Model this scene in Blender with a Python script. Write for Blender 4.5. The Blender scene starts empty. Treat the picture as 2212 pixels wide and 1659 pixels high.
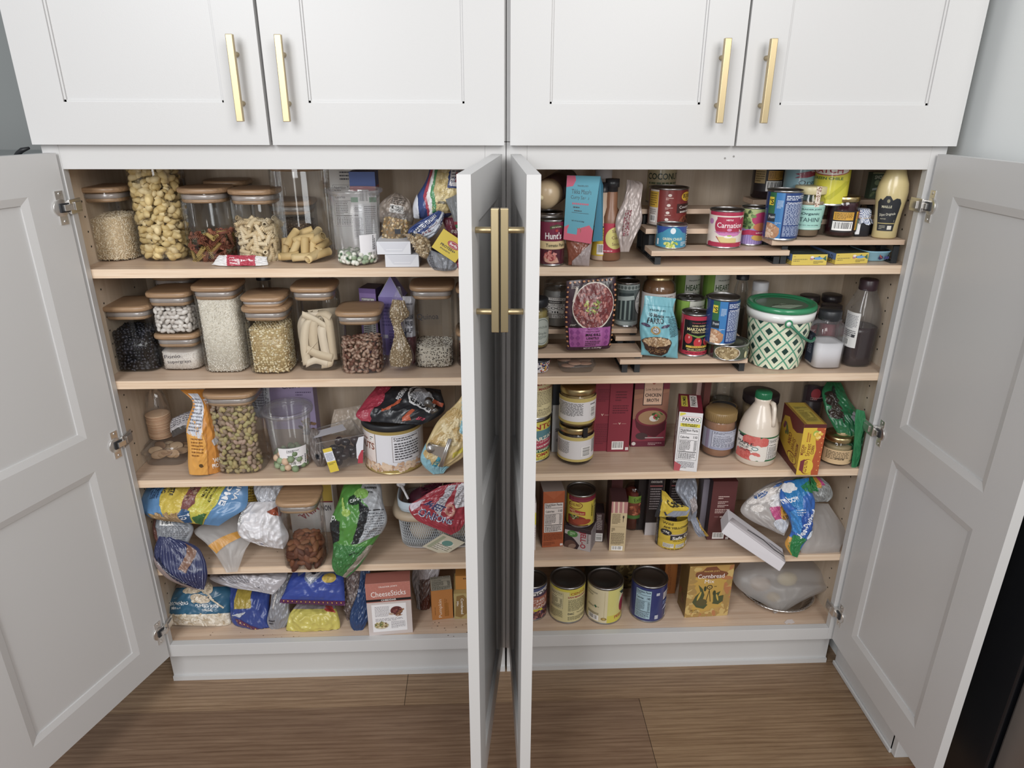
import bpy, math, random
import numpy as np
from mathutils import Vector, Matrix, noise as mnoise
random.seed(7)
scn = bpy.context.scene
COL = scn.collection

# ------------------------------------------------------------------ camera
CAM = np.array([-0.0501, -1.4855, 1.4711])
FPX, PITCH, YAW, ROLL = 1511.16, 0.37940, 0.0431, 0.0042
def _axes():
    cy, sy = math.cos(YAW), math.sin(YAW)
    fw = np.array([sy*math.cos(PITCH), cy*math.cos(PITCH), -math.sin(PITCH)])
    ri = np.array([cy, -sy, 0.0]); up = np.cross(ri, fw)
    return math.cos(ROLL)*ri+math.sin(ROLL)*up, -math.sin(ROLL)*ri+math.cos(ROLL)*up, fw
RI, UP, FW = _axes()
cd = bpy.data.cameras.new('camera'); cam = bpy.data.objects.new('camera', cd); COL.objects.link(cam)
cd.sensor_width = 36.0; cd.lens = FPX/2212*36.0; cd.clip_start = 0.02
cam.matrix_world = Matrix(((RI[0], UP[0], -FW[0], CAM[0]), (RI[1], UP[1], -FW[1], CAM[1]), (RI[2], UP[2], -FW[2], CAM[2]), (0, 0, 0, 1)))
scn.camera = cam

# ------------------------------------------------------------------ light
scn.view_settings.view_transform = 'Standard'; scn.view_settings.look = 'None'
scn.view_settings.gamma = 1.0; scn.view_settings.exposure = 0.27
scn.view_settings.use_curve_mapping = False
scn.cycles.transparent_max_bounces = 40
scn.cycles.max_bounces = 10
scn.cycles.sample_clamp_indirect = 4.0
w = bpy.data.worlds.new('world'); scn.world = w; w.use_nodes = True
nt = w.node_tree; bg = nt.nodes['Background']
bg.inputs[0].default_value = (0.93, 0.96, 1.0, 1); bg.inputs[1].default_value = 0.31
def area(name, loc, look, sx, sy, power, col=(1, 1, 1)):
    l = bpy.data.lights.new(name, 'AREA'); l.shape = 'RECTANGLE'; l.size = sx; l.size_y = sy
    l.energy = power; l.color = col
    o = bpy.data.objects.new(name, l); COL.objects.link(o); o.location = loc
    o.rotation_euler = (Vector(look)-Vector(loc)).to_track_quat('-Z', 'Y').to_euler(); return o
area('added_high_light_left', (-1.1, -2.3, 2.35), (-.3, 0, 1.2), 0.9, 1.3, 31, (0.97, 0.985, 1.0))  # added light set high so brightness falls off downward; no known window
area('added_high_light_right', (0.9, -2.4, 2.4), (.3, 0, 1.2), 1.1, 1.2, 29, (1.0, 0.985, 0.96))  # second added high light, slightly warm, for the same falloff; not a window
area('window_light_back', (-1.0, -3.0, 1.42), (-.4, 0, 1.25), 0.42, 0.95, 8, (0.97, 0.985, 1.0))
area('window_light_far', (0.55, -3.2, 1.5), (.4, 0, 1.25), 0.4, 0.8, 6, (1.0, 0.99, 0.97))

# ------------------------------------------------------------------ placing
def ray(px, py): return (px-1106)/FPX*RI + (829.5-py)/FPX*UP + FW
def at(px, py, ax, val):
    d = ray(px, py); return CAM + d*(val-CAM[ax])/d[ax]

# ------------------------------------------------------------------ materials
def lin(c):
    if isinstance(c, str):
        c = c.lstrip('#')
        if len(c) == 3: c = ''.join(q*2 for q in c)
        c = [int(c[i:i+2], 16)/255 for i in (0, 2, 4)]; g_ = sum(c)/3; c = [x*.9+g_*.1 for x in c]
    return tuple(((x/12.92) if x <= .04045 else ((x+.055)/1.055)**2.4) for x in c[:3])
def newmat(name):
    m = bpy.data.materials.new(name); m.use_nodes = True
    return m, m.node_tree, m.node_tree.nodes['Principled BSDF']
def mat(name, col, rough=.5, metal=0, spec=.5, coat=0, bump=0, bscale=60, var=0):
    m, t, b = newmat(name)
    b.inputs['Base Color'].default_value = (*lin(col), 1); b.inputs['Roughness'].default_value = rough
    b.inputs['Metallic'].default_value = metal; b.inputs['Specular IOR Level'].default_value = spec
    b.inputs['Coat Weight'].default_value = coat
    if bump:
        n = t.nodes.new('ShaderNodeTexNoise'); n.inputs['Scale'].default_value = bscale
        tc = t.nodes.new('ShaderNodeTexCoord'); t.links.new(tc.outputs['Object'], n.inputs['Vector'])
        k = t.nodes.new('ShaderNodeBump'); k.inputs['Strength'].default_value = bump; k.inputs['Distance'].default_value = .002
        t.links.new(n.outputs['Fac'], k.inputs['Height']); t.links.new(k.outputs['Normal'], b.inputs['Normal'])
    return m
def printmat(name, rough, spec=.5, coat=0, metal=0, bump=0, bscale=90):
    m = mat(name, '#ffffff', rough, metal, spec, coat, bump, bscale)
    t = m.node_tree; a = t.nodes.new('ShaderNodeAttribute'); a.attribute_name = 'Col'
    t.links.new(a.outputs['Color'], t.nodes['Principled BSDF'].inputs['Base Color'])
    return m
def thin(name, tint=(1, 1, 1), base=.06, milk=.0, rough=.03, milkcol=(.9, .9, .92), f=.9):
    """thin clear wall: lets light straight through, reflects by Fresnel, a little milkiness"""
    m = bpy.data.materials.new(name); m.use_nodes = True; t = m.node_tree; t.nodes.clear()
    o = t.nodes.new('ShaderNodeOutputMaterial'); tr = t.nodes.new('ShaderNodeBsdfTransparent'); tr.inputs[0].default_value = (*tint, 1)
    g = t.nodes.new('ShaderNodeBsdfGlossy'); g.inputs['Roughness'].default_value = rough
    fr = t.nodes.new('ShaderNodeLayerWeight'); fr.inputs['Blend'].default_value = .35
    ma = t.nodes.new('ShaderNodeMath'); ma.operation = 'MULTIPLY_ADD'; ma.inputs[1].default_value = f*.55; ma.inputs[2].default_value = base
    t.links.new(fr.outputs['Fresnel'], ma.inputs[0]); ma.use_clamp = True
    mx = t.nodes.new('ShaderNodeMixShader'); t.links.new(ma.outputs[0], mx.inputs[0])
    last = tr.outputs[0]
    if milk:
        d = t.nodes.new('ShaderNodeBsdfDiffuse'); d.inputs[0].default_value = (*milkcol, 1)
        tl = t.nodes.new('ShaderNodeBsdfTranslucent'); tl.inputs[0].default_value = (*milkcol, 1)
        m1 = t.nodes.new('ShaderNodeMixShader'); m1.inputs[0].default_value = .5
        t.links.new(d.outputs[0], m1.inputs[1]); t.links.new(tl.outputs[0], m1.inputs[2])
        m2 = t.nodes.new('ShaderNodeMixShader'); m2.inputs[0].default_value = milk
        t.links.new(last, m2.inputs[1]); t.links.new(m1.outputs[0], m2.inputs[2]); last = m2.outputs[0]
    t.links.new(last, mx.inputs[1]); t.links.new(g.outputs[0], mx.inputs[2]); t.links.new(mx.outputs[0], o.inputs[0])
    return m
def wood(name, c1, c2, scale=(1.2, 14, 14), rough=.42, amount=1.0, attr=False):
    m, t, b = newmat(name); b.inputs['Roughness'].default_value = rough
    tc = t.nodes.new('ShaderNodeTexCoord'); mp = t.nodes.new('ShaderNodeMapping'); mp.inputs['Scale'].default_value = scale
    t.links.new(tc.outputs['Object'], mp.inputs[0])
    n = t.nodes.new('ShaderNodeTexNoise'); n.inputs['Scale'].default_value = 3.2; n.inputs['Detail'].default_value = 8; n.inputs['Distortion'].default_value = .6
    n2 = t.nodes.new('ShaderNodeTexNoise'); n2.inputs['Scale'].default_value = 22; n2.inputs['Detail'].default_value = 3
    t.links.new(mp.outputs[0], n.inputs['Vector']); t.links.new(mp.outputs[0], n2.inputs['Vector'])
    ad = t.nodes.new('ShaderNodeMath'); ad.operation = 'MULTIPLY_ADD'; ad.inputs[1].default_value = .35
    t.links.new(n2.outputs['Fac'], ad.inputs[0]); t.links.new(n.outputs['Fac'], ad.inputs[2])
    r = t.nodes.new('ShaderNodeValToRGB'); r.color_ramp.elements[0].position = .45; r.color_ramp.elements[1].position = .85
    r.color_ramp.elements[0].color = (*lin(c1), 1); r.color_ramp.elements[1].color = (*lin(c2), 1)
    t.links.new(ad.outputs[0], r.inputs[0])
    out = r.outputs[0]
    if attr:
        a = t.nodes.new('ShaderNodeAttribute'); a.attribute_name = 'Col'
        mu = t.nodes.new('ShaderNodeMix'); mu.data_type = 'RGBA'; mu.blend_type = 'MULTIPLY'; mu.inputs[0].default_value = 1
        t.links.new(out, mu.inputs[6]); t.links.new(a.outputs['Color'], mu.inputs[7]); out = mu.outputs[2]
        # ring-like grain figure
        wv = t.nodes.new('ShaderNodeTexWave'); wv.wave_type = 'BANDS'; wv.bands_direction = 'Y'
        wv.inputs['Scale'].default_value = 1.1; wv.inputs['Distortion'].default_value = 6; wv.inputs['Detail'].default_value = 4; wv.inputs['Detail Scale'].default_value = 1.2
        mp2 = t.nodes.new('ShaderNodeMapping'); mp2.inputs['Scale'].default_value = (1.6, 24, 24)
        t.links.new(tc.outputs['Object'], mp2.inputs[0]); t.links.new(mp2.outputs[0], wv.inputs['Vector'])
        r2 = t.nodes.new('ShaderNodeValToRGB'); r2.color_ramp.elements[0].position = .0; r2.color_ramp.elements[1].position = .42
        r2.color_ramp.elements[0].color = (.62, .56, .5, 1); r2.color_ramp.elements[1].color = (1, 1, 1, 1)
        t.links.new(wv.outputs['Fac'], r2.inputs[0])
        m3 = t.nodes.new('ShaderNodeMix'); m3.data_type = 'RGBA'; m3.blend_type = 'MULTIPLY'; m3.inputs[0].default_value = .55
        t.links.new(out, m3.inputs[6]); t.links.new(r2.outputs[0], m3.inputs[7]); out = m3.outputs[2]
    t.links.new(out, b.inputs['Base Color'])
    return m
M = {}
M['paint'] = mat('white_cabinet_paint', '#cbcac9', .38, bump=.04, bscale=500)
M['wall'] = mat('white_wall_paint', '#e9eceb', .6)
M['greywall'] = mat('grey_wall_paint', '#9a9e9d', .6)
M['maple'] = wood('maple_plywood', '#d9c0a8', '#c6a88e', (1.0, 26, 26), .4)
M['mapleback'] = wood('maple_back', '#d8c6b0', '#c9b49a', (14, 14, .8), .5)
M['edge'] = wood('maple_edge', '#ecd5bb', '#dabb9b', (1.5, 60, 60), .45)
M['bamboo'] = wood('bamboo_lid', '#b5926f', '#957658', (3, 60, 60), .38)
M['floor'] = wood('oak_floor', '#a48b71', '#866c55', (1.6, 34, 34), .38, attr=True)
M['dark'] = mat('dark_gap', '#17120f', .8)
M['brass'] = mat('brushed_brass', '#bfac84', .38, 1.0)
M['nickel'] = mat('nickel', '#dddad6', .3, .9)
M['blackplastic'] = mat('black_plastic', '#26282c', .4)
M['blackmetal'] = mat('black_powder_coat', '#2b2e31', .45)
M['tin'] = mat('tin', '#b5b5b6', .3, 1.0)
M['tindark'] = mat('can_end', '#8d8b8a', .38, 1.0)
M['gold'] = mat('gold_lid', '#c9b483', .3, 1.0)
M['paper'] = printmat('printed_paper', .5)
M['gloss'] = printmat('printed_gloss', .28, coat=.3)
M['plastic'] = printmat('coloured_plastic', .35)
M['film'] = printmat('printed_film', .3, spec=.5, coat=.15, bump=.10, bscale=40)
M['foil'] = printmat('silver_film', .34, spec=.5, metal=.15, bump=.12, bscale=40)
M['food'] = printmat('dry_food', .55, spec=.35)
M['shiny'] = printmat('shiny_food', .25, spec=.5)
M['glass'] = thin('clear_glass', (.985, .99, .99), .035)
M['seal'] = thin('silicone_seal', (1, 1, 1), .08, .55, .2, (.86, .86, .88))
M['tub'] = thin('tub_plastic', (.96, .965, .97), .04, .15, .12, f=.7)
M['pet'] = thin('clear_plastic', (.975, .98, .985), .03, .06, .08, f=.6)
M['wrap'] = thin('clear_wrap', (.985, .985, .985), .04, .04, .08, (.85, .85, .86), f=.6)
M['cloud'] = thin('frosted_plastic', (.93, .92, .91), .02, .42, .35, (.84, .82, .81), f=.35)
M['cloth'] = printmat('cloth', .85, spec=.1)
M['black_appliance'] = mat('black_appliance', '#131418', .35)
M['steel_appliance'] = mat('dark_steel', '#8d857f', .35, .7)

# ------------------------------------------------------------------ mesh builder
class MB:
    def __init__(s): s.v = []; s.f = []; s.m = []; s.c = []; s.n = 0; s.sm = []
    def add(s, V, F, mi=0, col=(1, 1, 1), smooth=False):
        V = np.asarray(V, float).reshape(-1, 3); b = s.n
        s.v.append(V); s.n += len(V)
        c = np.asarray(col, float)
        s.c.append(np.tile(c, (len(V), 1)) if c.ndim == 1 else c)
        s.f += [tuple(int(i)+b for i in f) for f in F]; s.m += [mi]*len(F); s.sm += [smooth]*len(F)
        return b
    def box(s, x0, x1, y0, y1, z0, z1, mi=0, col=(1, 1, 1), yaw=0, about=None):
        V = np.array([(x, y, z) for z in (z0, z1) for y in (y0, y1) for x in (x0, x1)], float)
        if yaw:
            a = np.array(about if about is not None else ((x0+x1)/2, (y0+y1)/2)); c_, s_ = math.cos(yaw), math.sin(yaw)
            d = V[:, :2]-a; V[:, 0] = a[0]+d[:, 0]*c_-d[:, 1]*s_; V[:, 1] = a[1]+d[:, 0]*s_+d[:, 1]*c_
        s.add(V, [(0, 1, 5, 4), (1, 3, 7, 5), (3, 2, 6, 7), (2, 0, 4, 6), (4, 5, 7, 6), (0, 2, 3, 1)], mi, col)
    def hexa(s, P, mi=0, col=(1, 1, 1)):   # 8 points: bottom 0-3 ccw, top 4-7
        s.add(P, [(0, 1, 5, 4), (1, 2, 6, 5), (2, 3, 7, 6), (3, 0, 4, 7), (4, 5, 6, 7), (3, 2, 1, 0)], mi, col)
    def lathe(s, prof, c, n=40, mi=0, col=(1, 1, 1), ex=2.0, sy=1.0, cap0=False, cap1=False, smooth=True):
        """prof: list of (r, z); ex superellipse exponent"""
        a = np.linspace(0, 2*np.pi, n, endpoint=False); ca, sa = np.cos(a), np.sin(a)
        q_ = (np.abs(ca)**ex+np.abs(sa)**ex)**(-1/ex); ux = ca*q_; uy = sa*q_
        V = np.concatenate([np.stack([c[0]+r*ux, c[1]+r*sy*uy, np.full(n, c[2]+z)], 1) for r, z in prof])
        F = []
        for k in range(len(prof)-1):
            for i in range(n):
                j = (i+1) % n; F.append((k*n+i, k*n+j, (k+1)*n+j, (k+1)*n+i))
        b = s.add(V, F, mi, col, smooth)
        if cap0: s.f.append(tuple(b+i for i in range(n-1, -1, -1))); s.m.append(mi); s.sm.append(False)
        if cap1: s.f.append(tuple(b+(len(prof)-1)*n+i for i in range(n))); s.m.append(mi); s.sm.append(False)
    def tube(s, P, r, n=8, mi=0, col=(1, 1, 1), closed=False, flat=1.0):
        P = [Vector(p) for p in P]; k = len(P); V = []; F = []
        upv = Vector((0, 0, 1))
        for i, p in enumerate(P):
            t = (P[(i+1) % k]-P[i-1]) if closed else (P[min(i+1, k-1)]-P[max(i-1, 0)])
            t.normalize(); sd = t.cross(upv)
            if sd.length < 1e-3: sd = t.cross(Vector((0, 1, 0)))
            sd.normalize(); u2 = sd.cross(t)
            rr = r[i] if isinstance(r, (list, tuple)) else r
            for q in range(n):
                a = 2*math.pi*q/n; V.append(p+sd*math.cos(a)*rr+u2*math.sin(a)*rr*flat)
        for i in range(k if closed else k-1):
            for q in range(n):
                i2 = (i+1) % k; q2 = (q+1) % n
                F.append((i*n+q, i*n+q2, i2*n+q2, i2*n+q))
        if not closed: F.append(tuple(range(n-1, -1, -1))); F.append(tuple((k-1)*n+q for q in range(n)))
        s.add([tuple(v) for v in V], F, mi, col, True)
    def grid(s, G, mi=0, col=(1, 1, 1), smooth=True, flip=False):   # G (nv,nu,3)
        nv, nu = G.shape[:2]; F = []
        for j in range(nv-1):
            for i in range(nu-1):
                q = (j*nu+i, j*nu+i+1, (j+1)*nu+i+1, (j+1)*nu+i); F.append(q[::-1] if flip else q)
        s.add(G.reshape(-1, 3), F, mi, col if np.ndim(col) < 3 else np.asarray(col).reshape(-1, 3), smooth)
    def build(s, name, mats, parent=None, loc=None, bevel=0, solid=0, weld=False):
        V = np.concatenate(s.v) if s.v else np.zeros((0, 3))
        o0 = np.array(loc if loc is not None else ((0, 0, 0) if parent is None else WL[parent.name]))
        V = V-o0
        me = bpy.data.meshes.new(name); me.from_pydata(V.tolist(), [], s.f)
        if not isinstance(mats, (list, tuple)): mats = [mats]
        for m in mats: me.materials.append(M[m] if isinstance(m, str) else m)
        me.polygons.foreach_set('material_index', s.m); me.polygons.foreach_set('use_smooth', s.sm)
        ca = me.color_attributes.new('Col', 'FLOAT_COLOR', 'POINT')
        C4 = np.ones((len(V), 4), np.float32); C4[:, :3] = np.concatenate(s.c)
        ca.data.foreach_set('color', C4.ravel()); me.update()
        o = bpy.data.objects.new(name, me); COL.objects.link(o)
        if parent is not None: o.parent = parent; WL[o.name] = tuple(WL[parent.name])
        else: o.location = o0; WL[o.name] = tuple(o0)
        if bevel:
            bv = o.modifiers.new('bevel', 'BEVEL'); bv.width = bevel; bv.segments = 2; bv.limit_method = 'ANGLE'; bv.angle_limit = math.radians(40)
        if solid:
            sd = o.modifiers.new('solid', 'SOLIDIFY'); sd.thickness = solid; sd.offset = 0
        return o
WL = {}
def tag(o, label=None, cat=None, group=None, kind=None):
    if label: o['label'] = label
    if cat: o['category'] = cat
    if group: o['group'] = group
    if kind: o['kind'] = kind
    return o
def empty(name, loc, label=None, cat=None, group=None):
    o = bpy.data.objects.new(name, None); COL.objects.link(o); o.location = loc; o.empty_display_size = .02
    WL[o.name] = tuple(loc); return tag(o, label, cat, group)

# ------------------------------------------------------------------ printing on surfaces
_tc = {}
def glyphs(txt, bold=False):
    k = (txt, bold)
    if k not in _tc:
        cu = bpy.data.curves.new('t', 'FONT'); cu.body = txt; cu.resolution_u = 2; cu.align_x = 'LEFT'
        if bold: cu.offset = .022
        ob = bpy.data.objects.new('t', cu); me = bpy.data.meshes.new_from_object(ob)
        V = np.array([v.co[:2] for v in me.vertices]); me.calc_loop_triangles()
        T = np.array([t.vertices[:] for t in me.loop_triangles])
        bpy.data.objects.remove(ob); bpy.data.curves.remove(cu); bpy.data.meshes.remove(me)
        if len(V): V -= V.min(0); mx = V.max(0); V /= np.where(mx > 0, mx, 1)
        _tc[k] = (V, T)
    return _tc[k]
def subdiv(V, T, lim):
    V = [tuple(x) for x in V]; out = []; st = [tuple(t) for t in T]; cache = {}
    guard = 0
    while st:
        a, b, c = st.pop(); guard += 1
        e = [(a, b, c), (b, c, a), (c, a, b)]
        L = [math.hypot((V[i][0]-V[j][0])/lim[0], (V[i][1]-V[j][1])/lim[1]) for i, j, _ in e]
        m = max(range(3), key=lambda q: L[q])
        if L[m] <= 1 or guard > 60000: out.append((a, b, c)); continue
        i, j, k = e[m]; key = (min(i, j), max(i, j))
        if key not in cache: cache[key] = len(V); V.append(((V[i][0]+V[j][0])/2, (V[i][1]+V[j][1])/2))
        n = cache[key]; st += [(i, n, k), (n, j, k)]
    return np.array(V), out
K = '#1d1d20'
class Deco:
    """prints rects, ellipses, polygons, lettering and small print onto surf(U,V,off)"""
    def __init__(s, mb, surf, W, H, mi=0, lim=None, off=.0002, step=.00004, seed=1):
        s.mb, s.surf, s.W, s.H, s.mi, s.lim, s.off, s.step = mb, surf, W, H, mi, lim, off, step
        s.rnd = random.Random(seed)
    def tri(s, V, T, col):
        V = np.clip(np.asarray(V, float), 0, 1)
        if s.lim: V, T = subdiv(V, T, s.lim)
        P = s.surf(V[:, 0], V[:, 1], s.off); s.mb.add(P, T, s.mi, lin(col)); 
    def bars(s, B, col):
        V = []; T = []
        for u0, v0, u1, v1 in B:
            k = len(V); V += [(u0, v0), (u1, v0), (u1, v1), (u0, v1)]; T += [(k, k+1, k+2), (k, k+2, k+3)]
        if V: s.tri(V, T, col); s.off += s.step
    def ell(s, u, v, ru, rv, col, rot=0, n=16):
        a = np.linspace(0, 2*np.pi, n, endpoint=False); c_, s_ = math.cos(rot), math.sin(rot)
        X = ru*s.W*np.cos(a); Y = rv*s.H*np.sin(a)
        V = [(u, v)]+[(u+(x*c_-y*s_)/s.W, v+(x*s_+y*c_)/s.H) for x, y in zip(X, Y)]
        s.tri(V, [(0, 1+i, 1+(i+1) % n) for i in range(n)], col)
    def run(s, items):
        for it in items:
            k = it[0]; a = it[1:]
            if k == 'r': s.bars([a[:4]], a[4])
            elif k == 'e': s.ell(*a[:5], *(a[5:] or (0,)), n=24); s.off += s.step
            elif k == 'p':
                P = a[0]; me = __import__('mathutils').geometry.tessellate_polygon([[Vector((x, y, 0)) for x, y in P]])
                s.tri(P, me, a[1]); s.off += s.step
            elif k == 't':   # text,u,v,w,h,col,[rot deg],[bold]
                txt, u, v, w_, h_, col = a[:6]; rot = math.radians(a[6]) if len(a) > 6 else 0; bold = a[7] if len(a) > 7 else True
                V, T = glyphs(txt, bold)
                if not len(V): continue
                # w_,h_ in face units along the text's own axes measured in W and H
                if abs(math.sin(rot)) > .7: X = (V[:, 0]-.5)*w_*s.H; Y = (V[:, 1]-.5)*h_*s.W
                else: X = (V[:, 0]-.5)*w_*s.W; Y = (V[:, 1]-.5)*h_*s.H
                c_, s_ = math.cos(rot), math.sin(rot)
                s.tri(np.stack([u+(X*c_-Y*s_)/s.W, v+(X*s_+Y*c_)/s.H], 1), T.tolist(), col); s.off += s.step
            elif k == 'l':   # small print: u0,v0,u1,v1,n,col,[vertical]
                u0, v0, u1, v1, n, col = a[:6]; B = []; vert = len(a) > 6 and a[6]
                for i in range(n):
                    q = 0.0; end = 1 if i < n-1 else s.rnd.uniform(.4, .9)
                    while q < end-.03:
                        wl = min(s.rnd.uniform(.05, .16), end-q)
                        t0 = (i+.25)/n; t1 = (i+.72)/n
                        if vert: B.append((u0+(u1-u0)*t0, v0+(v1-v0)*q, u0+(u1-u0)*t1, v0+(v1-v0)*(q+wl)))
                        else: B.append((u0+(u1-u0)*q, v1-(v1-v0)*t1, u0+(u1-u0)*(q+wl), v1-(v1-v0)*t0))
                        q += wl+.028
                s.bars(B, col)
            elif k == 'b':   # barcode
                u0, v0, u1, v1 = a[:4]; horiz = len(a) > 4 and a[4]; s.bars([(u0, v0, u1, v1)], '#f4f2ef'); B = []; q = .08
                while q < .9:
                    wl = s.rnd.choice((.012, .02, .035))
                    if horiz: B.append((u0+(u1-u0)*.12, v0+(v1-v0)*q, u0+(u1-u0)*.88, v0+(v1-v0)*(q+wl)))
                    else: B.append((u0+(u1-u0)*q, v0+(v1-v0)*.2, u0+(u1-u0)*(q+wl), v0+(v1-v0)*.92))
                    q += wl+s.rnd.choice((.015, .025, .04))
                s.bars(B, K)
            elif k == 'n':   # nutrition panel u0,v0,u1,v1,[calories],[bg],[ink]
                u0, v0, u1, v1 = a[:4]; cal = a[4] if len(a) > 4 else ''; bgc = a[5] if len(a) > 5 else '#f1efec'; ink = a[6] if len(a) > 6 else K
                du, dv = u1-u0, v1-v0
                s.bars([(u0, v0, u1, v1)], bgc)
                X = lambda q: u0+du*q
                Y = lambda q: v0+dv*q
                s.bars([(X(.04), Y(.815), X(.96), Y(.828)), (X(.04), Y(.62), X(.96), Y(.63)), (X(.04), Y(.24), X(.96), Y(.262)),
                        (X(.0), Y(.0), X(.012), Y(1)), (X(.988), Y(0), X(1), Y(1)), (X(0), Y(.992), X(1), Y(1)), (X(0), Y(0), X(1), Y(.008))], ink)
                s.run([('t', 'Nutrition Facts', X(.5), Y(.935), du*.88, dv*.075, ink)])
                s.run([('l', X(.05), Y(.845), X(.8), Y(.895), 1, ink), ('t', 'Calories', X(.3), Y(.715), du*.46, dv*.07, ink)])
                if cal: s.run([('t', cal, X(.84), Y(.725), du*.2, dv*.085, ink)])
                s.run([('l', X(.06), Y(.28), X(.62), Y(.61), 8, ink), ('l', X(.8), Y(.28), X(.94), Y(.61), 8, ink), ('l', X(.06), Y(.03), X(.92), Y(.22), 5, ink)])
            elif k == 's':   # scatter of pieces: u,v,ru,rv,n,size_m,cols,[aspect]
                u, v, ru, rv, n, sz, cols = a[:7]; asp = a[7] if len(a) > 7 else .7
                for i in range(n):
                    rr = math.sqrt(s.rnd.random()); an = s.rnd.uniform(0, 6.283); z = sz*s.rnd.uniform(.7, 1.25)
                    s.ell(u+rr*ru*math.cos(an), v+rr*rv*math.sin(an), z/2/s.W, z/2/s.H*asp, s.rnd.choice(cols), s.rnd.uniform(0, 3.14), 9); s.off += s.step*.12
            elif k == 'S':   # scatter in a rectangle
                u0, v0, u1, v1, n, sz, cols = a[:7]; asp = a[7] if len(a) > 7 else .7
                for i in range(n):
                    z = sz*s.rnd.uniform(.7, 1.25)
                    s.ell(s.rnd.uniform(u0, u1), s.rnd.uniform(v0, v1), z/2/s.W, z/2/s.H*asp, s.rnd.choice(cols), s.rnd.uniform(0, 3.14), 9); s.off += s.step*.12
def plane_surf(P0, U, V):
    P0, U, V = map(lambda q: np.array(q, float), (P0, U, V)); N = np.cross(U, V); N /= np.linalg.norm(N)
    return lambda u, v, off: P0+np.outer(u, U)+np.outer(v, V)+N*off
def cyl_surf(c, r, z0, z1, a0, a1, r1=None, ex=2.0, sy=1.0):
    """u runs left to right across the front as seen from the camera side"""
    r1 = r if r1 is None else r1
    def f(u, v, off):
        a = np.radians(a0+(a1-a0)*np.asarray(u)); rr = (r+(r1-r)*np.asarray(v))+off
        sa, ca = np.sin(a), np.cos(a)
        if ex != 2.0: q_ = (np.abs(ca)**ex+np.abs(sa)**ex)**(-1/ex); sa = sa*q_; ca = ca*q_
        return np.stack([c[0]+rr*sa, c[1]-rr*sy*ca, z0+(z1-z0)*np.asarray(v)], 1)
    return f
# ================================================================== setting
def structure(o): o['kind'] = 'structure'; return o
mb = MB(); rf = random.Random(3)
mb.box(-3.2, 3.2, -3.4, 1.2, -.03, -.002, 1)
rows = [(-.0745, .155), (-.304, -.076), (-.534, -.3055), (-.764, -.5355), (-.994, -.7655), (-1.3, -.9955), (-1.6, -1.3015), (-2.4, -1.6015), (.1565, .5), (.5015, 1.2)]
tones = {(0, 0): (1.06, 1.0, .95), (0, 1): (.93, .86, .76), (1, 0): (.74, .67, .64), (1, 1): (.86, .8, .7)}
for ri, (y0, y1) in enumerate(rows):
    cuts = {0: [-3.2, -1.9, -.27, 1.6, 3.2], 1: [-3.2, -1.7, .3535, 1.9, 3.2]}.get(ri, [-3.2, -1.9+rf.random(), .1+rf.random(), 1.6+rf.random()*.5, 3.2])
    for k in range(len(cuts)-1):
        tn = {(0, 1): (1.0, .95, .88), (0, 2): (.9, .84, .76), (0, 0): (.9, .86, .8), (1, 1): (.7, .63, .6), (1, 2): (.86, .8, .7)}.get((ri, k), tuple(rf.uniform(.7, .95)*q for q in (1, .93, .85)))
        mb.box(cuts[k]+.0007, cuts[k+1]-.0007, y0, y1, -.004, 0, 0, tn)
structure(mb.build('floor', ['floor', 'dark']))
mb = MB(); mb.box(.956, 1.0, -.26, .9, 0, 2.6); structure(mb.build('wall_right', 'wall'))
mb = MB(); mb.box(.936, .956, -.268, .03, 0, .115); mb.box(.936, .9995, -.282, -.26, 0, .115)
mb.box(.93, .936, -.268, .03, 0, .012); structure(mb.build('baseboard_right', 'paint', bevel=.002))
mb = MB(); mb.box(-3.2, .95, .9, .95, 0, 2.6); structure(mb.build('wall_back', 'greywall'))
mb = MB(); mb.box(-3.2, 3.2, -3.45, -3.4, 0, 1.0); structure(mb.build('light_block_wall', mat('block_wall_beige', '#8f8780', .7)))  # unseen low wall added behind the camera to keep light off lower shelves
mb = MB()
mb.box(.97, 1.7, -.485, .1-.36, 0.02, 1.12, 0)
mb2 = MB(); mb2.box(.975, 1.7, -.56, -.492, .03, 1.12, 0)
t = empty('refrigerator', (1.3, -.4, 0), 'black sided refrigerator with dark steel door, at the right edge in front of the wall', 'refrigerator')
mb.build('refrigerator_body', 'black_appliance', t, bevel=.004); mb2.build('refrigerator_door', 'steel_appliance', t, bevel=.006)
# unidentified grey appliance top seen at far left; the tall body is made up
t = empty('grey_appliance', (-1.25, .42, 0), 'grey flat topped bin with small black handle at far left behind the door', 'bin')
mb = MB(); P = at(30, 322, 1, .3); mb.box(-1.62, -1.105, .3, .6, 0, 1.352); mb.build('bin_body', mat('grey_enamel', '#8f9494', .4), t, bevel=.01)
mb = MB(); q = at(40, 316, 1, .32)
mb.tube([(q[0]-.02, .33, 1.352), (q[0]-.012, .33, 1.358), (q[0], .33, 1.366), (q[0]+.018, .33, 1.371)], [.004, .006, .006, .003], mi=0); mb.build('appliance_handle', 'blackplastic', t)

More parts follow.
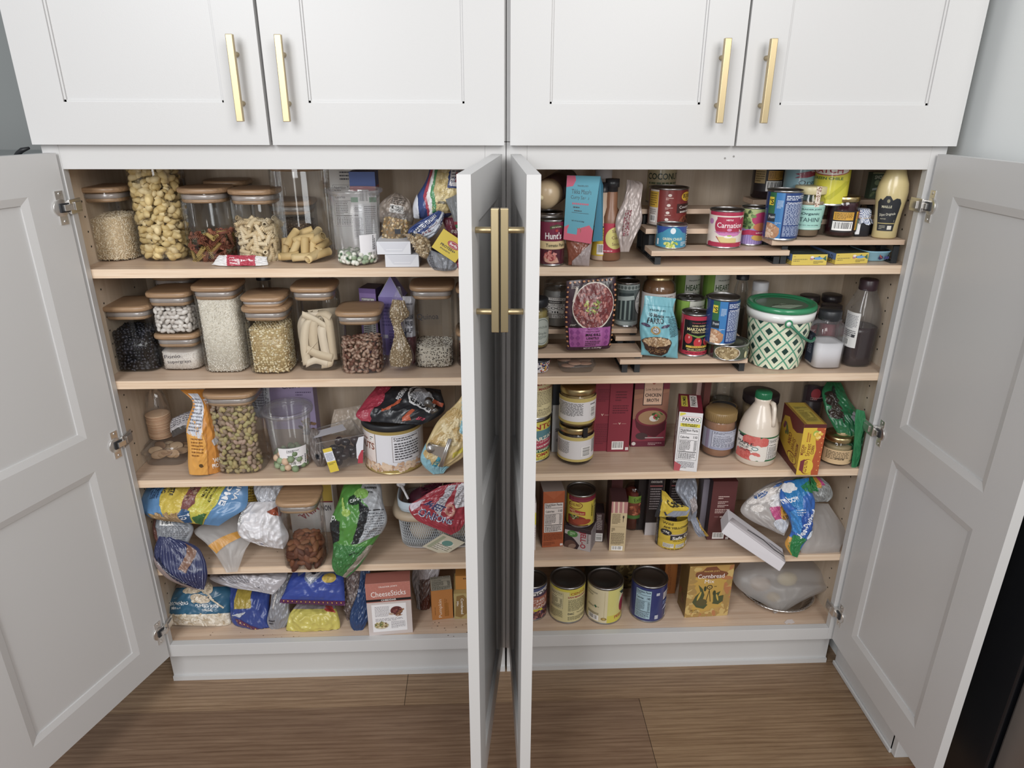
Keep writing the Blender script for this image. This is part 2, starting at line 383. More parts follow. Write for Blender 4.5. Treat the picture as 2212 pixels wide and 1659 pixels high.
# ================================================================== cabinets
XI, XO, YB = .905, .914, .300
ZS = {1: 1.1433, 2: .8878, 3: .632, 4: .3777, 5: .150}
def panel_door(mb, W_, z0, z1, T, panels, both=True):
    """door in local frame: x along width from hinge 0..W_, y 0 (outer face) .. T (inner face)"""
    xs = [0, .079, W_-.079, W_]
    zc = [z0]+[q for p in panels for q in p]+[z1]
    for k in range(0, len(zc), 2): mb.box(.079, W_-.079, 0, T, zc[k], zc[k+1])           # rails
    mb.box(0, .079, 0, T, z0, z1); mb.box(W_-.079, W_, 0, T, z0, z1)
    for (a, b) in panels:
        mb.box(.079, W_-.079, T*.36, T*.64, a, b)
        for (ya, yb_, sgn) in ((0, T*.36, 1), (T, T*.64, -1)):     # bevelled mould around the panel
            d = .007 if sgn > 0 else .015
            x0, x1 = .079, W_-.079
            A = [(x0, ya, a), (x1, ya, a), (x1, ya, b), (x0, ya, b)]
            ym = ya+(yb_-ya)*.55
            Bq = [(x0+d, ym, a+d), (x1-d, ym, a+d), (x1-d, ym, b-d), (x0+d, ym, b-d)]
            Cq = [(x, yb_, z) for x, _, z in Bq]
            F = [(i, (i+1) % 4, 4+(i+1) % 4, 4+i) for i in range(4)]+[(4+i, 4+(i+1) % 4, 8+(i+1) % 4, 8+i) for i in range(4)]
            if sgn < 0: F = [f[::-1] for f in F]
            mb.add(A+Bq+Cq, F)
def xf(mb, fn):
    mb.v = [np.array([fn(p) for p in V]) for V in mb.v]
def handle(L, xc, zc, out):
    """local: bar parallel z, standing off the outer face (y<0)"""
    m = MB(); m.box(xc-.0062, xc+.0062, -.0358, -.0238, zc-L/2, zc+L/2)
    for dz in (-L/2+.032, L/2-.032): m.tube([(xc, 0, zc+dz), (xc, -.027, zc+dz)], .0048, 12)
    return m
def hinge(z, W_, T, side):
    """nickel cup hinge on the inner face + arm on the face frame; local door frame"""
    m = MB(); y = T+.001
    m.box(.006, .024, y-.002, y+.0012, z-.033, z+.033)
    m.lathe([(.0, 0), (.017, 0), (.017, .004), (.0, .0045)], (0, 0, 0), 20)
    V = m.v[-1]; m.v[-1] = np.stack([V[:, 0]+.017, V[:, 2]+y-.001, V[:, 1]+z], 1)
    m.box(.002, .022, y, y+.007, z-.009, z+.009, 1)
    m.box(-.004, .016, y+.004, y+.011, z-.006, z+.006, 0)
    for dz in (-.027, .027): m.lathe([(.0, 0), (.0035, 0), (.003, .0015), (0, .0015)], (0, 0, 0), 10); V = m.v[-1]; m.v[-1] = np.stack([V[:, 0]+.014, V[:, 2]+y+.001, V[:, 1]+z+dz], 1)
    return m
DW, DT = .446, .0205
def swing(hx, hy, ang, side):
    """closed door on the face (outer face y=-.02): rotate open by ang. side=+1 hinged on the left end, -1 on the right"""
    ca, sa = math.cos(ang), math.sin(ang)
    def fn(p):
        x, y, z = p; # local x from hinge, outer y=0 faces -y when closed
        X, Y = x*side, y
        # rotate about hinge so that the free end comes towards the camera (-y)
        if side > 0: xr, yr = X*ca+Y*sa, -X*sa+Y*ca
        else: xr, yr = X*ca-Y*sa, X*sa+Y*ca
        return (hx+xr, hy+yr, z)
    return fn
def lower_cabinet(s, name_label, doors):
    """s=-1 left cabinet spans x -.914..0 ; s=+1 spans 0...914"""
    t = empty('pantry_cabinet', (s*.457, .13, 0), name_label, 'cabinet')
    xa, xb = (-XO, -.0006) if s < 0 else (.0006, XO)
    ia, ib = xa+.009, xb-.009
    z0, zt = .114, 1.402
    m = MB(); m.box(xa, ia, .019, YB+.01, z0, zt); 
    o = m.build('side_panel', 'mapleback', t)
    m = MB(); m.box(ib, xb, .019, YB+.01, z0, zt)
    # shelf-pin holes are drawn as tiny dark discs
    m.build('side_panel', 'mapleback', t)
    m = MB(); m.box(ia, ib, YB, YB+.01, z0, zt); m.build('back_panel', 'mapleback', t)
    m = MB(); m.box(ia, ib, .019, YB, z0+.018, ZS[5]); m.build('cabinet_floor', 'maple', t)
    m = MB(); m.box(ia, ib, .019, YB, zt-.018, zt); m.build('cabinet_top', 'maple', t)
    # face frame: stiles and rails
    m = MB(); sl, sr = (xa+.033, xb-.042) if s < 0 else (xa+.042, xb-.033)
    m.box(xa, sl, 0, .019, z0, zt); m.box(sr, xb, 0, .019, z0, zt)
    m.box(sl, sr, 0, .019, z0, .1515); m.box(sl, sr, 0, .019, 1.349, zt)
    m.build('face_frame', 'paint', t, bevel=.0008)
    for k in (1, 2, 3, 4):
        m = MB(); z = ZS[k]; m.box(ia+.001, ib-.001, .0225, YB-.001, z-.0192, z, 0)
        m.box(ia+.001, ib-.001, .020, .0225, z-.0192, z, 1)
        m.build('shelf', ['maple', 'edge'], t)
    m = MB(); m.box(xa+.004, xb, .04, .052, 0, z0, 0); m.box(xa+.004, xb, .033, .04, 0, .014, 0); m.build('toe_kick', 'paint', t)
    m = MB(); rr = random.Random(9)
    for xx in (ia+.0004, ib-.0004):
        for yy in (.085, .235):
            for kz in range(34):
                z = .22+kz*.032
                if min(abs(z-ZS[q]+.01) for q in ZS) < .02: continue
                d = .0024; m.add([(xx, yy+d*math.cos(a), z+d*math.sin(a)) for a in np.linspace(0, 6.283, 9)[:-1]], [tuple(range(8))])
    m.build('shelf_pin_holes', 'dark', t)['kind'] = 'stuff'
    if s > 0:
        m = MB(); a = at(1566, 342, 1, -.0003); b = at(1585, 338, 1, -.0003)
        for q in (a, b): m.add([(q[0]+.0022*math.cos(w_), -.0003, q[2]+.0022*math.sin(w_)) for w_ in np.linspace(0, 6.283, 9)[:-1]], [tuple(range(8))])
        m.build('screw_hole', mat('grey_hole', '#8d8b88', .7), t)
    for (hx, hy, ang, side, hz, lab) in doors:
        d = MB(); panel_door(d, DW, .122, 1.3805, DT, [(.2, .715), (.795, 1.305)])
        fn = swing(hx, hy, ang, side); xf(d, fn); do = d.build('door', 'paint', t)
        do['label'] = lab
        h = handle(.19, DW-.038, 1.2345, 1); xf(h, fn); h.build('handle', 'brass', do, bevel=.001)
        if hz:
            for z in (1.277, .75, .213):
                q = hinge(z, DW, DT, side); xf(q, fn)
                # arm that wraps the stile edge
                ex = s*.880; q.box(min(ex, ex+s*.022), max(ex, ex+s*.022), -.012, -.002, z-.012, z+.012, 0)
                q.box(min(ex-s*.004, ex), max(ex-s*.004, ex), -.012, .03, z-.014, z+.014, 0)
                q.box(min(ex-s*.007, ex-s*.004), max(ex-s*.007, ex-s*.004), .002, .026, z-.008, z+.008, 0)
                q.build('hinge', ['nickel', 'blackplastic'], do, bevel=.0008)
    return t
HL = (-.903, -.001); HR = (.9, -.004)
lower_cabinet(-1, 'white lower pantry cabinet on the left, doors open, full of canisters and bags',
  [(HL[0], HL[1]-.0, math.radians(111), 1, True, 'open door at the far left, swung past square'),
   (-.0085, -.022, math.radians(90-7.3), -1, False, 'open centre door seen nearly edge on, left of the pair')])
lower_cabinet(1, 'white lower pantry cabinet on the right, doors open, full of cans and jars',
  [(.9115, -.008, math.radians(89.5), -1, True, 'open door at the far right against the white wall'),
   (.0085, -.022, math.radians(90-.6), 1, False, 'open centre door seen nearly edge on, right of the pair')])
def upper_cabinet(s, lab):
    t = empty('wall_cabinet', (s*.457, .13, 1.404), lab, 'cabinet')
    xa, xb = (-XO, -.0006) if s < 0 else (.0006, XO)
    m = MB(); m.box(xa, xb, 0, YB+.01, 1.403, 2.3); m.build('cabinet_body', 'paint', t, bevel=.0008)
    if s < 0: sp = [(-.918, -.4645), (-.4580, -.0045)]
    else: sp = [(.0075, .4585), (.4630, .9185)]
    for k, (a, b) in enumerate(sp):
        d = MB(); z0, z1 = 1.3965, 2.25; T = .019; st = .077
        d.box(a+st, b-st, 0, T, z0, z0+st); d.box(a+st, b-st, 0, T, z1-st, z1); d.box(a, a+st, 0, T, z0, z1); d.box(b-st, b, 0, T, z0, z1)
        d.box(a+st, b-st, .007, .013, z0+st, z1-st)
        d.box(a+st, a+st+.004, .0035, .008, z0+st, z1-st); d.box(b-st-.004, b-st, .0035, .008, z0+st, z1-st); d.box(a+st, b-st, .0035, .008, z0+st, z0+st+.004)
        xf(d, lambda p: (p[0], p[1]-.0195, p[2])); do = d.build('door', 'paint', t)
        hx = (b-.0405) if k == 0 else (a+.040)
        if s > 0: hx = (b-.045) if k == 0 else (a+.038)
        h = handle(.149, hx, 1.5145, 1); xf(h, lambda p: (p[0], p[1]-.0195, p[2])); h.build('handle', 'brass', do, bevel=.001)
    return t
upper_cabinet(-1, 'closed white wall cabinet above the left pantry, brass bar handles')
upper_cabinet(1, 'closed white wall cabinet above the right pantry, brass bar handles')
# ================================================================== builders for the goods
def foot(px, py, Z): P = at(px, py, 2, Z); return float(P[0]), float(P[1])
def foot2(a, b, Z):
    A = at(*a, 2, Z); B = at(*b, 2, Z); return float(A[0]), float(A[1]), math.atan2(B[1]-A[1], B[0]-A[0]), float(np.hypot(*(B-A)[:2]))
def hgt(px, py, y, Z): return float(at(px, py, 1, y)[2]-Z)
def rr_(a, b): return random.uniform(a, b)

def carton(name, lab, x, y, Z, w_, d, h, yaw=0, col='#dddddd', front=(), left=(), right=(), top=(), back=None, cols=None, cat='box', group=None, mt='paper', tilt=None, open_top=False):
    """box with its front left bottom corner at x, y, Z"""
    mb = MB(); c_, s_ = math.cos(yaw), math.sin(yaw); ux = np.array([c_, s_, 0]); uy = np.array([-s_, c_, 0]); uz = np.array([0, 0, 1.0])
    if tilt is not None: ux, uy, uz = [np.array(q, float) for q in tilt]; ux /= np.linalg.norm(ux); uz = uz-ux*(uz@ux); uz /= np.linalg.norm(uz); uy = np.cross(uz, ux)
    O = np.array([x, y, Z])
    Z0 = .0003*uz
    pts = [O+Z0, O+ux*w_+Z0, O+ux*w_+uy*d+Z0, O+uy*d+Z0]; pts += [p+uz*(h-.0003) for p in pts]
    cols = cols or {}
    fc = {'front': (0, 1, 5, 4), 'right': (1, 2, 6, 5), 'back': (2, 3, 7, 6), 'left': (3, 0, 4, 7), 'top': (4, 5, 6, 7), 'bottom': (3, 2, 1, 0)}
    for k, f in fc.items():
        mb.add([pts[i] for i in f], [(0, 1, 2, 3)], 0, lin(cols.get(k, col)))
    for items, sf, W_, H_ in ((front, (O, ux*w_, uz*h), w_, h), (right, (O+ux*w_, uy*d, uz*h), d, h), (left, (O+uy*d, -uy*d, uz*h), d, h), (top, (O+uz*h, ux*w_, uy*d), w_, d)):
        if items: Deco(mb, plane_surf(*sf), W_, H_, 0).run(items)
    o = mb.build(name, mt, loc=tuple(O+ux*w_/2+uy*d/2)); return tag(o, lab, cat, group)

def can(lab, x, y, Z, r, h, bg, deco=(), a0=-110, a1=110, end='tindark', group=None, name='tin_can', tab=False, rim='tin', lv=(.045, .955), mt='gloss', dome=False):
    """x,y = front bottom point"""
    c = (x, y+r, Z); t = empty(name, (x, y+r, Z), lab, 'can', group)
    m = MB()
    m.lathe([(r*.93, 0), (r*1.0, .0005), (r*1.005, .0025), (r*.975, .004), (r*.975, h-.004), (r*1.005, h-.0025), (r*1.0, h), (r*.95, h)], c, 40, 0, cap0=True)
    b = [(r*.95, h), (r*.94, h-.004), (r*.86, h-.0042), (r*.84, h-.003), (r*.72, h-.003), (r*.70, h-.0042), (.0001, h-.0042)]
    m.lathe(b, c, 40, 1)
    m.build('can_body', [rim, end], t)
    m = MB(); z0, z1 = Z+h*lv[0], Z+h*lv[1]; rl = r*.985
    m.lathe([(rl, z0-Z), (rl, z1-Z)], c, 60, 0, lin(bg))
    Deco(m, cyl_surf(c, rl, z0, z1, a0, a1), rl*math.radians(a1-a0), z1-z0, 0, lim=(6/(a1-a0), 9), off=.0003).run(deco)
    m.build('label', mt, t)
    if tab:
        m = MB(); m.tube([(x+r*.2*math.cos(a)-.002, y+r+r*.3*math.sin(a), Z+h-.001) for a in np.linspace(0, 6.283, 13)[:-1]], .0013, 6, closed=True); m.build('pull_tab', 'tin', t)
    return t

def jar(name, lab, cat, x, y, Z, prof, body='glass', bcol=(1, 1, 1), fill=None, fillmat='plastic', fillz=(.004, .9), lid=None, lidmat='plastic', lidcol='#222', label=None, deco=(), a0=-100, a1=100, group=None, ex=2.0, sy=1.0, lidribs=False, extra=None, labmat='paper'):
    """prof [(r,z)...] body; lid [(r,z)...]; label (z0,z1,r0,r1,bg); x,y front bottom"""
    r0 = max(p[0] for p in prof); c = (x, y+r0*sy, Z); t = empty(name, c, lab, cat, group)
    m = MB(); m.lathe([(.0001, .0005)]+prof, c, 44, 0, bcol if not isinstance(bcol, str) else lin(bcol), ex, sy)
    m.build(cat.replace(' ', '_')+'_body' if cat in ('jar', 'bottle', 'jug') else 'body', body, t)
    if fill:
        zt = max(p[1] for p in prof)*fillz[1]; P = [(max(p[0]-.003, .0001), max(p[1], fillz[0])) for p in prof if p[1] < zt]
        zr = np.interp(zt, [p[1] for p in prof], [p[0] for p in prof])-.003
        P += [(zr, zt), (zr*.6, zt-.001), (.0001, zt-.001)]
        m = MB(); m.lathe([(.0001, .003)]+P, c, 36, 0, lin(fill), ex, sy); m.build('filling', fillmat, t)
    if lid:
        m = MB(); m.lathe(lid+[(.0001, lid[-1][1])], c, 44, 0, lin(lidcol), 2.0 if ex > 2.6 else ex, sy if ex <= 2.6 else 1)
        if lidribs:
            rm = max(p[0] for p in lid)
            for k in range(48):
                a = k/48*6.283; m.box(c[0]+rm*math.cos(a)-.0006, c[0]+rm*math.cos(a)+.0006, c[1]+rm*math.sin(a)-.0006, c[1]+rm*math.sin(a)+.0006, Z+lid[0][1]+.001, Z+lid[-1][1]-.003, 0, lin(lidcol))
        m.build('lid', lidmat, t)
    if label:
        z0, z1, ra, rb, bg = label; m = MB()
        S = cyl_surf(c, ra+.0006, Z+z0, Z+z1, a0, a1, rb+.0006, ex, sy)
        U, V = np.meshgrid(np.linspace(0, 1, 40), np.linspace(0, 1, 8)); m.grid(S(U.ravel(), V.ravel(), 0).reshape(8, 40, 3), 0, lin(bg))
        Deco(m, S, ra*math.radians(a1-a0), z1-z0, 0, lim=(6/(a1-a0), .2), off=.0004).run(deco)
        m.build('label', labmat, t)
    if extra: extra(t, c)
    return t

class Bag:
    def __init__(s, rows, th, wr=.0018, seed=1, ends=(0, 0), p=.55, side=.5, wave=1.0):
        """rows top to bottom (xl,yl,xr,yr,depth[,depthR[,thick factor]])"""
        L = []; R_ = []; T = []; hi_ = max(q[1] for q in rows) < 1290
        sh = lambda d: d-.028*min(max((d-.02)/.04, 0), 1) if hi_ else d
        for q in rows:
            dl = q[4]; dr = q[5] if len(q) > 5 and q[5] is not None else dl
            L.append(at(q[0], q[1], 1, sh(dl))); R_.append(at(q[2], q[3], 1, sh(dr))); T.append(q[6] if len(q) > 6 else 1.0)
        L, R_, T = np.array(L)[::-1], np.array(R_)[::-1], np.array(T)[::-1]   # v=0 bottom
        k = len(L); d = np.r_[0, np.cumsum(np.linalg.norm(np.diff((L+R_)/2, axis=0), axis=1))]; d /= d[-1]
        tt = np.linspace(0, 1, 80)
        def cub(A):
            A = np.atleast_2d(A.T).T; m = np.zeros_like(A)
            m[1:-1] = (A[2:]-A[:-2])/((d[2:]-d[:-2])[:, None]); m[0] = (A[1]-A[0])/(d[1]-d[0]); m[-1] = (A[-1]-A[-2])/(d[-1]-d[-2])
            i = np.clip(np.searchsorted(d, tt, side='right')-1, 0, k-2); h = d[i+1]-d[i]; q = ((tt-d[i])/h)[:, None]; h = h[:, None]
            return (2*q**3-3*q**2+1)*A[i]+(q**3-2*q**2+q)*h*m[i]+(-2*q**3+3*q**2)*A[i+1]+(q**3-q**2)*h*m[i+1]
        s.L, s.R, s.T = cub(L), cub(R_), cub(T[:, None])[:, 0]; s.tt = tt
        s.th, s.wr, s.ends, s.p, s.side = th, wr, ends, p, side
        s.W = float(np.mean(np.linalg.norm(s.R-s.L, axis=1))); s.H = float(np.sum(np.linalg.norm(np.diff((s.L+s.R)/2, axis=0), axis=1)))
        r = random.Random(seed); s.w = [(r.uniform(-3.14, 3.14), r.uniform(.03, .085)*wave, r.uniform(0, 6.28), r.uniform(.5, 1)) for _ in range(9)]
        n = np.cross((s.R-s.L).mean(0), (s.L[-1]-s.L[0]+s.R[-1]-s.R[0])); s.N0 = n/np.linalg.norm(n)
        if s.N0[1] > 0: s.N0 = -s.N0
        s.low = (s.L+s.R)/2
    def base(s, u, v, sg):
        u = np.clip(np.asarray(u, float), 0, 1); v = np.clip(np.asarray(v, float), 0, 1)
        I = lambda A: np.stack([np.interp(v, s.tt, A[:, k]) for k in range(3)], 1)
        P = I(s.L)*(1-u)[:, None]+I(s.R)*u[:, None]
        T = np.interp(v, s.tt, s.T)
        e = (4*u*(1-u))**s.p
        lo, hi = s.ends
        ev = np.minimum(1, lo+(1-lo)*np.clip(v*4.5, 0, 1)**.6)*np.minimum(1, hi+(1-hi)*np.clip((1-v)*4.5, 0, 1)**.6)
        X, Y = u*s.W, v*s.H; wv = np.zeros_like(u)
        for a, l, ph, am in s.w:
            q = np.sin((X*math.cos(a)+Y*math.sin(a))/l*6.283+ph+2*np.sin(X*9/s.W+ph)); wv += am*(1-2*np.abs(q)**.7)
        t = s.th*.5*T*e*ev*(sg if sg > 0 else s.side*sg)
        m = np.minimum(1, (4*u*(1-u))*3)*np.minimum(1, .35+4*v*(1-v))
        edge = (np.abs(u-.5)*2)**6
        sag = s.wr*.9*np.sin(Y/.019+s.w[0][2])*edge
        P = P+s.N0*(t+s.wr*.27*wv*m*(1 if sg > 0 else .5))[:, None]
        P[:, 0] += sag*np.where(u > .5, 1, -1)
        return P
    def __call__(s, u, v, off):
        u = np.asarray(u, float); v = np.asarray(v, float); e = 1e-3
        P = s.base(u, v, 1)
        if off:
            du = s.base(u+e, v, 1)-s.base(u-e, v, 1); dv = s.base(u, v+e, 1)-s.base(u, v-e, 1)
            n = np.cross(du, dv); l = np.linalg.norm(n, axis=1, keepdims=True); n = np.where(l > 1e-12, n/np.maximum(l, 1e-12), s.N0)
            n = np.where((n@s.N0 < 0)[:, None], -n, n); P = P+n*off
        return P
def bag(name, lab, rows, th=.04, col='#888888', deco=(), mt='film', cat='bag', group=None, wr=.0022, seed=1, ends=(0, 0), p=.55, side=.5, res=(44, 60), floor=None, wave=1.0, backcol=None, part=None):
    B = Bag(rows, th, wr, seed, ends, p, side, wave); m = MB(); nu, nv = res
    U, V = np.meshgrid(np.linspace(0, 1, nu), np.linspace(0, 1, nv))
    for sg in (1, -1):
        G = B.base(U.ravel(), V.ravel(), sg)
        if floor is not None: G[:, 2] = np.maximum(G[:, 2], floor+.0005)
        m.grid(G.reshape(nv, nu, 3), 0, lin(backcol if (backcol and sg < 0) else col), flip=(sg > 0) != (B.N0[1] < 0) and False)
    S = B
    if floor is not None:
        def S(u, v, off):
            P = B(u, v, off); P[:, 2] = np.maximum(P[:, 2], floor+.0005+off*.5); return P
    if deco: Deco(m, S, B.W, B.H, 0, lim=(1.0/nu, 1.0/nv), off=.0011, step=.00006, seed=seed).run(deco)
    c = B.base(np.array([.5]), np.array([.5]), 1)[0]; lo = float(min(v[:, 2].min() for v in m.v))
    o = m.build(name, mt, parent=part, loc=None if part is not None else (c[0], c[1], lo))
    if part is None: tag(o, lab, cat, group)
    o_B[o.name] = B; return o
o_B = {}
# ---- grains ------------------------------------------------------
OCT = np.array([(1, 0, 0), (0, 1, 0), (0, 0, 1), (-1, 0, 0), (0, -1, 0), (0, 0, -1)], float)
OCF = [(0, 1, 2), (1, 3, 2), (3, 4, 2), (4, 0, 2), (1, 0, 5), (3, 1, 5), (4, 3, 5), (0, 4, 5)]
def ico(n=1):
    import bmesh
    b = bmesh.new(); bmesh.ops.create_icosphere(b, subdivisions=n, radius=1); V = np.array([v.co[:] for v in b.verts]); F = [tuple(x.index for x in f.verts) for f in b.faces]; b.free(); return V, F
ICO = ico(1); ICO2 = ico(2)
def supr(a, ex): c_, s_ = math.cos(a), math.sin(a); q = (abs(c_)**ex+abs(s_)**ex)**(-1/ex); return (c_*q, s_*q)
def top_h(kind, x, y): return mnoise.noise(Vector((x*14, y*14, kind)))*.006
def fill_points(c, r, z0, z1, ex, d, layers=1, slope=0, jit=.35, inset=None, backtoo=True, seed=1):
    """points packed against the wall and on the top surface of a fill; returns (pos, normal)"""
    rn = random.Random(seed); out = []; inset = d*.5 if inset is None else inset
    for L in range(layers):
        R_ = r-inset-L*d*.8; n = max(8, int(7.2*R_/d)); nz = max(1, int((z1-z0)/d*1.08))
        for k in range(nz):
            for i in range(n):
                a = (i+.5*(k+L) % 1)/n*6.283+rn.uniform(-jit, jit)/n*6.283
                if not backtoo and math.sin(a) > .45: continue
                sx, sy = supr(a, ex); x, y = R_*sx, R_*sy
                z = z0+inset+(k+rn.uniform(-jit, jit)*.8)*(z1-z0-inset)/max(nz, 1)
                zt = z1+slope*x+top_h(seed, x, y)
                if z > zt-d*.3: continue
                nn = math.hypot(sx*abs(sx)**(ex-2), sy*abs(sy)**(ex-2)) or 1
                out.append((np.array([c[0]+x, c[1]+y, c[2]+z]), np.array([sx*abs(sx)**(ex-2)/nn, sy*abs(sy)**(ex-2)/nn, 0])))
    g = int(2*r/d)+1
    for i in range(g):
        for j in range(g):
            x = -r+(i+.5*(j % 2)+rn.uniform(-jit, jit)*.7)*d; y = -r+(j+rn.uniform(-jit, jit)*.7)*d
            if (abs(x)/(r-inset))**ex+(abs(y)/(r-inset))**ex > 1: continue
            out.append((np.array([c[0]+x, c[1]+y, c[2]+z1+slope*x+top_h(seed, x, y)-d*.25]), np.array([0, 0, 1.0])))
    return out
def core(m, c, r, z0, z1, ex, slope, col, seed, mi=0):
    n = 40; rings = [(r*.96, z0), (r*.97, z0+.004)]; V = []; F = []
    zs = [z0+.0005, None]; ang = [k/n*6.283 for k in range(n)]
    lev = [(1.0, 0), (1.0, 1), (.75, 1), (.5, 1), (.25, 1), (0.01, 1)]
    for f, t in lev:
        for a in ang:
            sx, sy = supr(a, ex); x, y = r*f*sx, r*f*sy
            V.append((c[0]+x, c[1]+y, c[2]+(z0+.0008 if t == 0 else z1+slope*x+top_h(seed, x, y))))
    for k in range(len(lev)-1):
        for i in range(n): F.append((k*n+i, k*n+(i+1) % n, (k+1)*n+(i+1) % n, (k+1)*n+i))
    F.append(tuple(range(n-1, -1, -1))); m.add(V, F, mi, lin(col), True)
def place_grain(m, V, F, P, N, size, col, rn, flat=True):
    """size (long, mid, thin): long axis lies along the wall"""
    t = np.array([rn.gauss(0, 1) for _ in range(3)])
    if flat: t = t-N*(t@N)*.85
    t /= np.linalg.norm(t)+1e-9; b = np.cross(N, t); b /= np.linalg.norm(b)+1e-9; n2 = np.cross(t, b)
    s = rn.uniform(.85, 1.15); R_ = np.stack([t*size[0]*s, b*size[1]*s, n2*size[2]*s]) / 2
    m.add(P+V@R_, F, 0, col, len(V) > 8)
def fill(name, lab, c, r, h, ex, d, size, cols, corecol, slope=0, seed=1, mt='food', z0=.003, geo='oct', jit=.4, n2=1):
    m = MB(); rn = random.Random(seed); core(m, c, r-.0028-size[2]*.75, z0, h-size[2]*.3, ex, slope, corecol, seed)
    V, F = {'oct': (OCT, OCF), 'ico': ICO}[geo]
    CL = [lin(q) for q in cols]
    for P, N in fill_points(c, r-.003, z0, h, ex, d, 1, slope, jit, inset=size[2]*.5, seed=seed):
        cc = rn.choice(CL); k = rn.uniform(.85, 1.08); place_grain(m, V, F, P, N, size, tuple(min(1, q*k) for q in cc), rn)
    o = m.build(name, mt, loc=(c[0], c[1], c[2]+.003)); tag(o, lab, 'dry goods', kind='stuff'); return o
# ---- individual pieces -------------------------------------------
def piece_mesh(name, V, F, col, mt='food', smooth=True, cols=None):
    m = MB(); m.add(V, F, 0, cols if cols is not None else lin(col), smooth)
    o = m.build(name, mt); me = o.data; bpy.data.objects.remove(o); return me
def rotm(N, rn, flat=.85):
    t = np.array([rn.gauss(0, 1) for _ in range(3)]); t = t-N*(t@N)*flat; t /= np.linalg.norm(t)
    b = np.cross(N, t); b /= np.linalg.norm(b); n2 = np.cross(t, b)
    return Matrix(((t[0], b[0], n2[0]), (t[1], b[1], n2[1]), (t[2], b[2], n2[2])))
def pieces(name, lab, cat, group, meshes, pts, scale=1.0, seed=1, flat=.85, cap=300):
    rn = random.Random(seed)
    pts = sorted(pts, key=lambda q: q[0][1])[:cap]
    for P, N in pts:
        o = bpy.data.objects.new(name, rn.choice(meshes)); COL.objects.link(o)
        s = scale*rn.uniform(.88, 1.1)
        o.matrix_world = Matrix.Translation(Vector(P)) @ rotm(N, rn, flat).to_4x4() @ Matrix.Scale(s, 4)
        tag(o, lab, cat, group)
def tubemesh(name, L, r, wall, col, bend=0, ribs=0, seg=14, rings=10, obl=0, twist=0, amp=.08):
    """hollow pasta tube along x"""
    V = []; F = []
    for side in (0, 1):
        for i in range(rings+1):
            t = i/rings; x = (t-.5)*L
            rr = (r-wall*side)*(1+(amp*math.sin(t*ribs*6.283) if ribs else 0))
            cx, cz = (x, 0) if not bend else (math.sin((t-.5)*bend)*L/bend, (math.cos((t-.5)*bend)-1)*L/bend)
            an = (t-.5)*bend
            for q in range(seg):
                a = q/seg*6.283+twist*t; yy = rr*math.cos(a); zz = rr*math.sin(a)
                if twist: zz *= 1
                V.append((cx+math.sin(an)*zz+obl*zz*(1 if True else 0), yy, cz+math.cos(an)*zz))
    n = (rings+1)*seg
    for i in range(rings):
        for q in range(seg):
            q2 = (q+1) % seg; a, b, c_, d = i*seg+q, i*seg+q2, (i+1)*seg+q2, (i+1)*seg+q
            F.append((a, b, c_, d)); F.append((n+d, n+c_, n+b, n+a))
    for e in (0, rings):
        for q in range(seg):
            q2 = (q+1) % seg; F.append((e*seg+q, n+e*seg+q, n+e*seg+q2, e*seg+q2))
    return piece_mesh(name, V, F, col)
def canister(lab, x, y, Z, w_, h, ex=4.0, group='glass canisters with bamboo lids', lidover=1.05, sy=1.0, noslab=False, bend=0):
    c = (x, y+w_/2*sy, Z); r = w_/2; t = empty('glass_canister', c, lab, 'canister', group)
    m = MB(); m.lathe([(.0001, .0005), (r-.006, .0005), (r-.001, .004), (r, .009), (r, h-.0105)], c, 64, 0, ex=ex, sy=sy)
    m.build('glass_body', 'glass', t)
    m = MB(); R_ = r*lidover
    m.lathe([(.0001, h-.0105), (R_-.0015, h-.0105), (R_, h-.008), (R_, h-.0025), (R_-.0015, h), (R_*.8, h+.0004), (.0001, h+.0004)], c, 64, 0, ex=ex, sy=sy)
    m.lathe([(.0001, h-.031), (r-.006, h-.031), (r-.0045, h-.029), (r-.0045, h-.024), (r-.006, h-.0235), (r-.006, h-.0125)], c, 64, 0, ex=ex, sy=sy)
    L = m.build('lid', 'bamboo', t)
    m = MB(); m.lathe([(r-.006, h-.0235), (r-.0029, h-.0225), (r-.004, h-.019), (r-.0029, h-.0165), (r-.006, h-.0135)], c, 64, 0, ex=ex, sy=sy)
    m.build('seal_ring', 'seal', L)
    return c, r-.0028, ex
# ================================================================== left cabinet, shelf one
def jx(xl, xr, yb, yt, Z, frac=.3):
    yt0 = yt
    yt = max(yt, yb-110); xm = (xl+xr)/2; x, y = foot(xm, yb, Z); w_ = .1
    for _ in range(4):
        pm = yb+(yt-yb)*frac*.5; A = at(xl, pm, 1, y+w_*.45)[0]; B = at(xr, pm, 1, y+w_*.45)[0]; w_ = B-A
    return (A+B)/2, y, w_, hgt(xm, yt0, y, Z)
def rcan(lab, xl, xr, yb, yt, Z, lvl, ex=3.2, h=None, **k):
    x, y, w_, hh = jx(xl, xr, yb, yt, Z); h = h or hh
    c, r, ex = canister(lab, x, y, Z, w_, h, ex, **k)
    return c, r, ex, (hgt((xl+xr)/2, lvl, y, Z) if lvl else None)
Z1, Z2, Z3, Z4, Z5 = (ZS[k]+.0004 for k in (1, 2, 3, 4, 5))
GC = 'glass canisters with bamboo lids'
c, r, ex, lv = rcan('round cornered glass canister of orzo, bamboo lid, at left end of top shelf', 206, 304, 566, 406, Z1, 470, 2.7)
fill('orzo', 'tiny cream orzo grains filling the leftmost canister on top shelf', c, r, lv, ex, .0042, (.0085, .0024, .0024), ['#ead7b6', '#f2e2c4', '#dcc5a0', '#fbeed4'], '#cdb48e', .035, 11)
c, r, ex, _ = rcan('tall glass canister full of shell pasta, top hidden behind the cabinet frame', 312, 417, 566, 300, Z1, None, 2.7, h=.240)
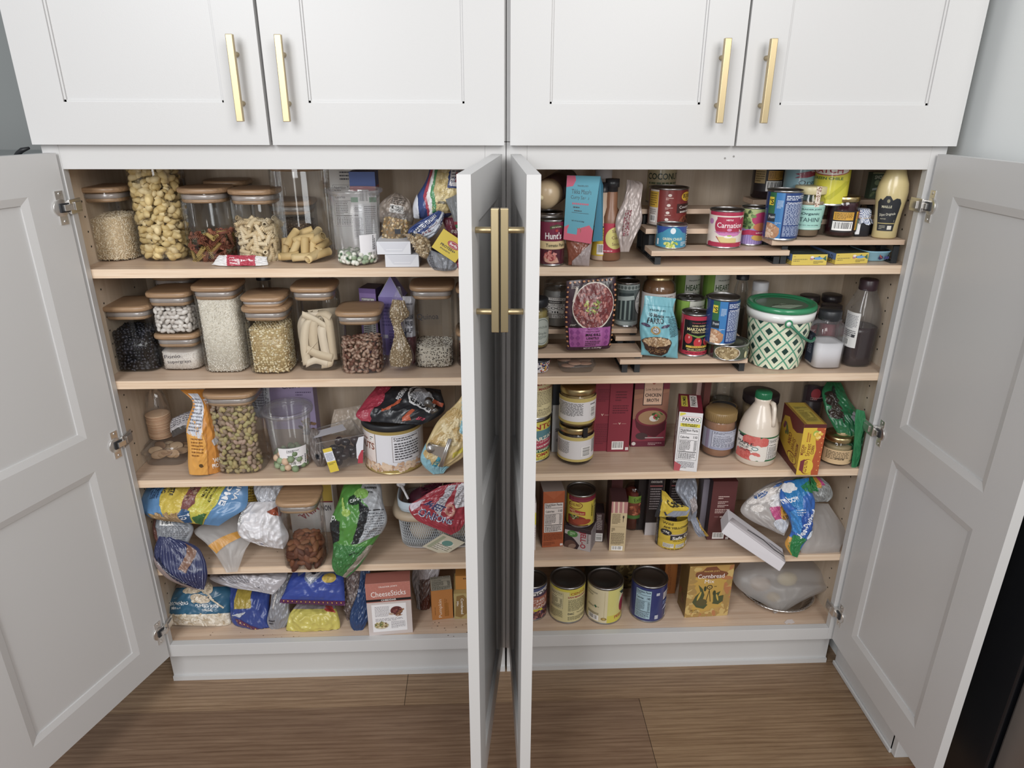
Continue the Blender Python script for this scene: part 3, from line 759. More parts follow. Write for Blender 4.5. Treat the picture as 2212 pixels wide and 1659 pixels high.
def shellmesh(k):
    V = []; F = []; n, m_ = 12, 8
    for side in (0, 1):
        for i in range(n+1):
            t = i/n; a = t*3.3-1.65; rad = (.0072*math.sin(math.pi*(.12+.8*t))+.0012)*(1-side*.16)
            for j in range(m_+1):
                b = (j/m_)*4.6-2.3
                cx, cz = math.cos(a)*.0075, math.sin(a)*.0085
                V.append((cx+rad*math.cos(b)*math.cos(a), rad*math.sin(b), cz+rad*math.cos(b)*math.sin(a)))
    N_ = (n+1)*(m_+1)
    for i in range(n):
        for j in range(m_):
            a, b, c_, d = i*(m_+1)+j, i*(m_+1)+j+1, (i+1)*(m_+1)+j+1, (i+1)*(m_+1)+j
            F.append((a, b, c_, d)); F.append((N_+d, N_+c_, N_+b, N_+a))
    return piece_mesh('shell_pasta', V, F, k)
sh = [shellmesh(k) for k in ('#dcc389', '#e3cd9a', '#d3b87c')]
pieces('shell_pasta', 'pale yellow snail shell pasta piece inside the tall canister on top shelf', 'pasta', 'shell pasta in the tall canister', sh, fill_points(c, r-.002, .004, .206, ex, .0145, 2, 0, .35, inset=.009, backtoo=False, seed=2), 1.0, 2, .5, 290)
# tricolour spirals
def spiral(name, L, R_, turns, col, wdt=.5):
    V = []; F = []; n = 34
    for i in range(n+1):
        t = i/n; x = (t-.5)*L
        for q in range(3):
            a = t*turns*6.283+q*2.094
            for rr, dx in ((.0008, 0), (R_, 0.0)): V.append((x+dx, rr*math.cos(a), rr*math.sin(a)))
            a2 = a+.35; V.append((x, R_*.8*math.cos(a2), R_*.8*math.sin(a2)))
    for i in range(n):
        for q in range(3):
            b = i*9+q*3; d = b+9
            F += [(b, b+1, d+1, d), (b+1, b+2, d+2, d+1), (b+2, b, d, d+2)]
    return piece_mesh(name, V, F, col)
c, r, ex, lv = rcan('glass canister of red, green and yellow spiral pasta beside the tall shell canister', 413, 515, 567, 408, Z1, 516, 2.7)
sp = [spiral('spiral_pasta', .034, .0056, 3.2, k) for k in ('#b86f55', '#c07a5c', '#a9624b', '#77755a', '#c9aa62', '#b5745b')]
pieces('spiral_pasta', 'red, green or yellow spiral pasta piece in the third canister on top shelf', 'pasta', 'spiral pasta pieces', sp, fill_points(c, r-.001, .003, lv+.004, ex, .0165, 2, .12, .5, inset=.008, seed=5), 1.0, 3, .8, 150)
c, r, ex, lv = rcan('glass canister of ridged corkscrew pasta, fourth from left on top shelf', 517, 617, 567, 411, Z1, 483, 2.7)
cm = [tubemesh('corkscrew_pasta', .032, .0048, .0012, k, bend=b, ribs=9, seg=10, rings=36, amp=.17) for k, b in (('#e0cba4', .5), ('#d8c096', 1.1), ('#e8d6b4', .05))]
pieces('corkscrew_pasta', 'cream ridged corkscrew pasta piece in the fourth canister on top shelf', 'pasta', 'corkscrew pasta pieces', cm, fill_points(c, r-.001, .003, lv, ex, .0155, 2, .0, .5, inset=.007, backtoo=False, seed=6), 1.0, 4, .8, 200)
c, r, ex, _ = rcan('tall, mostly empty glass canister with rigatoni at its bottom', 604, 722, 570, 372, Z1, None, 2.7, h=.226)
rg = [tubemesh('rigatoni', .045, .0088, .0014, k, bend=b, ribs=0, seg=24, rings=6) for k, b in (('#d6b77c', .35), ('#ddc28b', .1))]
rn = random.Random(12)
for i, (dx, dy, dz, ax, tl) in enumerate([(-.042, -.02, .022, 80, 70), (-.02, -.028, .022, 20, 62), (-.03, -.040, .009, 0, 5), (0, -.046, .0085, 5, 3), (.004, -.034, .026, 85, 75), (.025, -.042, .011, 60, 15), (.038, -.03, .012, 40, 10), (.018, -.02, .026, 100, 60), (.036, -.01, .026, 70, 20), (.02, .005, .01, 20, 0), (-.02, 0, .01, 60, 0), (-.04, .01, .012, 90, 10), (0, .02, .012, 30, 5), (.03, .025, .02, 0, 30), (-.005, -.012, .04, -20, 12), (-.03, .03, .02, 45, 20), (.0, -.02, .045, 15, 10), (.028, -.02, .042, -30, 25), (-.028, -.015, .045, 60, 40), (.02, .01, .05, 80, 10), (-.01, .02, .05, 10, 20)]):
    o = bpy.data.objects.new('rigatoni', rg[i % 2]); COL.objects.link(o); o.location = (c[0]+dx, c[1]+dy, c[2]+.004+dz)
    o.rotation_euler = (rn.uniform(0, 3), math.radians(-tl), math.radians(ax)); tag(o, 'golden ribbed rigatoni tube at the bottom of the tall, nearly empty canister', 'pasta', 'rigatoni pieces')
# canisters behind
canister('glass canister standing behind the spiral and corkscrew pasta canisters', -.645, .193, Z1, .098, .163, 3.0)
c, r, ex = canister('short glass canister of dark grain behind the corkscrew pasta canister', -.50, .192, Z1, .10, .118, 4.0)
fill('lentils', 'brown grains low in the short canister at back of top shelf', c, r, .07, ex, .005, (.005, .0045, .0025), ['#8c7460', '#a38a70', '#75604f'], '#5d4b3e', 0, 31)
c, r, ex = canister('tall dark filled glass canister at the back left of top shelf', -.80, .197, Z1, .095, .175, 3.0)
# snack packet lying at the front
bag('snack_packet', 'small red and clear snack packet lying at front edge of top shelf',
    [(459, 571, 472, 551, .075, .09), (492, 577, 492, 552, .068, .09), (525, 578, 525, 553, .068, .09), (558, 577, 556, 553, .068, .09), (580, 573, 575, 555, .075, .09)][::-1],
    .016, '#dcd9d8', [('r', 0, .24, 1, .78, '#bb3f52'), ('r', .0, .2, 1, .24, '#e9e4e4'), ('l', .15, .3, .8, .5, 3, '#f3e9ea', True), ('t', 'snaps', .5, .6, .5, .2, '#f3e9ea', 90)], 'film', wr=.003, seed=3, ends=(.1, .1), floor=Z1+.001, side=.6)
# clear deli tub with wasabi peas
def tubprof(r0, r1, h): return [(r0-.006, 0), (r0-.002, .001), (r0, .005), (r1-.003, h-.012), (r1, h-.008), (r1+.0035, h-.006), (r1+.004, h-.001), (r1+.002, h), (r1-.001, h-.001), (r1-.004, h-.006), (r1-.0045, h-.012)]
x, y, w_, h = jx(730, 814, 577, 420, Z1); 
t = jar('deli_tub', 'open clear plastic deli tub of green and white snacks, front of top shelf', 'tub', x, y, Z1, tubprof(.0455, .0575, .158), 'tub',
        label=(.018, .066, .0475, .050, '#e9e7ea'), a0=14, a1=62, deco=[('b', .35, .04, .92, .22), ('l', .7, .3, .9, .95, 2, K, True)])
pm = []
for k, (base, sp_) in enumerate((('#d9d8cd', '#5f7a58'), ('#e4e2d8', '#3f6345'), ('#8fa183', '#dcdcd0'))):
    V, F = ICO2; rn = random.Random(k); nn = [Vector((rn.gauss(0, 1), rn.gauss(0, 1), rn.gauss(0, 1))).normalized() for _ in range(3)]
    cc = np.array([lin(sp_) if any(Vector(v).dot(q) > .8 for q in nn) else lin(base) for v in V]); pm.append(piece_mesh('coated_pea', V*.0062, F, '#fff', 'food', True, cc))
pieces('coated_pea', 'white and green coated pea in the open clear tub on top shelf', 'snack', 'coated peas in the open tub', pm, fill_points((x, y+.0475, Z1), .044, .002, .026, 2.0, .0122, 2, 0, .3, inset=.0062, seed=8), 1.0, 6, 0, 120)
# pasta boxes behind the tub
carton('pasta_box', 'white pasta box with blue, red and green bands behind the clear tub', at(755, 395, 1, .172)[0], .172, Z1, .058, .055, .186, .0, '#e6e4e4',
       [('r', 0, .83, 1, 1, '#4c64a8'), ('r', 0, .775, 1, .83, '#c75363'), ('r', 0, .64, 1, .70, '#4f9569'), ('b', .28, .62, .72, .79), ('n', .04, .2, .42, .6, '', '#e2e1e4'), ('l', .5, .2, .94, .6, 16, '#77777f'), ('r', .5, .13, 1, .17, '#4f9569'), ('r', .5, .04, 1, .1, '#c75363'), ('r', 0, 0, 1, .035, '#4c64a8')],
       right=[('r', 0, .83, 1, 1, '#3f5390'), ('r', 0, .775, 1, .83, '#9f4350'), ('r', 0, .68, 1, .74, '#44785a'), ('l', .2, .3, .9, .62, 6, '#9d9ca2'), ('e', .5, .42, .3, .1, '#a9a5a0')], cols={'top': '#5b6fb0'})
carton('cardboard_box', 'white nutrition printed box standing behind the banded pasta box', -.405, .225, Z1, .06, .05, .19, 0, '#dedcd9', [('n', .1, .3, .95, .8), ('l', .4, .85, .9, .97, 3, '#55545a')])
# stacked white boxes
xa, ya, yw, ww = foot2((833, 577), (905, 577), Z1)
carton('cardboard_box', 'small white folded-end box, lower of the stacked pair on top shelf', xa, ya, Z1, ww, .12, .0265, 0.0, '#dcdde2', [('p', [(.25, .2), (.75, .2), (.95, .95), (.05, .95), (.25, .2)], '#d1d2d9'), ('r', .27, .36, .75, .4, '#e9e9ee')], group=None)
carton('cardboard_box', 'small white folded-end box, upper of the stacked pair on top shelf', xa-.0165, ya+.002, Z1+.027, ww, .12, .0275, 0.0, '#dcdde2', [('p', [(.25, .2), (.75, .2), (.95, .95), (.05, .95), (.25, .2)], '#d1d2d9'), ('r', .27, .36, .75, .4, '#e9e9ee')])
# bag of ring cereal on them
ZB = Z1+.0545
def blob(m, pts, geo, size, cols, rn, N=(0, -1, 0), flat=True):
    V, F = geo
    for P in pts: place_grain(m, V, F, np.array(P), np.array(N, float), size, lin(rn.choice(cols)), rn, flat)
def bagfill(name, lab, B, d, size, cols, v0, v1, u0=.06, u1=.94, seed=1, geo=OCT, gf=OCF, cat='dry goods', mt='food', corecol='#8a7350', inset=.0022):
    """grains just inside a clear bag: a core that follows the bag with grains on it"""
    m = MB(); rn = random.Random(seed); U, V = np.meshgrid(np.linspace(u0, u1, 16), np.linspace(v0, v1, 18))
    for sg in (1, -1):
        G = B.base(U.ravel(), V.ravel(), sg); G = G-B.N0*(inset+size[2]*.6)*sg; m.grid(G.reshape(18, 16, 3), 0, lin(corecol))
    nu = int(B.W*(u1-u0)/d); nv = int(B.H*(v1-v0)/d); q = [(u0+(u1-u0)*(i+rn.uniform(.1, .9))/nu, v0+(v1-v0)*(j+rn.uniform(.1, .9))/nv) for i in range(nu) for j in range(nv)]
    q = np.array(q); P = B.base(q[:, 0], q[:, 1], 1)-B.N0*(inset+size[2]*.3)
    for p_ in P: place_grain(m, geo, gf, p_, B.N0, size, lin(rn.choice(cols)), rn)
    c0 = P.mean(0); o = m.build(name, mt, loc=tuple(c0)); tag(o, lab, cat, kind='stuff'); return o
o = bag('clear_bag', 'clear bag of puffed wheat resting on the stacked white boxes', [(872, 452, 888, 458, .13), (838, 458, 890, 470, .12), (824, 478, 888, 490, .115), (820, 500, 884, 508, .11), (824, 520, 868, 524, .11)], .05, '#fff', (), 'wrap', seed=21, wr=.005, ends=(.6, 0), floor=ZB)
bagfill('puffed_wheat', 'golden puffed wheat inside the clear bag on the stacked white boxes', o_B[o.name], .0062, (.008, .006, .004), ['#c9a873', '#b8935d', '#dcc292', '#a98250'], .06, .62, seed=4)
m = MB(); m.box(0, .0125, -.0006, 0, 0, .010); V = m.v[0]; P = at(853, 505, 1, .05); m.v[0] = V+P; tag(m.build('price_sticker', mat('dark_sticker', '#2e3038', .4)), 'tiny dark square sticker on front of the puffed wheat bag', 'sticker')
bag('paper_wrapped_bag', 'crumpled brown see-through bag with barcode behind the puffed wheat', [(852, 415, 868, 420, .17), (838, 424, 884, 432, .165), (826, 440, 888, 452, .16), (822, 462, 890, 472, .16), (822, 480, 890, 486, .16)], .05, '#9c8f84', [('b', .3, .35, .75, .6), ('l', .3, .62, .8, .85, 4, '#5c554f')], seed=22, wr=.006, ends=(.3, 0))
# shell pasta bag with tricolour bands
o = bag('pasta_bag', 'large blue bag of shell pasta with red, white and green band', [(925, 366, 1003, 360, .13), (915, 395, 1003, 392, .12), (905, 420, 1002, 425, .115), (896, 448, 985, 455, .11), (893, 470, 958, 478, .11)], .07, '#3d4f86',
    [('p', [(.30, 1), (1, 1), (1, .2), (.62, .12), (.42, .3), (.30, .6)], '#c4b180'), ('S', .42, .22, .98, .98, 80, .013, ['#d8c48e', '#cfb97f', '#e2d2a3', '#ab9560'], .75),
     ('p', [(.10, 1), (.17, 1), (.22, .45), (.52, .02), (.46, .02), (.14, .45)], '#b0485a'), ('p', [(.17, 1), (.23, 1), (.27, .5), (.58, .04), (.52, .02), (.21, .45)], '#e6e4e4'), ('p', [(.23, 1), (.30, 1), (.33, .55), (.62, .1), (.58, .04), (.27, .5)], '#4f9160'),
     ('p', [(0, .0), (.2, 0), (.06, .4), (0, .5)], '#dcdfe8'), ('r', .62, .62, 1, .98, '#3a4a7c'), ('r', .65, .65, .99, .95, '#d9d6d8'), ('l', .68, .7, .95, .93, 4, '#5b5b66'), ('r', .78, .72, .83, .88, '#b54a50'), ('l', .5, .3, .85, .4, 1, '#77715e')], seed=23, wr=.004, ends=(0, .6))
bag('pasta_bag', 'folded blue and silver bag top printed IMPORTED ITALIAN, in front of the shell pasta', [(948, 452, 961, 462, .085), (930, 462, 958, 482, .08), (908, 476, 945, 500, .075), (888, 494, 925, 514, .075), (884, 505, 905, 520, .075)], .03, '#34467f',
    [('r', .55, 0, 1, 1, '#c9cdd6'), ('t', 'IMPORTED ITALIAN', .30, .45, .75, .22, '#e9eaf0', 90), ('r', .8, .7, .86, 1, '#2e3a64'), ('r', .9, .7, .95, 1, '#2e3a64'), ('l', .6, .2, .75, .7, 2, '#8b4a55', True)], seed=24, wr=.004, ends=(.2, .2))
bag('clear_bag', 'clear twisted bag of brown seeds under the blue bag top, top shelf', [(868, 506, 885, 512, .075), (880, 510, 905, 508, .065), (893, 528, 925, 520, .055), (900, 545, 930, 545, .05), (912, 558, 926, 560, .05)], .045, '#b09a7e', [('S', .05, .05, .95, .7, 260, .004, ['#8f7757', '#c7b08b', '#a58c66', '#d9c7a6'], .7), ('r', .42, .62, .62, .78, '#2c2d33')], 'film', seed=25, wr=.004, ends=(.4, .3))
bag('grey_bag', 'smoky grey plastic bag bulging over front of the top shelf', [(925, 538, 985, 560, .06), (922, 552, 990, 572, .045), (930, 572, 985, 580, .035), (945, 588, 975, 590, .03)], .05, '#8c8e94', [('l', .05, .2, .2, .9, 3, '#4d4d55', True)], seed=26, wr=.004, ends=(.2, .5), floor=Z1-.006)
bag('snack_bag', 'dark crimson bag squeezed behind the centre door on top shelf', [(955, 470, 1004, 470, .10), (960, 500, 1004, 500, .095), (965, 530, 1004, 530, .09), (985, 570, 1004, 572, .04), (990, 590, 1004, 592, .035)], .03, '#6e2f3c', [('r', 0, .0, 1, .3, '#a23b4a'), ('l', .3, .5, .8, .8, 3, '#9f8a88')], seed=27, wr=.004)
bag('clear_bag', 'clear bag printed with green and red band at right of top shelf', [(966, 430, 1004, 410, .08), (972, 455, 1004, 450, .075), (978, 480, 1004, 478, .07), (988, 500, 1004, 502, .065)], .03, '#7d7f80', [('r', 0, .1, 1, .2, '#3f7e55'), ('r', 0, .02, 1, .1, '#d9dad8'), ('r', 0, .2, 1, .28, '#9e3d48')], seed=28, wr=.004)
# yellow spaghetti box, tilted
A = at(932, 534, 1, .02); B = at(983, 568, 1, .01); D = at(955, 492, 1, .035)
ux = B-A; uz = D-A
carton('spaghetti_box', 'tilted yellow and navy protein spaghetti box at front right of top shelf', *A, float(np.linalg.norm(ux)), .115, float(np.linalg.norm(uz)), 0, '#e0c33c',
    [('e', .62, .62, .24, .16, '#b0303c'), ('e', .62, .62, .2, .12, '#f1ece6'), ('e', .62, .62, .195, .11, '#b0303c'), ('t', 'Barilla', .62, .62, .3, .11, '#f6f1ea'), ('t', 'PROTEIN+', .5, .38, .6, .12, '#2a2a33'), ('t', 'SPAGHETTI', .45, .22, .4, .06, '#3a3a40')],
    top=[('l', .2, .2, .8, .4, 2, '#6d6330')], cols={'left': '#27304f', 'top': '#d6ba3c', 'bottom': '#27304f'}, tilt=(ux, None, uz) if False else (ux, (0, 1, 0), uz))
# ================================================================== left cabinet, shelf two
c, r, ex, lv = rcan('square glass canister of black beans, lowest lid at left end of second shelf', 262, 360, 805, 664, Z2, 722, 4.5)
fill('black_beans', 'glossy black beans half filling the leftmost canister on second shelf', c, r, lv, ex, .0082, (.0105, .0066, .0056), ['#26272d', '#1e1f25', '#30313a', '#3c3c46'], '#141519', 0, 41, 'shiny', geo='ico')
cf = rcan('short glass canister of fonio with handwriting, under the white bean canister', 359, 450, 802, 724, Z2, 762, 4.5)
c, r, ex, lv = cf
fill('fonio', 'fine off white fonio grain in the short handwritten canister', c, r, lv, ex, .0042, (.0022, .0018, .0018), ['#ddd2c6', '#cfc3b6', '#efe6dc', '#b0a294'], '#e3dbd2', 0, 42)
def hand(parent, lines, c, r, z, ex, a0, a1, hh):
    m = MB(); S = cyl_surf(c, r+.0032, z-hh, z+hh, a0, a1, ex=ex)
    d = Deco(m, S, r*math.radians(a1-a0), 2*hh, 0, lim=(.06, .4), off=.0003)
    d.run(lines); m.build('handwriting', 'plastic', parent)
par = [o for o in COL.objects if o.get('label', '').startswith('short glass canister of fonio')][0]
hand(par, [('t', 'Fonio', .36, .76, .52, .3, '#3c3942', 4, False), ('t', 'supergrain', .54, .26, .74, .34, '#3c3942', 2, False)], c, r, c[2]+.030, ex, -38, 38, .014)
cw = canister('glass canister of white beans, stacked on the short fonio canister', c[0]-.002, c[1]-(r+.0028), Z2+hgt(404, 724, c[1]-r, Z2)+.0012, .098, .098, 4.5)
c, r, ex = cw
fill_w = fill_points(c, r-.001, .003, .060, ex, .0118, 2, 0, .3, inset=.0055, backtoo=False, seed=43)
V, F = ICO2
wb = [piece_mesh('white_bean', np.stack([V[:, 0]*.0082, V[:, 1]*.0052+V[:, 0]**2*.0014, V[:, 2]*.0045], 1), F, k, 'shiny') for k in ('#ddd6cf', '#e8e2db', '#d2cac2')]
pieces('white_bean', 'white kidney shaped bean in the canister stacked on second shelf', 'bean', 'white beans in the stacked canister', wb, fill_w, 1.0, 5, .9, 300)
c, r, ex, lv = rcan('tall square glass canister full of white rice on second shelf', 452, 543, 807, 620, Z2, 640, 4.5)
fill('rice', 'white rice filling the tall square canister on second shelf', c, r, lv, ex, .0042, (.007, .0021, .002), ['#f3eee2', '#e8e1d2', '#faf5ea', '#d9d1c0'], '#e0d8c8', 0, 44)
c, r, ex, lv = rcan('square glass canister of popping corn with a spare lid on top', 549, 641, 810, 666, Z2, 712, 4.5)
fill('popcorn_kernels', 'cream yellow popping corn kernels in the canister under the spare lid', c, r, lv, ex, .0062, (.0078, .0054, .0044), ['#efe0b8', '#e3cf9f', '#f7ebca', '#cbb080'], '#bfa675', 0, 45, 'shiny')
lz = hgt(595, 666, c[1]-r, Z2)
t = empty('canister_lid', (c[0]-.002, c[1], Z2+lz), 'spare bamboo lid lying on top of the popping corn canister', 'lid')
m = MB(); cc = (c[0]-.002, c[1], Z2+lz+.001)
m.lathe([(.0001, 0), (.042, 0), (.043, .002), (.043, .006), (.0415, .0065), (.0415, .013), (.048, .0135), (.0495, .016), (.0495, .021), (.047, .0235), (.0001, .0238)], cc, 60, 0, ex=4.5); m.build('lid_disc', 'bamboo', t)
m = MB(); m.lathe([(.0425, .0065), (.0455, .008), (.044, .0095), (.0455, .0115), (.0425, .013)], cc, 60, 0, ex=4.5); m.build('seal_ring', 'seal', t)
c, r, ex, lv = rcan('square glass canister of wide ribbon pasta on second shelf', 653, 741, 803, 622, Z2, 660, 4.5)
# ribbons
rn = random.Random(8)
def ribbon(pts, wv, col):
    m = MB(); P = [Vector(p) for p in pts]; w2 = Vector(wv)*1.4; L = []
    for k in range(len(P)-1):
        for s_ in np.linspace(0, 1, 6, endpoint=False):
            p0 = P[max(k-1, 0)]; p1 = P[k]; p2 = P[k+1]; p3 = P[min(k+2, len(P)-1)]; q = s_
            L.append(.5*((2*p1)+(p2-p0)*q+(2*p0-5*p1+4*p2-p3)*q*q+(3*p1-p0-3*p2+p3)*q**3))
    L.append(P[-1]); G = np.array([[tuple(p-w2*.5), tuple(p+w2*.5)] for p in L]); m.grid(G, 0, lin(col)); return m
R_ = r-.008
rib = [([(-.028, -R_, .01), (-.03, -R_, .06), (-.022, -R_+.004, .105), (-.012, -R_+.012, .118), (-.01, -R_+.02, .09)], (.014, 0, .003)),
       ([(-.008, -R_+.001, .035), (-.008, -R_+.002, .08), (-.004, -R_+.006, .112), (.004, -R_+.014, .118), (.008, -R_+.018, .08)], (.015, 0, 0)),
       ([(.018, -R_, .03), (.014, -R_, .075), (.014, -R_+.004, .098), (.022, -R_+.012, .104), (.03, -R_+.02, .07)], (.014, 0, -.002)),
       ([(-.034, -R_+.002, .022), (-.02, -R_-.002, .045), (-.005, -R_-.001, .062)], (.012, 0, .010)),
       ([(-.026, -R_-.001, .05), (.0, -R_-.002, .036), (.032, -R_, .026)], (.003, 0, .014)), ([(-.03, -R_, .012), (-.005, -R_-.001, .022), (.02, -R_, .012)], (.003, 0, .013)),
       ([(-.03, -R_+.01, .13), (0, -R_+.006, .117), (.03, -R_+.004, .096)], (.002, .0, .011)), ([(.034, -R_+.004, .02), (.033, -R_+.004, .07), (.03, -R_+.006, .115), (.02, -R_+.016, .125)], (.012, .004, 0)),
       ([(-.035, -R_+.012, .02), (-.036, -.01, .08), (-.03, -.01, .12), (-.016, 0, .128)], (.004, .013, 0)), ([(0, -R_+.02, .02), (.0, -R_+.02, .1), (.012, -.01, .125)], (.04, .0, 0)),
       ([(.0, -.01, .127), (.02, -R_+.016, .131), (.036, -R_+.006, .124)], (.004, .008, .008)), ([(-.02, -R_+.014, .02), (-.024, -R_+.016, .1), (-.01, -.01, .13)], (.03, 0, 0)),
       ([(.01, 0, .02), (.02, .01, .1), (.01, .02, .13)], (.05, .02, 0)), ([(.005, -R_+.001, .008), (.03, -R_+.001, .014), (.035, -R_+.01, .03)], (.002, 0, .012))]
for i, (pts, wv) in enumerate(rib):
    m = ribbon([(c[0]+a, c[1]+b, c[2]+d+.004) for a, b, d in pts], wv, ('#e6d5b9', '#dfccae', '#ecdcc3')[i % 3])
    o = m.build('ribbon_pasta', 'food', loc=(c[0], c[1], c[2]+.004), solid=.0009); tag(o, 'flat cream pappardelle ribbon in the wide pasta canister on second shelf', 'pasta', 'ribbon pasta in the canister')
c, r, ex, lv = rcan('square glass canister of pecan pieces at front of second shelf', 741, 833, 809, 675, Z2, 740, 4.5)
V, F = ICO
pc = []
for k in range(4):
    rn = random.Random(k); W_ = V*np.array([.0085, .0045, .003])*[rn.uniform(.6, 1.1), 1, 1]; W_[:, 2] += np.sin(W_[:, 0]*900)*.0008; 
    cc = np.array([lin(rn.choice(['#8c5f4c', '#7a4f40', '#a37a66', '#6d4438', '#c9ac97'])) for _ in V]); pc.append(piece_mesh('pecan_piece', W_, F, '#fff', 'food', True, cc))
pieces('pecan_piece', 'broken brown pecan piece in the canister at front of second shelf', 'nut', 'pecan pieces in the canister', pc, fill_points(c, r-.001, .003, lv+.004, ex, .0098, 2, 0, .5, inset=.004, backtoo=False, seed=46), 1.05, 7, .7, 300)
c, r, ex, lv = rcan('tall square glass canister marked Quinoa, one third full, on second shelf', 896, 984, 797, 620, Z2, 752, 4.5)
par = [o for o in COL.objects if o.get('label', '').startswith('tall square glass canister marked Quinoa')][0]
hand(par, [('t', 'Quinoa', .5, .5, .82, .8, '#2c2c33', 2, False)], c, r, c[2]+.128, ex, -42, 22, .010)
fill('quinoa', 'black and white quinoa seeds in the canister marked Quinoa', c, r, lv, ex, .0040, (.0034, .0034, .0028), ['#ece4d6', '#ddd4c4', '#efe9dc', '#3b332d', '#2e2823', '#e4dccb'], '#c9bfae', 0, 47)
c, r, ex = canister('canister of kidney beans, lower of the pair beside the centre door', -.068, c[1]-r-.0028+.002, Z2, .092, .088, 4.5)
kx = (c, r)
V, F = ICO
fill('kidney_beans', 'dark red kidney beans in the canister beside the centre door', c, r, .062, ex, .0112, (.0155, .0095, .008), ['#5f2c36', '#6d3440', '#532630'], '#2f1218', 0, 48, 'shiny', geo='ico')
c, r, ex = canister('canister of pale seeds, stacked on the kidney bean canister', -.068, c[1]-r-.0028, Z2+.0895, .088, .102, 4.5)
fill('quinoa', 'pale mixed quinoa in the canister stacked beside the centre door', c, r, .066, ex, .0040, (.0034, .0034, .0028), ['#e6dcc8', '#d6cab2', '#f0e8d8', '#857763'], '#cfc4ae', 0, 49)
# grain bag with a twisted waist
rw = [(858, 618, 866, 620, .10, None, .1), (848, 642, 874, 645, .098, None, .4), (843, 662, 880, 665, .096, None, .9), (840, 678, 887, 680, .094, None, .9), (847, 700, 868, 696, .092, None, .7), (850, 722, 874, 716, .088, None, .8), (843, 750, 888, 745, .084, None, 1.1), (840, 775, 893, 775, .08, None, 1.1), (844, 795, 882, 796, .078, None, .9)]
o = bag('clear_bag', 'clear hourglass shaped bag of pearled grain beside the Quinoa canister', rw, .042, '#fff', (), 'wrap', seed=51, wr=.003, ends=(.6, .1))
bagfill('pearled_grain', 'pale pearled grain inside the hourglass shaped clear bag', o_B[o.name], .0046, (.005, .0034, .003), ['#d8c7a8', '#c8b490', '#e8dac0', '#b29c78'], .03, .84, seed=5)
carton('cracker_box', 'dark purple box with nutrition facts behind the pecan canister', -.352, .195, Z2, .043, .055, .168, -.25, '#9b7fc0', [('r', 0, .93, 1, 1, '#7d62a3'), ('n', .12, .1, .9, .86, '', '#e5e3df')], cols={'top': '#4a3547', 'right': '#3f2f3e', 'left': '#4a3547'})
xg, yg = -.304, .18
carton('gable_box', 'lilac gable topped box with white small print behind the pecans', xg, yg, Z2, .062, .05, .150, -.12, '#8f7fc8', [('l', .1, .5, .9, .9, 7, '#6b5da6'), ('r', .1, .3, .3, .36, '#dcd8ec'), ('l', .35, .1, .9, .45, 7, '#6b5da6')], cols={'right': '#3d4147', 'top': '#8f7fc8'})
# its pointed top
g = [o for o in COL.objects if o.name.startswith('gable_box')][0]
m = MB(); x0, x1, y0, y1, z0, z1 = xg+.001, xg+.061, yg+.0, yg+.046, Z2+.150, Z2+.200
m.add([(x0, y0-.002, z0), (x1-.003, y0-.008, z0), (x1+.003, y1, z0), (x0+.003, y1, z0), ((x0+x1)/2, y0+.004, z1), ((x0+x1)/2, y1, z1)], [(0, 1, 4), (1, 2, 5, 4), (2, 3, 5), (3, 0, 4, 5)], 0, lin('#9b8fd6'))
m.tube([(x0, y0-.003, z0), ((x0+x1)/2, y0+.003, z1), (x1-.003, y0-.009, z0)], .0009, 5, 0, lin('#dfe3ea')); m.build('gable_top', 'paper', g)
bag('barley_bag', 'white pouch printed Italian pearled barley between grain bag and Quinoa canister', [(870, 640, 897, 640, .135), (868, 690, 897, 690, .13), (866, 735, 897, 735, .128), (866, 785, 897, 785, .125)], .03, '#b7b6bd',
    [('r', .0, .0, 1, .42, '#5b3138'), ('r', 0, .0, .4, .5, '#3c4560'), ('t', 'ITALIAN', .58, .72, .5, .07, '#44434c'), ('t', 'PEARLED', .58, .62, .5, .07, '#44434c'), ('t', 'BARLEY', .58, .52, .5, .07, '#44434c'), ('l', .3, .82, .8, .92, 2, '#77767e')], 'film', seed=52, wr=.002)
c, r, ex = canister('canister at the back left of second shelf with handwritten Lentils', -.80, .197, Z2, .096, .20, 4.5)
fill('lentils', 'brown lentils in the handwritten canister at back left of second shelf', c, r, .165, ex, .0048, (.005, .0045, .0025), ['#8c7460', '#a38a70', '#75604f', '#b8a088'], '#5d4b3e', 0, 53)
par = [o for o in COL.objects if o.get('label', '').startswith('canister at the back left of second')][0]
hand(par, [('t', 'Lentils', .5, .5, .8, .8, '#24242a', 3, False)], c, r, c[2]+.174, ex, -42, 42, .009)
jar('glass_bottle', 'glass spice bottle with black cap behind the popping corn canister', 'bottle', -.585, .20, Z2, [(.02, .001), (.021, .004), (.021, .15), (.016, .165), (.016, .19)], 'glass', fill='#3f3833', fillz=(.004, .8), lid=[(.0175, .185), (.0175, .215)], lidcol='#25262b')
jar('glass_bottle', 'clear ribbed glass bottle behind the ribbon pasta canister', 'bottle', -.432, .19, Z2, [(.026, .001), (.028, .004), (.028, .15), (.019, .172), (.019, .2)], 'glass', lid=[(.0205, .195), (.0205, .214)], lidcol='#9d9aa5')
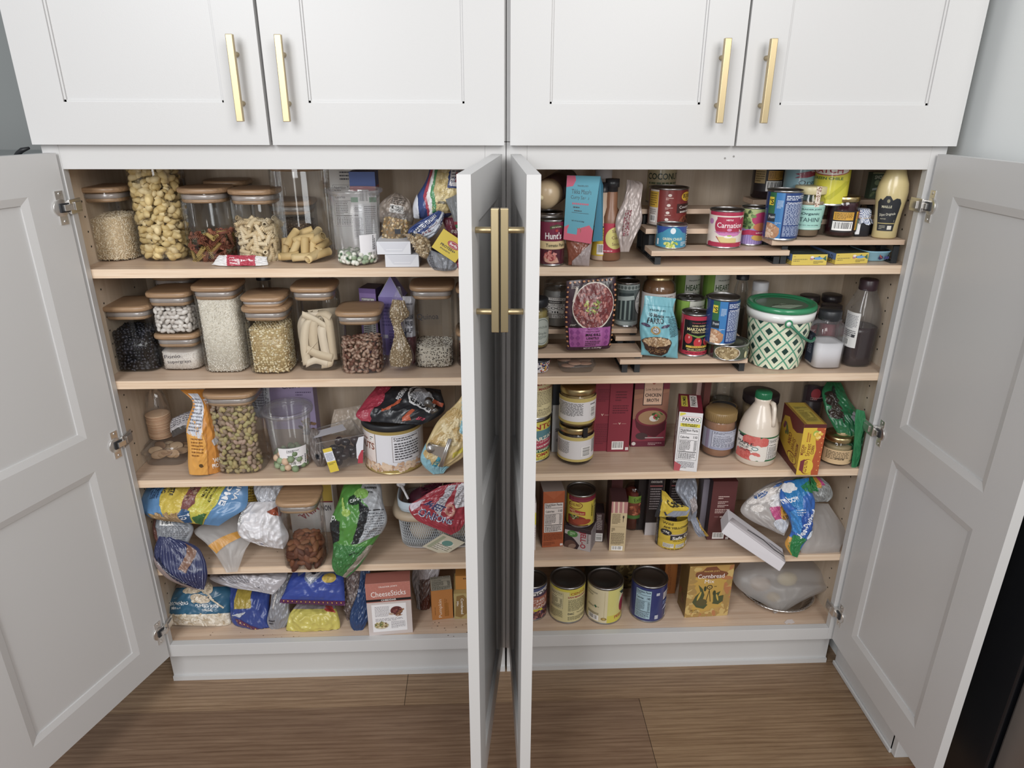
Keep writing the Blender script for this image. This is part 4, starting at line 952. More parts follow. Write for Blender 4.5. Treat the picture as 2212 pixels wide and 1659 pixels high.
# ================================================================== left cabinet, shelf three
m = MB(); 
V0 = at(312, 1008, 2, Z3); V1 = at(395, 1008, 2, Z3); xa, ya = V0[0], V0[1]+.0; ww = V1[0]-V0[0]
t = empty('clamshell_tray', (xa+ww/2, ya+.06, Z3), 'clear plastic clamshell of flat crackers at left end of third shelf', 'tray')
m.lathe([(.0001, .001), (.045, .001), (.0475, .004), (.052, .032), (.056, .034), (.056, .036), (.05, .037), (.047, .05), (.044, .053), (.0001, .054)], (xa+ww/2, ya+.05, Z3), 48, 0, ex=5, sy=1.05); m.build('tray_shell', 'pet', t)
rn = random.Random(5)
for i in range(14):
    m = MB(); V, F = ICO2; P = V*[.018, .011, .0016]; P[:, 2] += (P[:, 0]**2)*6
    a, b = rn.uniform(-.5, .5), rn.uniform(.2, 1.2); Rm = np.array(Matrix.Rotation(a, 3, 'Z') @ Matrix.Rotation(b, 3, 'X'))
    m.add(P@Rm.T+[xa+ww/2+(i % 7-3)*.0105, ya+.022+(i//7)*.04+rn.uniform(0, .02), Z3+.018+rn.uniform(0, .008)], F, 0, lin(rn.choice(['#c3a37d', '#b08d68', '#d3b892', '#9f7a58'])), True)
    tag(m.build('flat_cracker', 'food', loc=(xa+ww/2, ya+.05, Z3+.01)), 'thin tan flat cracker inside the clear clamshell on third shelf', 'cracker', 'flat crackers in the clamshell')
cx, cy = at(340, 962, 1, ya+.03)[[0, 1]]; zb = Z3+.0545
cy = cy+.002; zt = hgt(340, 903, cy, 0); n = 17; dz = (zt-zb)/n
for i in range(n):
    m = MB(); ox, oy = rn.uniform(-.001, .001), rn.uniform(-.001, .001)
    m.lathe([(.0001, .0006), (.024, .0004), (.0285, .001), (.0285, dz*.62), (.024, dz*.8), (.0001, dz*.78)], (cx+ox, cy+.03+oy, zb+i*dz+.001), 32, 0, lin(rn.choice(['#d6b08c', '#cfa581', '#deb994'])))
    tag(m.build('round_cracker', 'food', loc=(cx, cy+.03, zb+i*dz)), 'round tan cracker in the clear sleeve standing on the clamshell', 'cracker', 'round crackers in the sleeve')
m = MB(); H_ = zt-zb
m.lathe([(.0001, .0005), (.026, .0005), (.0305, .004), (.0305, H_), (.029, H_+.01), (.022, H_+.045), (.014, H_+.06)], (cx, cy+.03, zb), 40, 0)
V = m.v[0]; rnp = np.random.RandomState(2); k = np.clip((V[:, 2]-zb-H_)/.06, 0, 1); V[:, 0] += k*(rnp.rand(len(V))-.5)*.006+k*.004; V[:, 1] += k*(rnp.rand(len(V))-.5)*.006
tag(m.build('cracker_sleeve', 'wrap', loc=(cx, cy+.03, zb)), 'clear cellophane sleeve holding a stack of round crackers', 'wrapper')
bag('cracker_packet', 'dark packet with white printed label lying behind the cracker sleeve', [(372, 905, 420, 885, .16), (368, 925, 418, 905, .14), (372, 945, 415, 925, .12)], .03, '#4a4644', [('r', .05, .2, .95, 1, '#aeaaac'), ('l', .1, .3, .9, .95, 6, '#5b5860')], seed=54, wr=.002)
bag('whey_bag', 'open orange whey protein bag with cereal clusters printed on it', [(388, 842, 470, 840, .085, .14, .3), (414, 868, 468, 870, .08, .13, .6), (410, 900, 471, 900, .075, .12, .85), (404, 935, 478, 930, .07, .115, 1), (406, 980, 483, 975, .065, .11, 1), (412, 1024, 487, 1016, .062, .105, .8)], .06, '#d08a3d',
    [('p', [(0, 0), (.42, 0), (.40, .4), (.3, .62), (0, .66)], '#e0a14c'), ('p', [(0, .5), (.3, .44), (.38, .95), (.1, .95)], '#c9ccd6'), ('l', .02, .52, .3, .9, 10, '#6f7078'), ('r', .405, 0, .43, .62, '#b87a38'), ('l', .06, .22, .33, .46, 6, '#8d5a24'),
     ('e', .95, .62, .28, .3, '#cfc8c6'), ('s', .95, .6, .2, .24, 46, .009, ['#6b3f2c', '#a06a42', '#b98552', '#5a3526'], .8), ('p', [(.55, .42), (.95, .55), (1, .42), (.62, .36)], '#bcb7b8'),
     ('t', 'rote n', .62, .88, .42, .07, '#f2eeea', 14), ('t', 'WHEY', .74, .185, .34, .06, '#f4efe8', 6), ('t', 'PROTEIN', .74, .115, .4, .055, '#f4efe8', 6), ('c', 0) if False else ('e', .25, .12, .05, .022, '#5a4326')], seed=55, wr=.0025, ends=(.75, 0), floor=Z3)
c, r, ex, lv = rcan('glass canister of shelled pistachios, rounded corners, on third shelf', 478, 582, 1026, 853, Z3, 884, 4.0)
V, F = ICO2; pm = []
for k, (a, b) in enumerate((('#a8917a', '#937a62'), ('#b3a276', '#967f68'), ('#bfac76', '#a38c6c'), ('#9c8672', '#856f60'), ('#bda08e', '#927a68'), ('#b9ae78', '#94825e'))):
    cc = np.array([lin(a) if v[2] > -.2+.3*math.sin(v[0]*5) else lin(b) for v in V]); pm.append(piece_mesh('pistachio', V*[.0082, .0052, .0048], F, '#fff', 'food', True, cc))
pieces('pistachio', 'brown and green pistachio kernel in the canister on third shelf', 'nut', 'pistachios in the canister', pm, fill_points(c, r-.001, .003, lv+.004, ex, .0118, 2, 0, .4, inset=.0055, backtoo=False, seed=56), 1.0, 8, .75, 300)
bag('printed_bag', 'white printed bag showing behind the pistachio canister lid', [(545, 835, 583, 835, .19), (546, 870, 583, 870, .185), (548, 900, 583, 905, .18)], .02, '#b9bcc6', [('l', .05, .3, .7, .95, 8, '#6d6f7a'), ('l', .76, .2, .95, .95, 3, '#55565f', True)], seed=57, wr=.002)
Pf = at(580, 900, 1, .205); 
carton('cracker_box', 'lilac box printed Fig & Olive Crisps behind the lidded tub', at(583, 870, 1, .2)[0], .2, Z3, .113, .04, .232, 0, '#a596bd', [('t', 'Fig & Olive', .5, .84, .62, .09, '#2e2738', 8, False), ('t', 'CRISPS', .52, .72, .42, .05, '#2e2738', 4), ('l', .6, .6, .95, .66, 2, '#6a5a80'), ('r', 0, 0, 1, .2, '#ab9884'), ('s', .8, .22, .16, .1, 30, .014, ['#6d513c', '#8c6c50', '#3c3028'], .5)])
x, y, w_, h = jx(592, 667, 1024, 905, Z3)
h = hgt(620, 908, y-.01, Z3)
jar('deli_tub', 'clear plastic tub with lid and barcode label, green coated nuts inside, third shelf', 'tub', x, y, Z3, tubprof(.0445, .0565, h), 'tub', label=(.012, .064, .0462, .0505, '#e6e4e7'), a0=-22, a1=58,
    deco=[('b', .25, .05, .85, .28), ('l', .25, .36, .85, .5, 2, K), ('l', .3, .55, .8, .62, 1, K), ('r', .3, .75, .75, .755, K), ('r', .3, .9, .75, .905, K), ('r', .3, .75, .31, .905, K), ('r', .5, .75, .51, .905, K), ('l', .34, .78, .72, .88, 2, K), ('l', .9, .1, .97, .9, 1, K, True)],
    lid=[(.056, h-.006), (.0615, h-.005), (.0625, h), (.061, h+.0045), (.056, h+.005), (.054, h+.002)], lidmat='pet', lidcol='#fff')
V, F = ICO2
gm = [piece_mesh('coated_nut', V*[.0095, .0085, .0085], F, k, 'food') for k in ('#7d8f6c', '#8fa07c', '#70845f', '#c9a98c')]
pieces('coated_nut', 'pale green coated nut in the lidded tub on third shelf', 'snack', 'coated nuts in the lidded tub', gm, fill_points((x, y+.0445, Z3), .0425, .002, .050, 2.0, .0175, 2, 0, .3, inset=.009, seed=58), 1.0, 9, 0, 110)
# chocolate clamshell, tilted
def tilt_shell(): pass
Bq = [at(712, 1020, 1, 0.024), at(783, 1003, 1, 0.034), at(786, 935, 1, 0.057), at(668, 935, 1, 0.047)]
t = empty('berry_tub', tuple(at(745, 1015, 2, Z3)), 'tilted clear plastic tub of chocolate covered fruit, label behind, third shelf', 'tub')
m = MB(); fr = [at(712, 1021, 1, 0.027), at(784, 1003, 1, 0.032), at(786, 938, 1, 0.044), at(684, 958, 1, 0.034)]
bk = [p+np.array([0.004, .085, .012]) for p in fr]; bk[2] = at(760, 905, 1, 0.122); bk[3] = at(668, 930, 1, 0.112)
m.hexa([fr[0], fr[1], bk[1], bk[0], fr[3], fr[2], bk[2], bk[3]]); m.f.pop(-2); m.m.pop(); m.sm.pop()
m.build('tub_shell', 'pet', t, bevel=.008)
m = MB(); rim = [fr[3], fr[2], bk[2], bk[3]]; m.tube([tuple(p) for p in rim], .0022, 8, 0, closed=True); m.build('tub_rim', 'pet', t)
m = MB(); A_, B_, D_ = fr[0]*.985+fr[1]*.015, fr[0]*.68+fr[1]*.32, fr[3]
O = fr[0]+(fr[1]-fr[0])*.03+[0, -.0015, 0]; Uv = (fr[1]-fr[0])*.26; Vv = (fr[3]-fr[0])*.78+(fr[1]-fr[0])*.06
S = plane_surf(O, Uv, Vv); m.add(S(np.array([0, 1, 1, 0]), np.array([0, 0, 1, 1]), 0), [(0, 1, 2, 3)], 0, lin('#d9bf3a'))
Deco(m, S, .02, .05, 0).run([('r', 0, .45, 1, .85, '#d8d9e0'), ('l', .1, .48, .9, .8, 6, '#5a6380'), ('l', .1, .3, .9, .4, 2, '#6b5d20')]); m.build('yellow_label', 'paper', t)
m = MB(); O = fr[1]+(fr[2]-fr[1])*.05-(fr[1]-fr[0])*.22+[0, -.002, 0]; S = plane_surf(O, (fr[1]-fr[0])*.22, (fr[2]-fr[1])*.9)
m.add(S(np.array([.15, 1, 1, .3, 0]), np.array([.25, 0, 1, 1, .75]), 0), [(0, 1, 2, 3, 4)], 0, lin('#d6d6dc')); Deco(m, S, .02, .06, 0).run([('p', [(.3, .05), (1, 0), (1, .5), (.75, .5), (.35, .3)], '#b23442')]); m.build('front_label', 'paper', t)
m = MB(); S = plane_surf(bk[3]*.9+fr[3]*.1, (bk[2]-bk[3])*.75, (fr[3]-bk[3])*.45+[0, 0, 0]); m.add(S(np.array([0, 1, 1, 0]), np.array([0, 0, 1, 1]), .003), [(0, 1, 2, 3)], 0, lin('#b9b7bd')); Deco(m, S, .08, .04, 0, off=.0035).run([('l', .03, .05, .97, .7, 7, '#3a3940'), ('b', .55, .7, .95, 1)]); m.build('top_label', 'paper', t)
rn = random.Random(77); cm_ = [piece_mesh('chocolate_drop', ICO2[0]*[.0125, .010, .0095], ICO2[1], k, 'shiny') for k in ('#2c2022', '#3a2a2b', '#231a1d')]
for i in range(22):
    a, b, k = rn.uniform(.16, .84), rn.uniform(.15, .85), .16+.14*(i//8)
    p = (fr[0]*(1-a)+fr[1]*a)*(1-b)+(bk[0]*(1-a)+bk[1]*a)*b+(fr[3]-fr[0])*k
    o = bpy.data.objects.new('chocolate_drop', cm_[i % 3]); COL.objects.link(o); o.location = tuple(p); o.rotation_euler = (rn.random()*3, rn.random()*3, 0); tag(o, 'shiny dark chocolate covered fruit in the tilted clear tub', 'chocolate', 'chocolate drops in the tilted tub')
bag('clear_bag', 'small crumpled clear bag with dark sticker between the tubs on third shelf', [(668, 925, 690, 930, .12), (670, 960, 698, 965, .11), (676, 990, 705, 990, .10), (685, 1008, 700, 1008, .10)], .03, '#6d6460', [('r', .35, .25, .6, .38, '#25252b')], 'film', seed=59, wr=.004)
bag('paper_bag', 'translucent parchment bag behind the chocolate tub', [(720, 885, 780, 875, .2), (715, 905, 790, 900, .19), (715, 940, 790, 940, .185)], .02, '#a8998a', (), seed=60, wr=.003)
# nut tin
x, y, w_, h = jx(786, 917, 1026, 918, Z3, frac=.9)
h = hgt(850, 921, y+.0, Z3)
t = can('large tin of mixed nuts with black lid and nut picture, third shelf', x, y, Z3, w_/2*.985, h-.01, '#e2e2e8',
  [('r', 0, .9, 1, 1, '#a8904f'), ('r', 0, 0, 1, .07, '#a8904f'), ('r', .18, .1, .36, .88, '#e9dcd6'), ('r', .36, .07, .365, .9, '#6f5a50'), ('t', 'NUTS', .25, .6, .2, .16, '#8a4a34'), ('t', 'Deluxe', .2, .76, .14, .07, '#8a4a34'), ('e', .24, .28, .08, .08, '#e0cfc8'), ('r', .30, .72, .345, .86, '#f2efec'), ('l', .305, .74, .34, .84, 2, K),
   ('r', .52, .26, .8, .265, '#7a6a60'), ('r', .52, .86, .8, .865, '#7a6a60'), ('r', .52, .26, .523, .865, '#7a6a60'), ('r', .797, .26, .8, .865, '#7a6a60'), ('t', 'S', .545, .8, .02, .08, '#4a4038', 0, False), ('l', .56, .74, .78, .84, 2, '#4c4a50'), ('l', .54, .3, .78, .72, 7, '#4c4a50'),
   ('S', .14, .06, .98, .22, 120, .013, ['#d8b79a', '#caa384', '#e3c9af', '#b58e70', '#dcc0a4'], .62)], a0=-105, a1=105, rim='gold', lv=(.03, .97), name='nut_tin')
m = MB(); m.lathe([(w_/2-.001, h-.016), (w_/2+.0012, h-.015), (w_/2+.0012, h-.003), (w_/2-.001, h), (w_/2-.005, h-.001), (w_/2-.007, h-.004), (.0001, h-.004)], (x, y+w_/2*.985, Z3), 56); m.build('lid', 'blackplastic', t)
tinx, tiny, tinr, tinh = x, y, w_/2, h
bag('jerky_bag', 'black and crimson jerky bag lying on top of the nut tin', [(812, 832, 956, 842, .15, .14, .5), (800, 852, 958, 862, .125, .12, 1), (785, 878, 955, 888, .09, .10, 1), (768, 898, 930, 910, .06, .08, .9), (778, 909, 912, 918, .045, .06, .4)], .05, '#25272c',
    [('p', [(0, 0), (.16, 0), (.2, .5), (.24, 1), (0, 1)], '#a33447'), ('p', [(.16, 0), (.2, .05), (.19, .3), (.24, .5), (.22, .7), (.28, 1), (.24, 1)], '#a33447'), ('t', 'PREMIUM', .44, .72, .34, .07, '#c7c7c9', 72), ('p', [(.52, .9), (.6, 1), (.72, .95), (.9, .6), (.88, .3), (.72, .38), (.56, .5), (.52, .68)], '#d9d9da'), ('p', [(.54, .88), (.62, .96), (.72, .92), (.88, .6), (.86, .34), (.72, .42), (.58, .53), (.54, .68)], '#1f2024'),
     ('e', .68, .74, .12, .16, '#8a8b90', .5), ('e', .75, .62, .1, .12, '#77787d', .5), ('e', .64, .84, .05, .07, '#b3b3b6', .5), ('e', .72, .8, .05, .07, '#a3a4a8', .5), ('e', .79, .72, .05, .07, '#949599', .5),
     ('p', [(.30, .25), (.36, .35), (.42, .55), (.46, .58), (.45, .45), (.38, .25), (.32, .18)], '#bf5a3c'), ('p', [(.62, .1), (.66, .3), (.7, .3), (.7, .15), (.76, .08), (.66, .03)], '#bf5a3c'), ('p', [(.84, .55), (.97, .5), (.98, .6), (.86, .66)], '#bf5a3c'), ('l', .82, .05, .96, .2, 1, '#b23a52')], seed=61, wr=.005, ends=(.2, .5), side=.35)
def clip(nm, lab, P0, P1, gap, blade, cat='clip', bodycol='nickel'):
    P0, P1 = np.array(P0), np.array(P1); t = empty(nm, tuple((P0+P1)/2), lab, cat)
    m = MB(); m.tube([tuple(P0), tuple(P1)], .0036, 10); d = P1-P0; n = np.cross(d, [0, 1, 0]); n /= np.linalg.norm(n)
    m.tube([tuple(P0+n*.004+[0, -.002, 0]), tuple(P1+n*.004+[0, -.002, 0])], .0028, 8); m.build('jaw', bodycol, t)
    c0 = (P0+P1)/2+n*.004; q = c0+n*gap; m = MB()
    for s_ in (-1, 1): m.tube([tuple(c0+d*.16*s_), tuple(q+d*.13*s_)], .002, 6)
    m.hexa([c0-d*.2+[0, -.003, 0], c0+d*.2+[0, -.003, 0], c0+d*.2+[0, .003, 0], c0-d*.2+[0, .003, 0], q-d*.12+[0, -.005, 0], q+d*.12+[0, -.005, 0], q+d*.12+[0, .005, 0], q-d*.12+[0, .005, 0]]); m.build('spring_plate', bodycol, t)
    m = MB(); a = q+[0, -.007, 0]; b = q+[0, .012, 0]; m.tube([tuple(a), tuple(b)], .0095, 20); m.tube([tuple(a+[0, -.0006, 0]), tuple(a)], .0062, 16, 0); m.tube([tuple(a+[0, -.0012, 0]), tuple(a)], .002, 8); m.build('coil', bodycol, t)
bag('chip_bag', 'light blue and cream chip bag folded over, clipped, right of the nut tin', [(1000, 845, 1015, 850, .10, None, .3), (978, 880, 1015, 890, .085, None, .8), (940, 920, 1015, 930, .07, None, 1), (918, 955, 1015, 955, .055, None, 1), (912, 985, 1000, 985, .05, None, 1), (920, 1008, 965, 1010, .045, None, .8), (936, 1024, 958, 1022, .04, None, .4)], .05, '#d9c08a',
    [('p', [(0, 0), (1, 0), (1, .1), (.6, .12), (.3, .12), (.06, .35), (0, .4)], '#8fc3d2'), ('p', [(.2, 1), (1, 1), (1, .5), (.72, .55), (.55, .8), (.2, .95)], '#8fc3d2'), ('s', .35, .5, .3, .3, 26, .034, ['#e0c894', '#cfb177', '#e8d6aa', '#c7a66b'], .5), ('p', [(.3, .12), (.42, .34), (.52, .1)], '#3f93ab'), ('l', .34, .13, .46, .2, 2, '#e6d98a'), ('p', [(.7, .3), (1, .42), (1, .34), (.74, .24)], '#d9c94a')], seed=62, wr=.005, ends=(.1, .4), side=.3)
clip('bulldog_clip', 'silver bulldog clip pinching the light blue chip bag', at(953, 1008, 1, -.004), at(974, 948, 1, .004), .034, .02)
clip('spring_clip', 'small dark metal clip holding the jerky bag shut', at(932, 892, 1, .03), at(945, 884, 1, .03), .022, .02, bodycol='tindark')
c, r, ex = canister('canister at the back right of third shelf beside the centre door', -.085, .2, Z3, .085, .2, 3.5)
# ================================================================== left cabinet, shelf four
bag('tortilla_bag', 'large blue and yellow tortilla chip bag lying at left end of fourth shelf', [(318, 1042, 540, 1040, .13, .12, .4), (306, 1075, 535, 1075, .10, .10, 1), (308, 1100, 525, 1100, .075, .08, 1), (325, 1118, 496, 1120, .055, .06, .8), (352, 1124, 474, 1136, .045, .05, .4)], .075, '#5a86b4',
    [('p', [(.22, 0), (.72, 0), (.8, 1), (.22, 1)], '#cbb34a'), ('p', [(.52, .02), (.74, .1), (.80, 1), (.56, 1), (.5, .5)], '#c2c04c'), ('p', [(0, 0), (.5, 0), (.4, .22), (.2, .12), (.05, .22)], '#9c7f55'), ('S', .06, 0, .44, .2, 60, .011, ['#a98a60', '#8d6f49', '#bda078'], .6), ('p', [(.43, .3), (.5, .98), (.58, .98), (.56, .4), (.48, .2)], '#7b4a48'), ('S', .46, .5, .55, .95, 24, .009, ['#8a6a55', '#5d3a38', '#a58c78'], .6),
     ('p', [(.40, 0), (.54, .02), (.54, .24), (.45, .3), (.39, .15)], '#2f5580'), ('t', 'To', .47, .13, .1, .14, '#e4e6ea', -80), ('l', .11, .55, .2, .97, 4, '#2d4468', True), ('t', 'RING', .235, .82, .3, .04, '#22324f', -90), ('t', 'TASTE', .325, .78, .34, .035, '#2e2f35', -90), ('t', 'WORTH', .29, .82, .26, .025, '#2e2f35', -90),
     ('t', 'AUTHENTIC TASTE OF', .705, .7, .5, .022, '#2c2f2c', -100), ('t', 'THE BORDER', .675, .74, .44, .022, '#2c2f2c', -100), ('t', 'CHIPS & DIPS', .64, .76, .4, .022, '#2c2f2c', -100), ('t', 'OME', .83, .66, .55, .05, '#e6e9ef', -100), ('t', 'INA', .91, .68, .34, .04, '#d9dde4', -100), ('p', [(.56, .12), (.72, .2), (.7, .0), (.6, .02)], '#3c6a3a')], seed=63, wr=.004, ends=(.3, .4), side=.4)
bag('snack_bag', 'silver backed snack bag printed with barcode under the tortilla bag', [(335, 1118, 395, 1115, .095), (328, 1140, 420, 1140, .08), (335, 1165, 408, 1170, .07), (350, 1180, 400, 1178, .065)], .04, '#6e6a6c', [('p', [(.2, .0), (1, .1), (1, 1), (.1, 1)], '#8e9197'), ('l', .3, .2, .9, .7, 9, '#5a5c62'), ('b', .25, .72, .6, .95), ('p', [(0, 0), (.2, 0), (.1, .9), (0, 1)], '#6f4a42')], seed=64, wr=.004, ends=(.4, .2))
bag('navy_bag', 'navy bag with white pinstripes drooping over the fourth shelf edge', [(345, 1158, 368, 1160, .055, None, .5), (333, 1185, 425, 1180, .04, None, 1), (334, 1210, 442, 1205, .015, None, 1), (348, 1232, 446, 1230, -.002, None, 1), (372, 1252, 446, 1250, -.006, None, .8), (415, 1270, 442, 1274, -.008, None, .3)], .045, '#2b315a',
    [('l', 0, 0, .001, .001, 1, K)]+[('p', [(q, 0), (q+.006, 0), (q+.006+.25, 1), (q+.25, 1)], '#8e93b0') for q in np.linspace(-.2, .95, 19)]+[('p', [(.0, .0), (.5, .0), (.28, .28), (.08, .62), (0, .7)], '#8d7a76'), ('p', [(.30, .16), (.36, .2), (.16, .66), (.1, .6)], '#1f2440'), ('t', 'RUSTIC SOURDOUGH', .235, .4, .5, .035, '#a9a9b2', -62), ('p', [(.62, .38), (.95, .7), (.92, .85), (.5, .45)], '#7d5a48')], seed=65, wr=.002, ends=(.2, .4), side=.3)
bag('silicone_bag', 'frosted reusable zip bag with orange stripe, empty, on fourth shelf', [(446, 1128, 515, 1108, .12, .13), (420, 1148, 538, 1140, .09, .11), (446, 1175, 547, 1160, .07, .09), (470, 1205, 530, 1190, .05, .06), (490, 1237, 512, 1235, .005, .008)], .012, '#fff', (), 'cloud', seed=66, wr=.001, wave=2.0)
B = o_B[[k for k in o_B if k.startswith('silicone_bag')][-1]]; par = bpy.data.objects[[k for k in o_B if k.startswith('silicone_bag')][-1]]
m = MB(); Deco(m, B, B.W, B.H, 0, lim=(.03, .03), off=.001).run([('p', [(.06, .36), (.98, .62), (1, .78), (.0, .50)], '#c98f3d')]); m.build('zip_stripe', 'plastic', par)
bag('crumpled_bag', 'crumpled white bag with barcode beside the date canister', [(535, 1085, 600, 1082, .11, None, .6), (515, 1110, 612, 1105, .09, None, 1), (514, 1135, 614, 1135, .075, None, 1.1), (528, 1160, 616, 1160, .065, None, 1), (560, 1178, 614, 1186, .06, None, .4)], .08, '#d8d6d9', [('b', .02, .55, .16, .85, True), ('p', [(.7, .8), (1, .9), (1, .68), (.85, .72)], '#a9573f'), ('r', .3, .08, .36, .13, '#444c86')], seed=67, wr=.010, ends=(.5, .3), side=.4)
bag('crumpled_bag', 'shiny silver bag top above the crumpled white bag on fourth shelf', [(555, 1040, 608, 1040, .14), (550, 1065, 608, 1062, .13), (556, 1090, 606, 1090, .12)], .05, '#b9bbc1', [('p', [(.3, 0), (.7, .1), (.7, .2), (.35, .15)], '#a8445a')], 'foil', seed=68, wr=.007)
bag('snack_bag', 'yellow bag with brown pattern behind the crumpled white bag', [(533, 1040, 560, 1040, .17), (525, 1070, 556, 1070, .165), (520, 1100, 550, 1100, .16)], .03, '#c2a23f', [('l', .1, .1, .9, .95, 9, '#7a6021')], seed=69, wr=.003)
x, y, w_, hh = jx(622, 709, 1231, 1086, Z4)
def yawcan(): pass
c, r, ex = canister('glass canister of dried dates with bamboo lid on fourth shelf', x, y-.004, Z4, w_*.98, hh, 4.0)
V, F = ICO2; dm = []
for k, col in enumerate(('#77462f', '#8a5337', '#663a29', '#93603f')):
    W_ = V*[.0175, .0085, .0078]; W_[:, 2] += np.sin(W_[:, 0]*420+k)*.0016+np.sin(W_[:, 1]*900)*.0008; dm.append(piece_mesh('dried_date', W_, F, col, 'food'))
pieces('dried_date', 'wrinkled brown dried date in the canister on fourth shelf', 'fruit', 'dates in the canister', dm, fill_points(c, r-.001, .003, .062, ex, .017, 2, 0, .4, inset=.0085, backtoo=False, seed=70), 1.0, 10, .7, 80)
carton('candy_box', 'yellow and white box with upside down red lettering behind the date canister', at(632, 1150, 1, .17)[0], .17, Z4, .12, .05, .215, 0, '#dcd8d6', [('r', 0, .45, .98, 1, '#d1b24e'), ('r', 0, .44, .98, .46, '#93404a'), ('t', "Mike", .62, .8, .5, .13, '#9c3a48', 200, False), ('t', 'HOT', .5, .56, .5, .12, '#8f2f3c', 180), ('t', 'MINA.', .42, .3, .5, .1, '#a04554', 215), ('t', 'NON', .82, .36, .22, .08, '#4a4a55', 180)])
bag('green_bag', 'bright green snap pea chip bag leaning over the fourth shelf edge', [(752, 1036, 815, 1036, .13, None, .5), (735, 1062, 826, 1062, .105, None, .9), (724, 1095, 831, 1095, .08, None, 1), (718, 1130, 831, 1125, .06, None, 1), (717, 1165, 820, 1160, .04, None, 1), (718, 1195, 800, 1190, .005, None, .8), (722, 1222, 770, 1225, -.008, None, .5), (727, 1240, 748, 1247, -.008, None, .3)], .075, '#4f8a3c',
    [('p', [(0, 0), (1, 0), (1, .32), (.5, .34), (.2, .36), (0, .45)], '#3f7a41'), ('p', [(.48, .36), (.62, .36), (.72, .72), (.5, .8), (.55, .68)], '#25282c'), ('p', [(.62, .36), (1, .45), (1, 1), (.55, 1), (.5, .85), (.72, .72)], '#a9adb2'), ('l', .68, .42, .97, .68, 10, '#5b5f66'), ('r', .7, .695, .98, .705, K), ('l', .6, .85, .9, .98, 3, '#33383a'), ('p', [(0, .36), (.2, .4), (.18, .6), (0, .64)], '#24282a'), ('t', 'p.', .06, .62, .1, .06, '#dfe3df'),
     ('e', .42, .8, .14, .05, '#24382a', .5), ('t', 'Calbee', .42, .8, .2, .035, '#e8ece8', 28), ('e', .55, .86, .16, .05, '#7fae55', -.3), ('e', .28, .68, .1, .03, '#93b34f', -.7), ('e', .2, .74, .03, .08, '#9cba5c', .3), ('t', 'California', .62, .27, .26, .03, '#22302a', 0, False), ('p', [(.66, .0), (.9, .0), (1, .34), (.84, .33)], '#8f8578')], seed=71, wr=.005, ends=(.2, .5), side=.4)
# basket
bl = at(868, 1194, 2, Z4); bx0, by0 = bl[0]-.012, bl[1]; 
t = empty('storage_basket', (bx0+.12, by0+.1, Z4), 'white metal mesh basket with beige rim holding onions, fourth shelf', 'basket')
cc = (bx0+.118, by0+.093, Z4+.001); 
def sup(rx, ry, z, n=120, e=5): return [(cc[0]+rx*supr(a, e)[0], cc[1]+ry*supr(a, e)[1], cc[2]+z) for a in np.linspace(0, 2*math.pi, n, endpoint=False)]
lev = [(.098, .074, 0), (.106, .081, .006), (.110, .085, .02), (.118, .0885, .105)]
def mesh_wall():
    m = MB(); A = sup(.110, .085, .010, 150); B_ = sup(.118, .0885, .100, 150)
    for k in range(150):     # crossing diagonal wires
        for s_ in (5, -5):
            a = np.array(A[k]); b = np.array(B_[(k+s_) % 150]); n_ = 5; P = []
            for q in range(n_+1):
                i = (k+s_*q/n_) % 150; i0 = int(i) % 150; f = i-int(i); pa = np.array(A[i0])*(1-f)+np.array(A[(i0+1) % 150])*f; pb = np.array(B_[i0])*(1-f)+np.array(B_[(i0+1) % 150])*f; P.append(tuple(pa+(pb-pa)*q/n_))
            m.tube(P, .0007, 4, 0)
    return m
mesh_wall().build('mesh_wall', mat('white_coated_wire', '#c9ced3', .45), t)
m = MB(); F = []; 
L0 = [sup(.01, .01, 0), sup(.098, .074, 0), sup(.107, .082, .004), sup(.110, .085, .011)]
V = sum(L0, []); n = 120
for k in range(3):
    for i in range(n): F.append((k*n+i, k*n+(i+1) % n, (k+1)*n+(i+1) % n, (k+1)*n+i))
m.add(V, F, 0, (1, 1, 1), True); m.build('basket_floor', mat('white_coating', '#c9ced3', .45), t)
m = MB(); m.tube(sup(.119, .0895, .118, 60), .0125, 10, 0, closed=True, flat=1.0); V = m.v[0]; m.v[0][:, 2] = (V[:, 2]-Z4-.123)*1.0+Z4+.108; m.build('beige_rim_band', mat('beige_band', '#b9a58c', .5), t)
m = MB(); V = sup(.116, .087, .122)+sup(.116, .087, .142)+sup(.113, .084, .142)+sup(.1125, .0835, .112); F = []
for k in range(3):
    for i in range(n): F.append((k*n+i, k*n+(i+1) % n, (k+1)*n+(i+1) % n, (k+1)*n+i))
m.add(V, F, 0, (1, 1, 1), True); m.build('inner_liner', mat('pale_blue_liner', '#bcc9d4', .4), t)
def onion(x, y, z, r_, col, lab, grp=None, k=1.0):
    t = empty('onion', (x, y, z), lab, 'onion', grp); m = MB(); prof = [(.0001, 0), (r_*.35, .001), (r_*.8, r_*.35), (r_, r_*.85), (r_*.85, r_*1.4), (r_*.45, r_*1.75), (r_*.15, r_*1.95), (.0001, r_*2.15)]
    m.lathe(prof, (x, y, z), 24, 0, lin(col)); m.build('onion_bulb', 'food', t)
    m = MB(); m.tube([(x, y, z+r_*1.95), (x+.002, y, z+r_*2.3)], [.003, .001], 6, 0, lin('#a58a6a')); m.build('onion_tip', 'food', t)
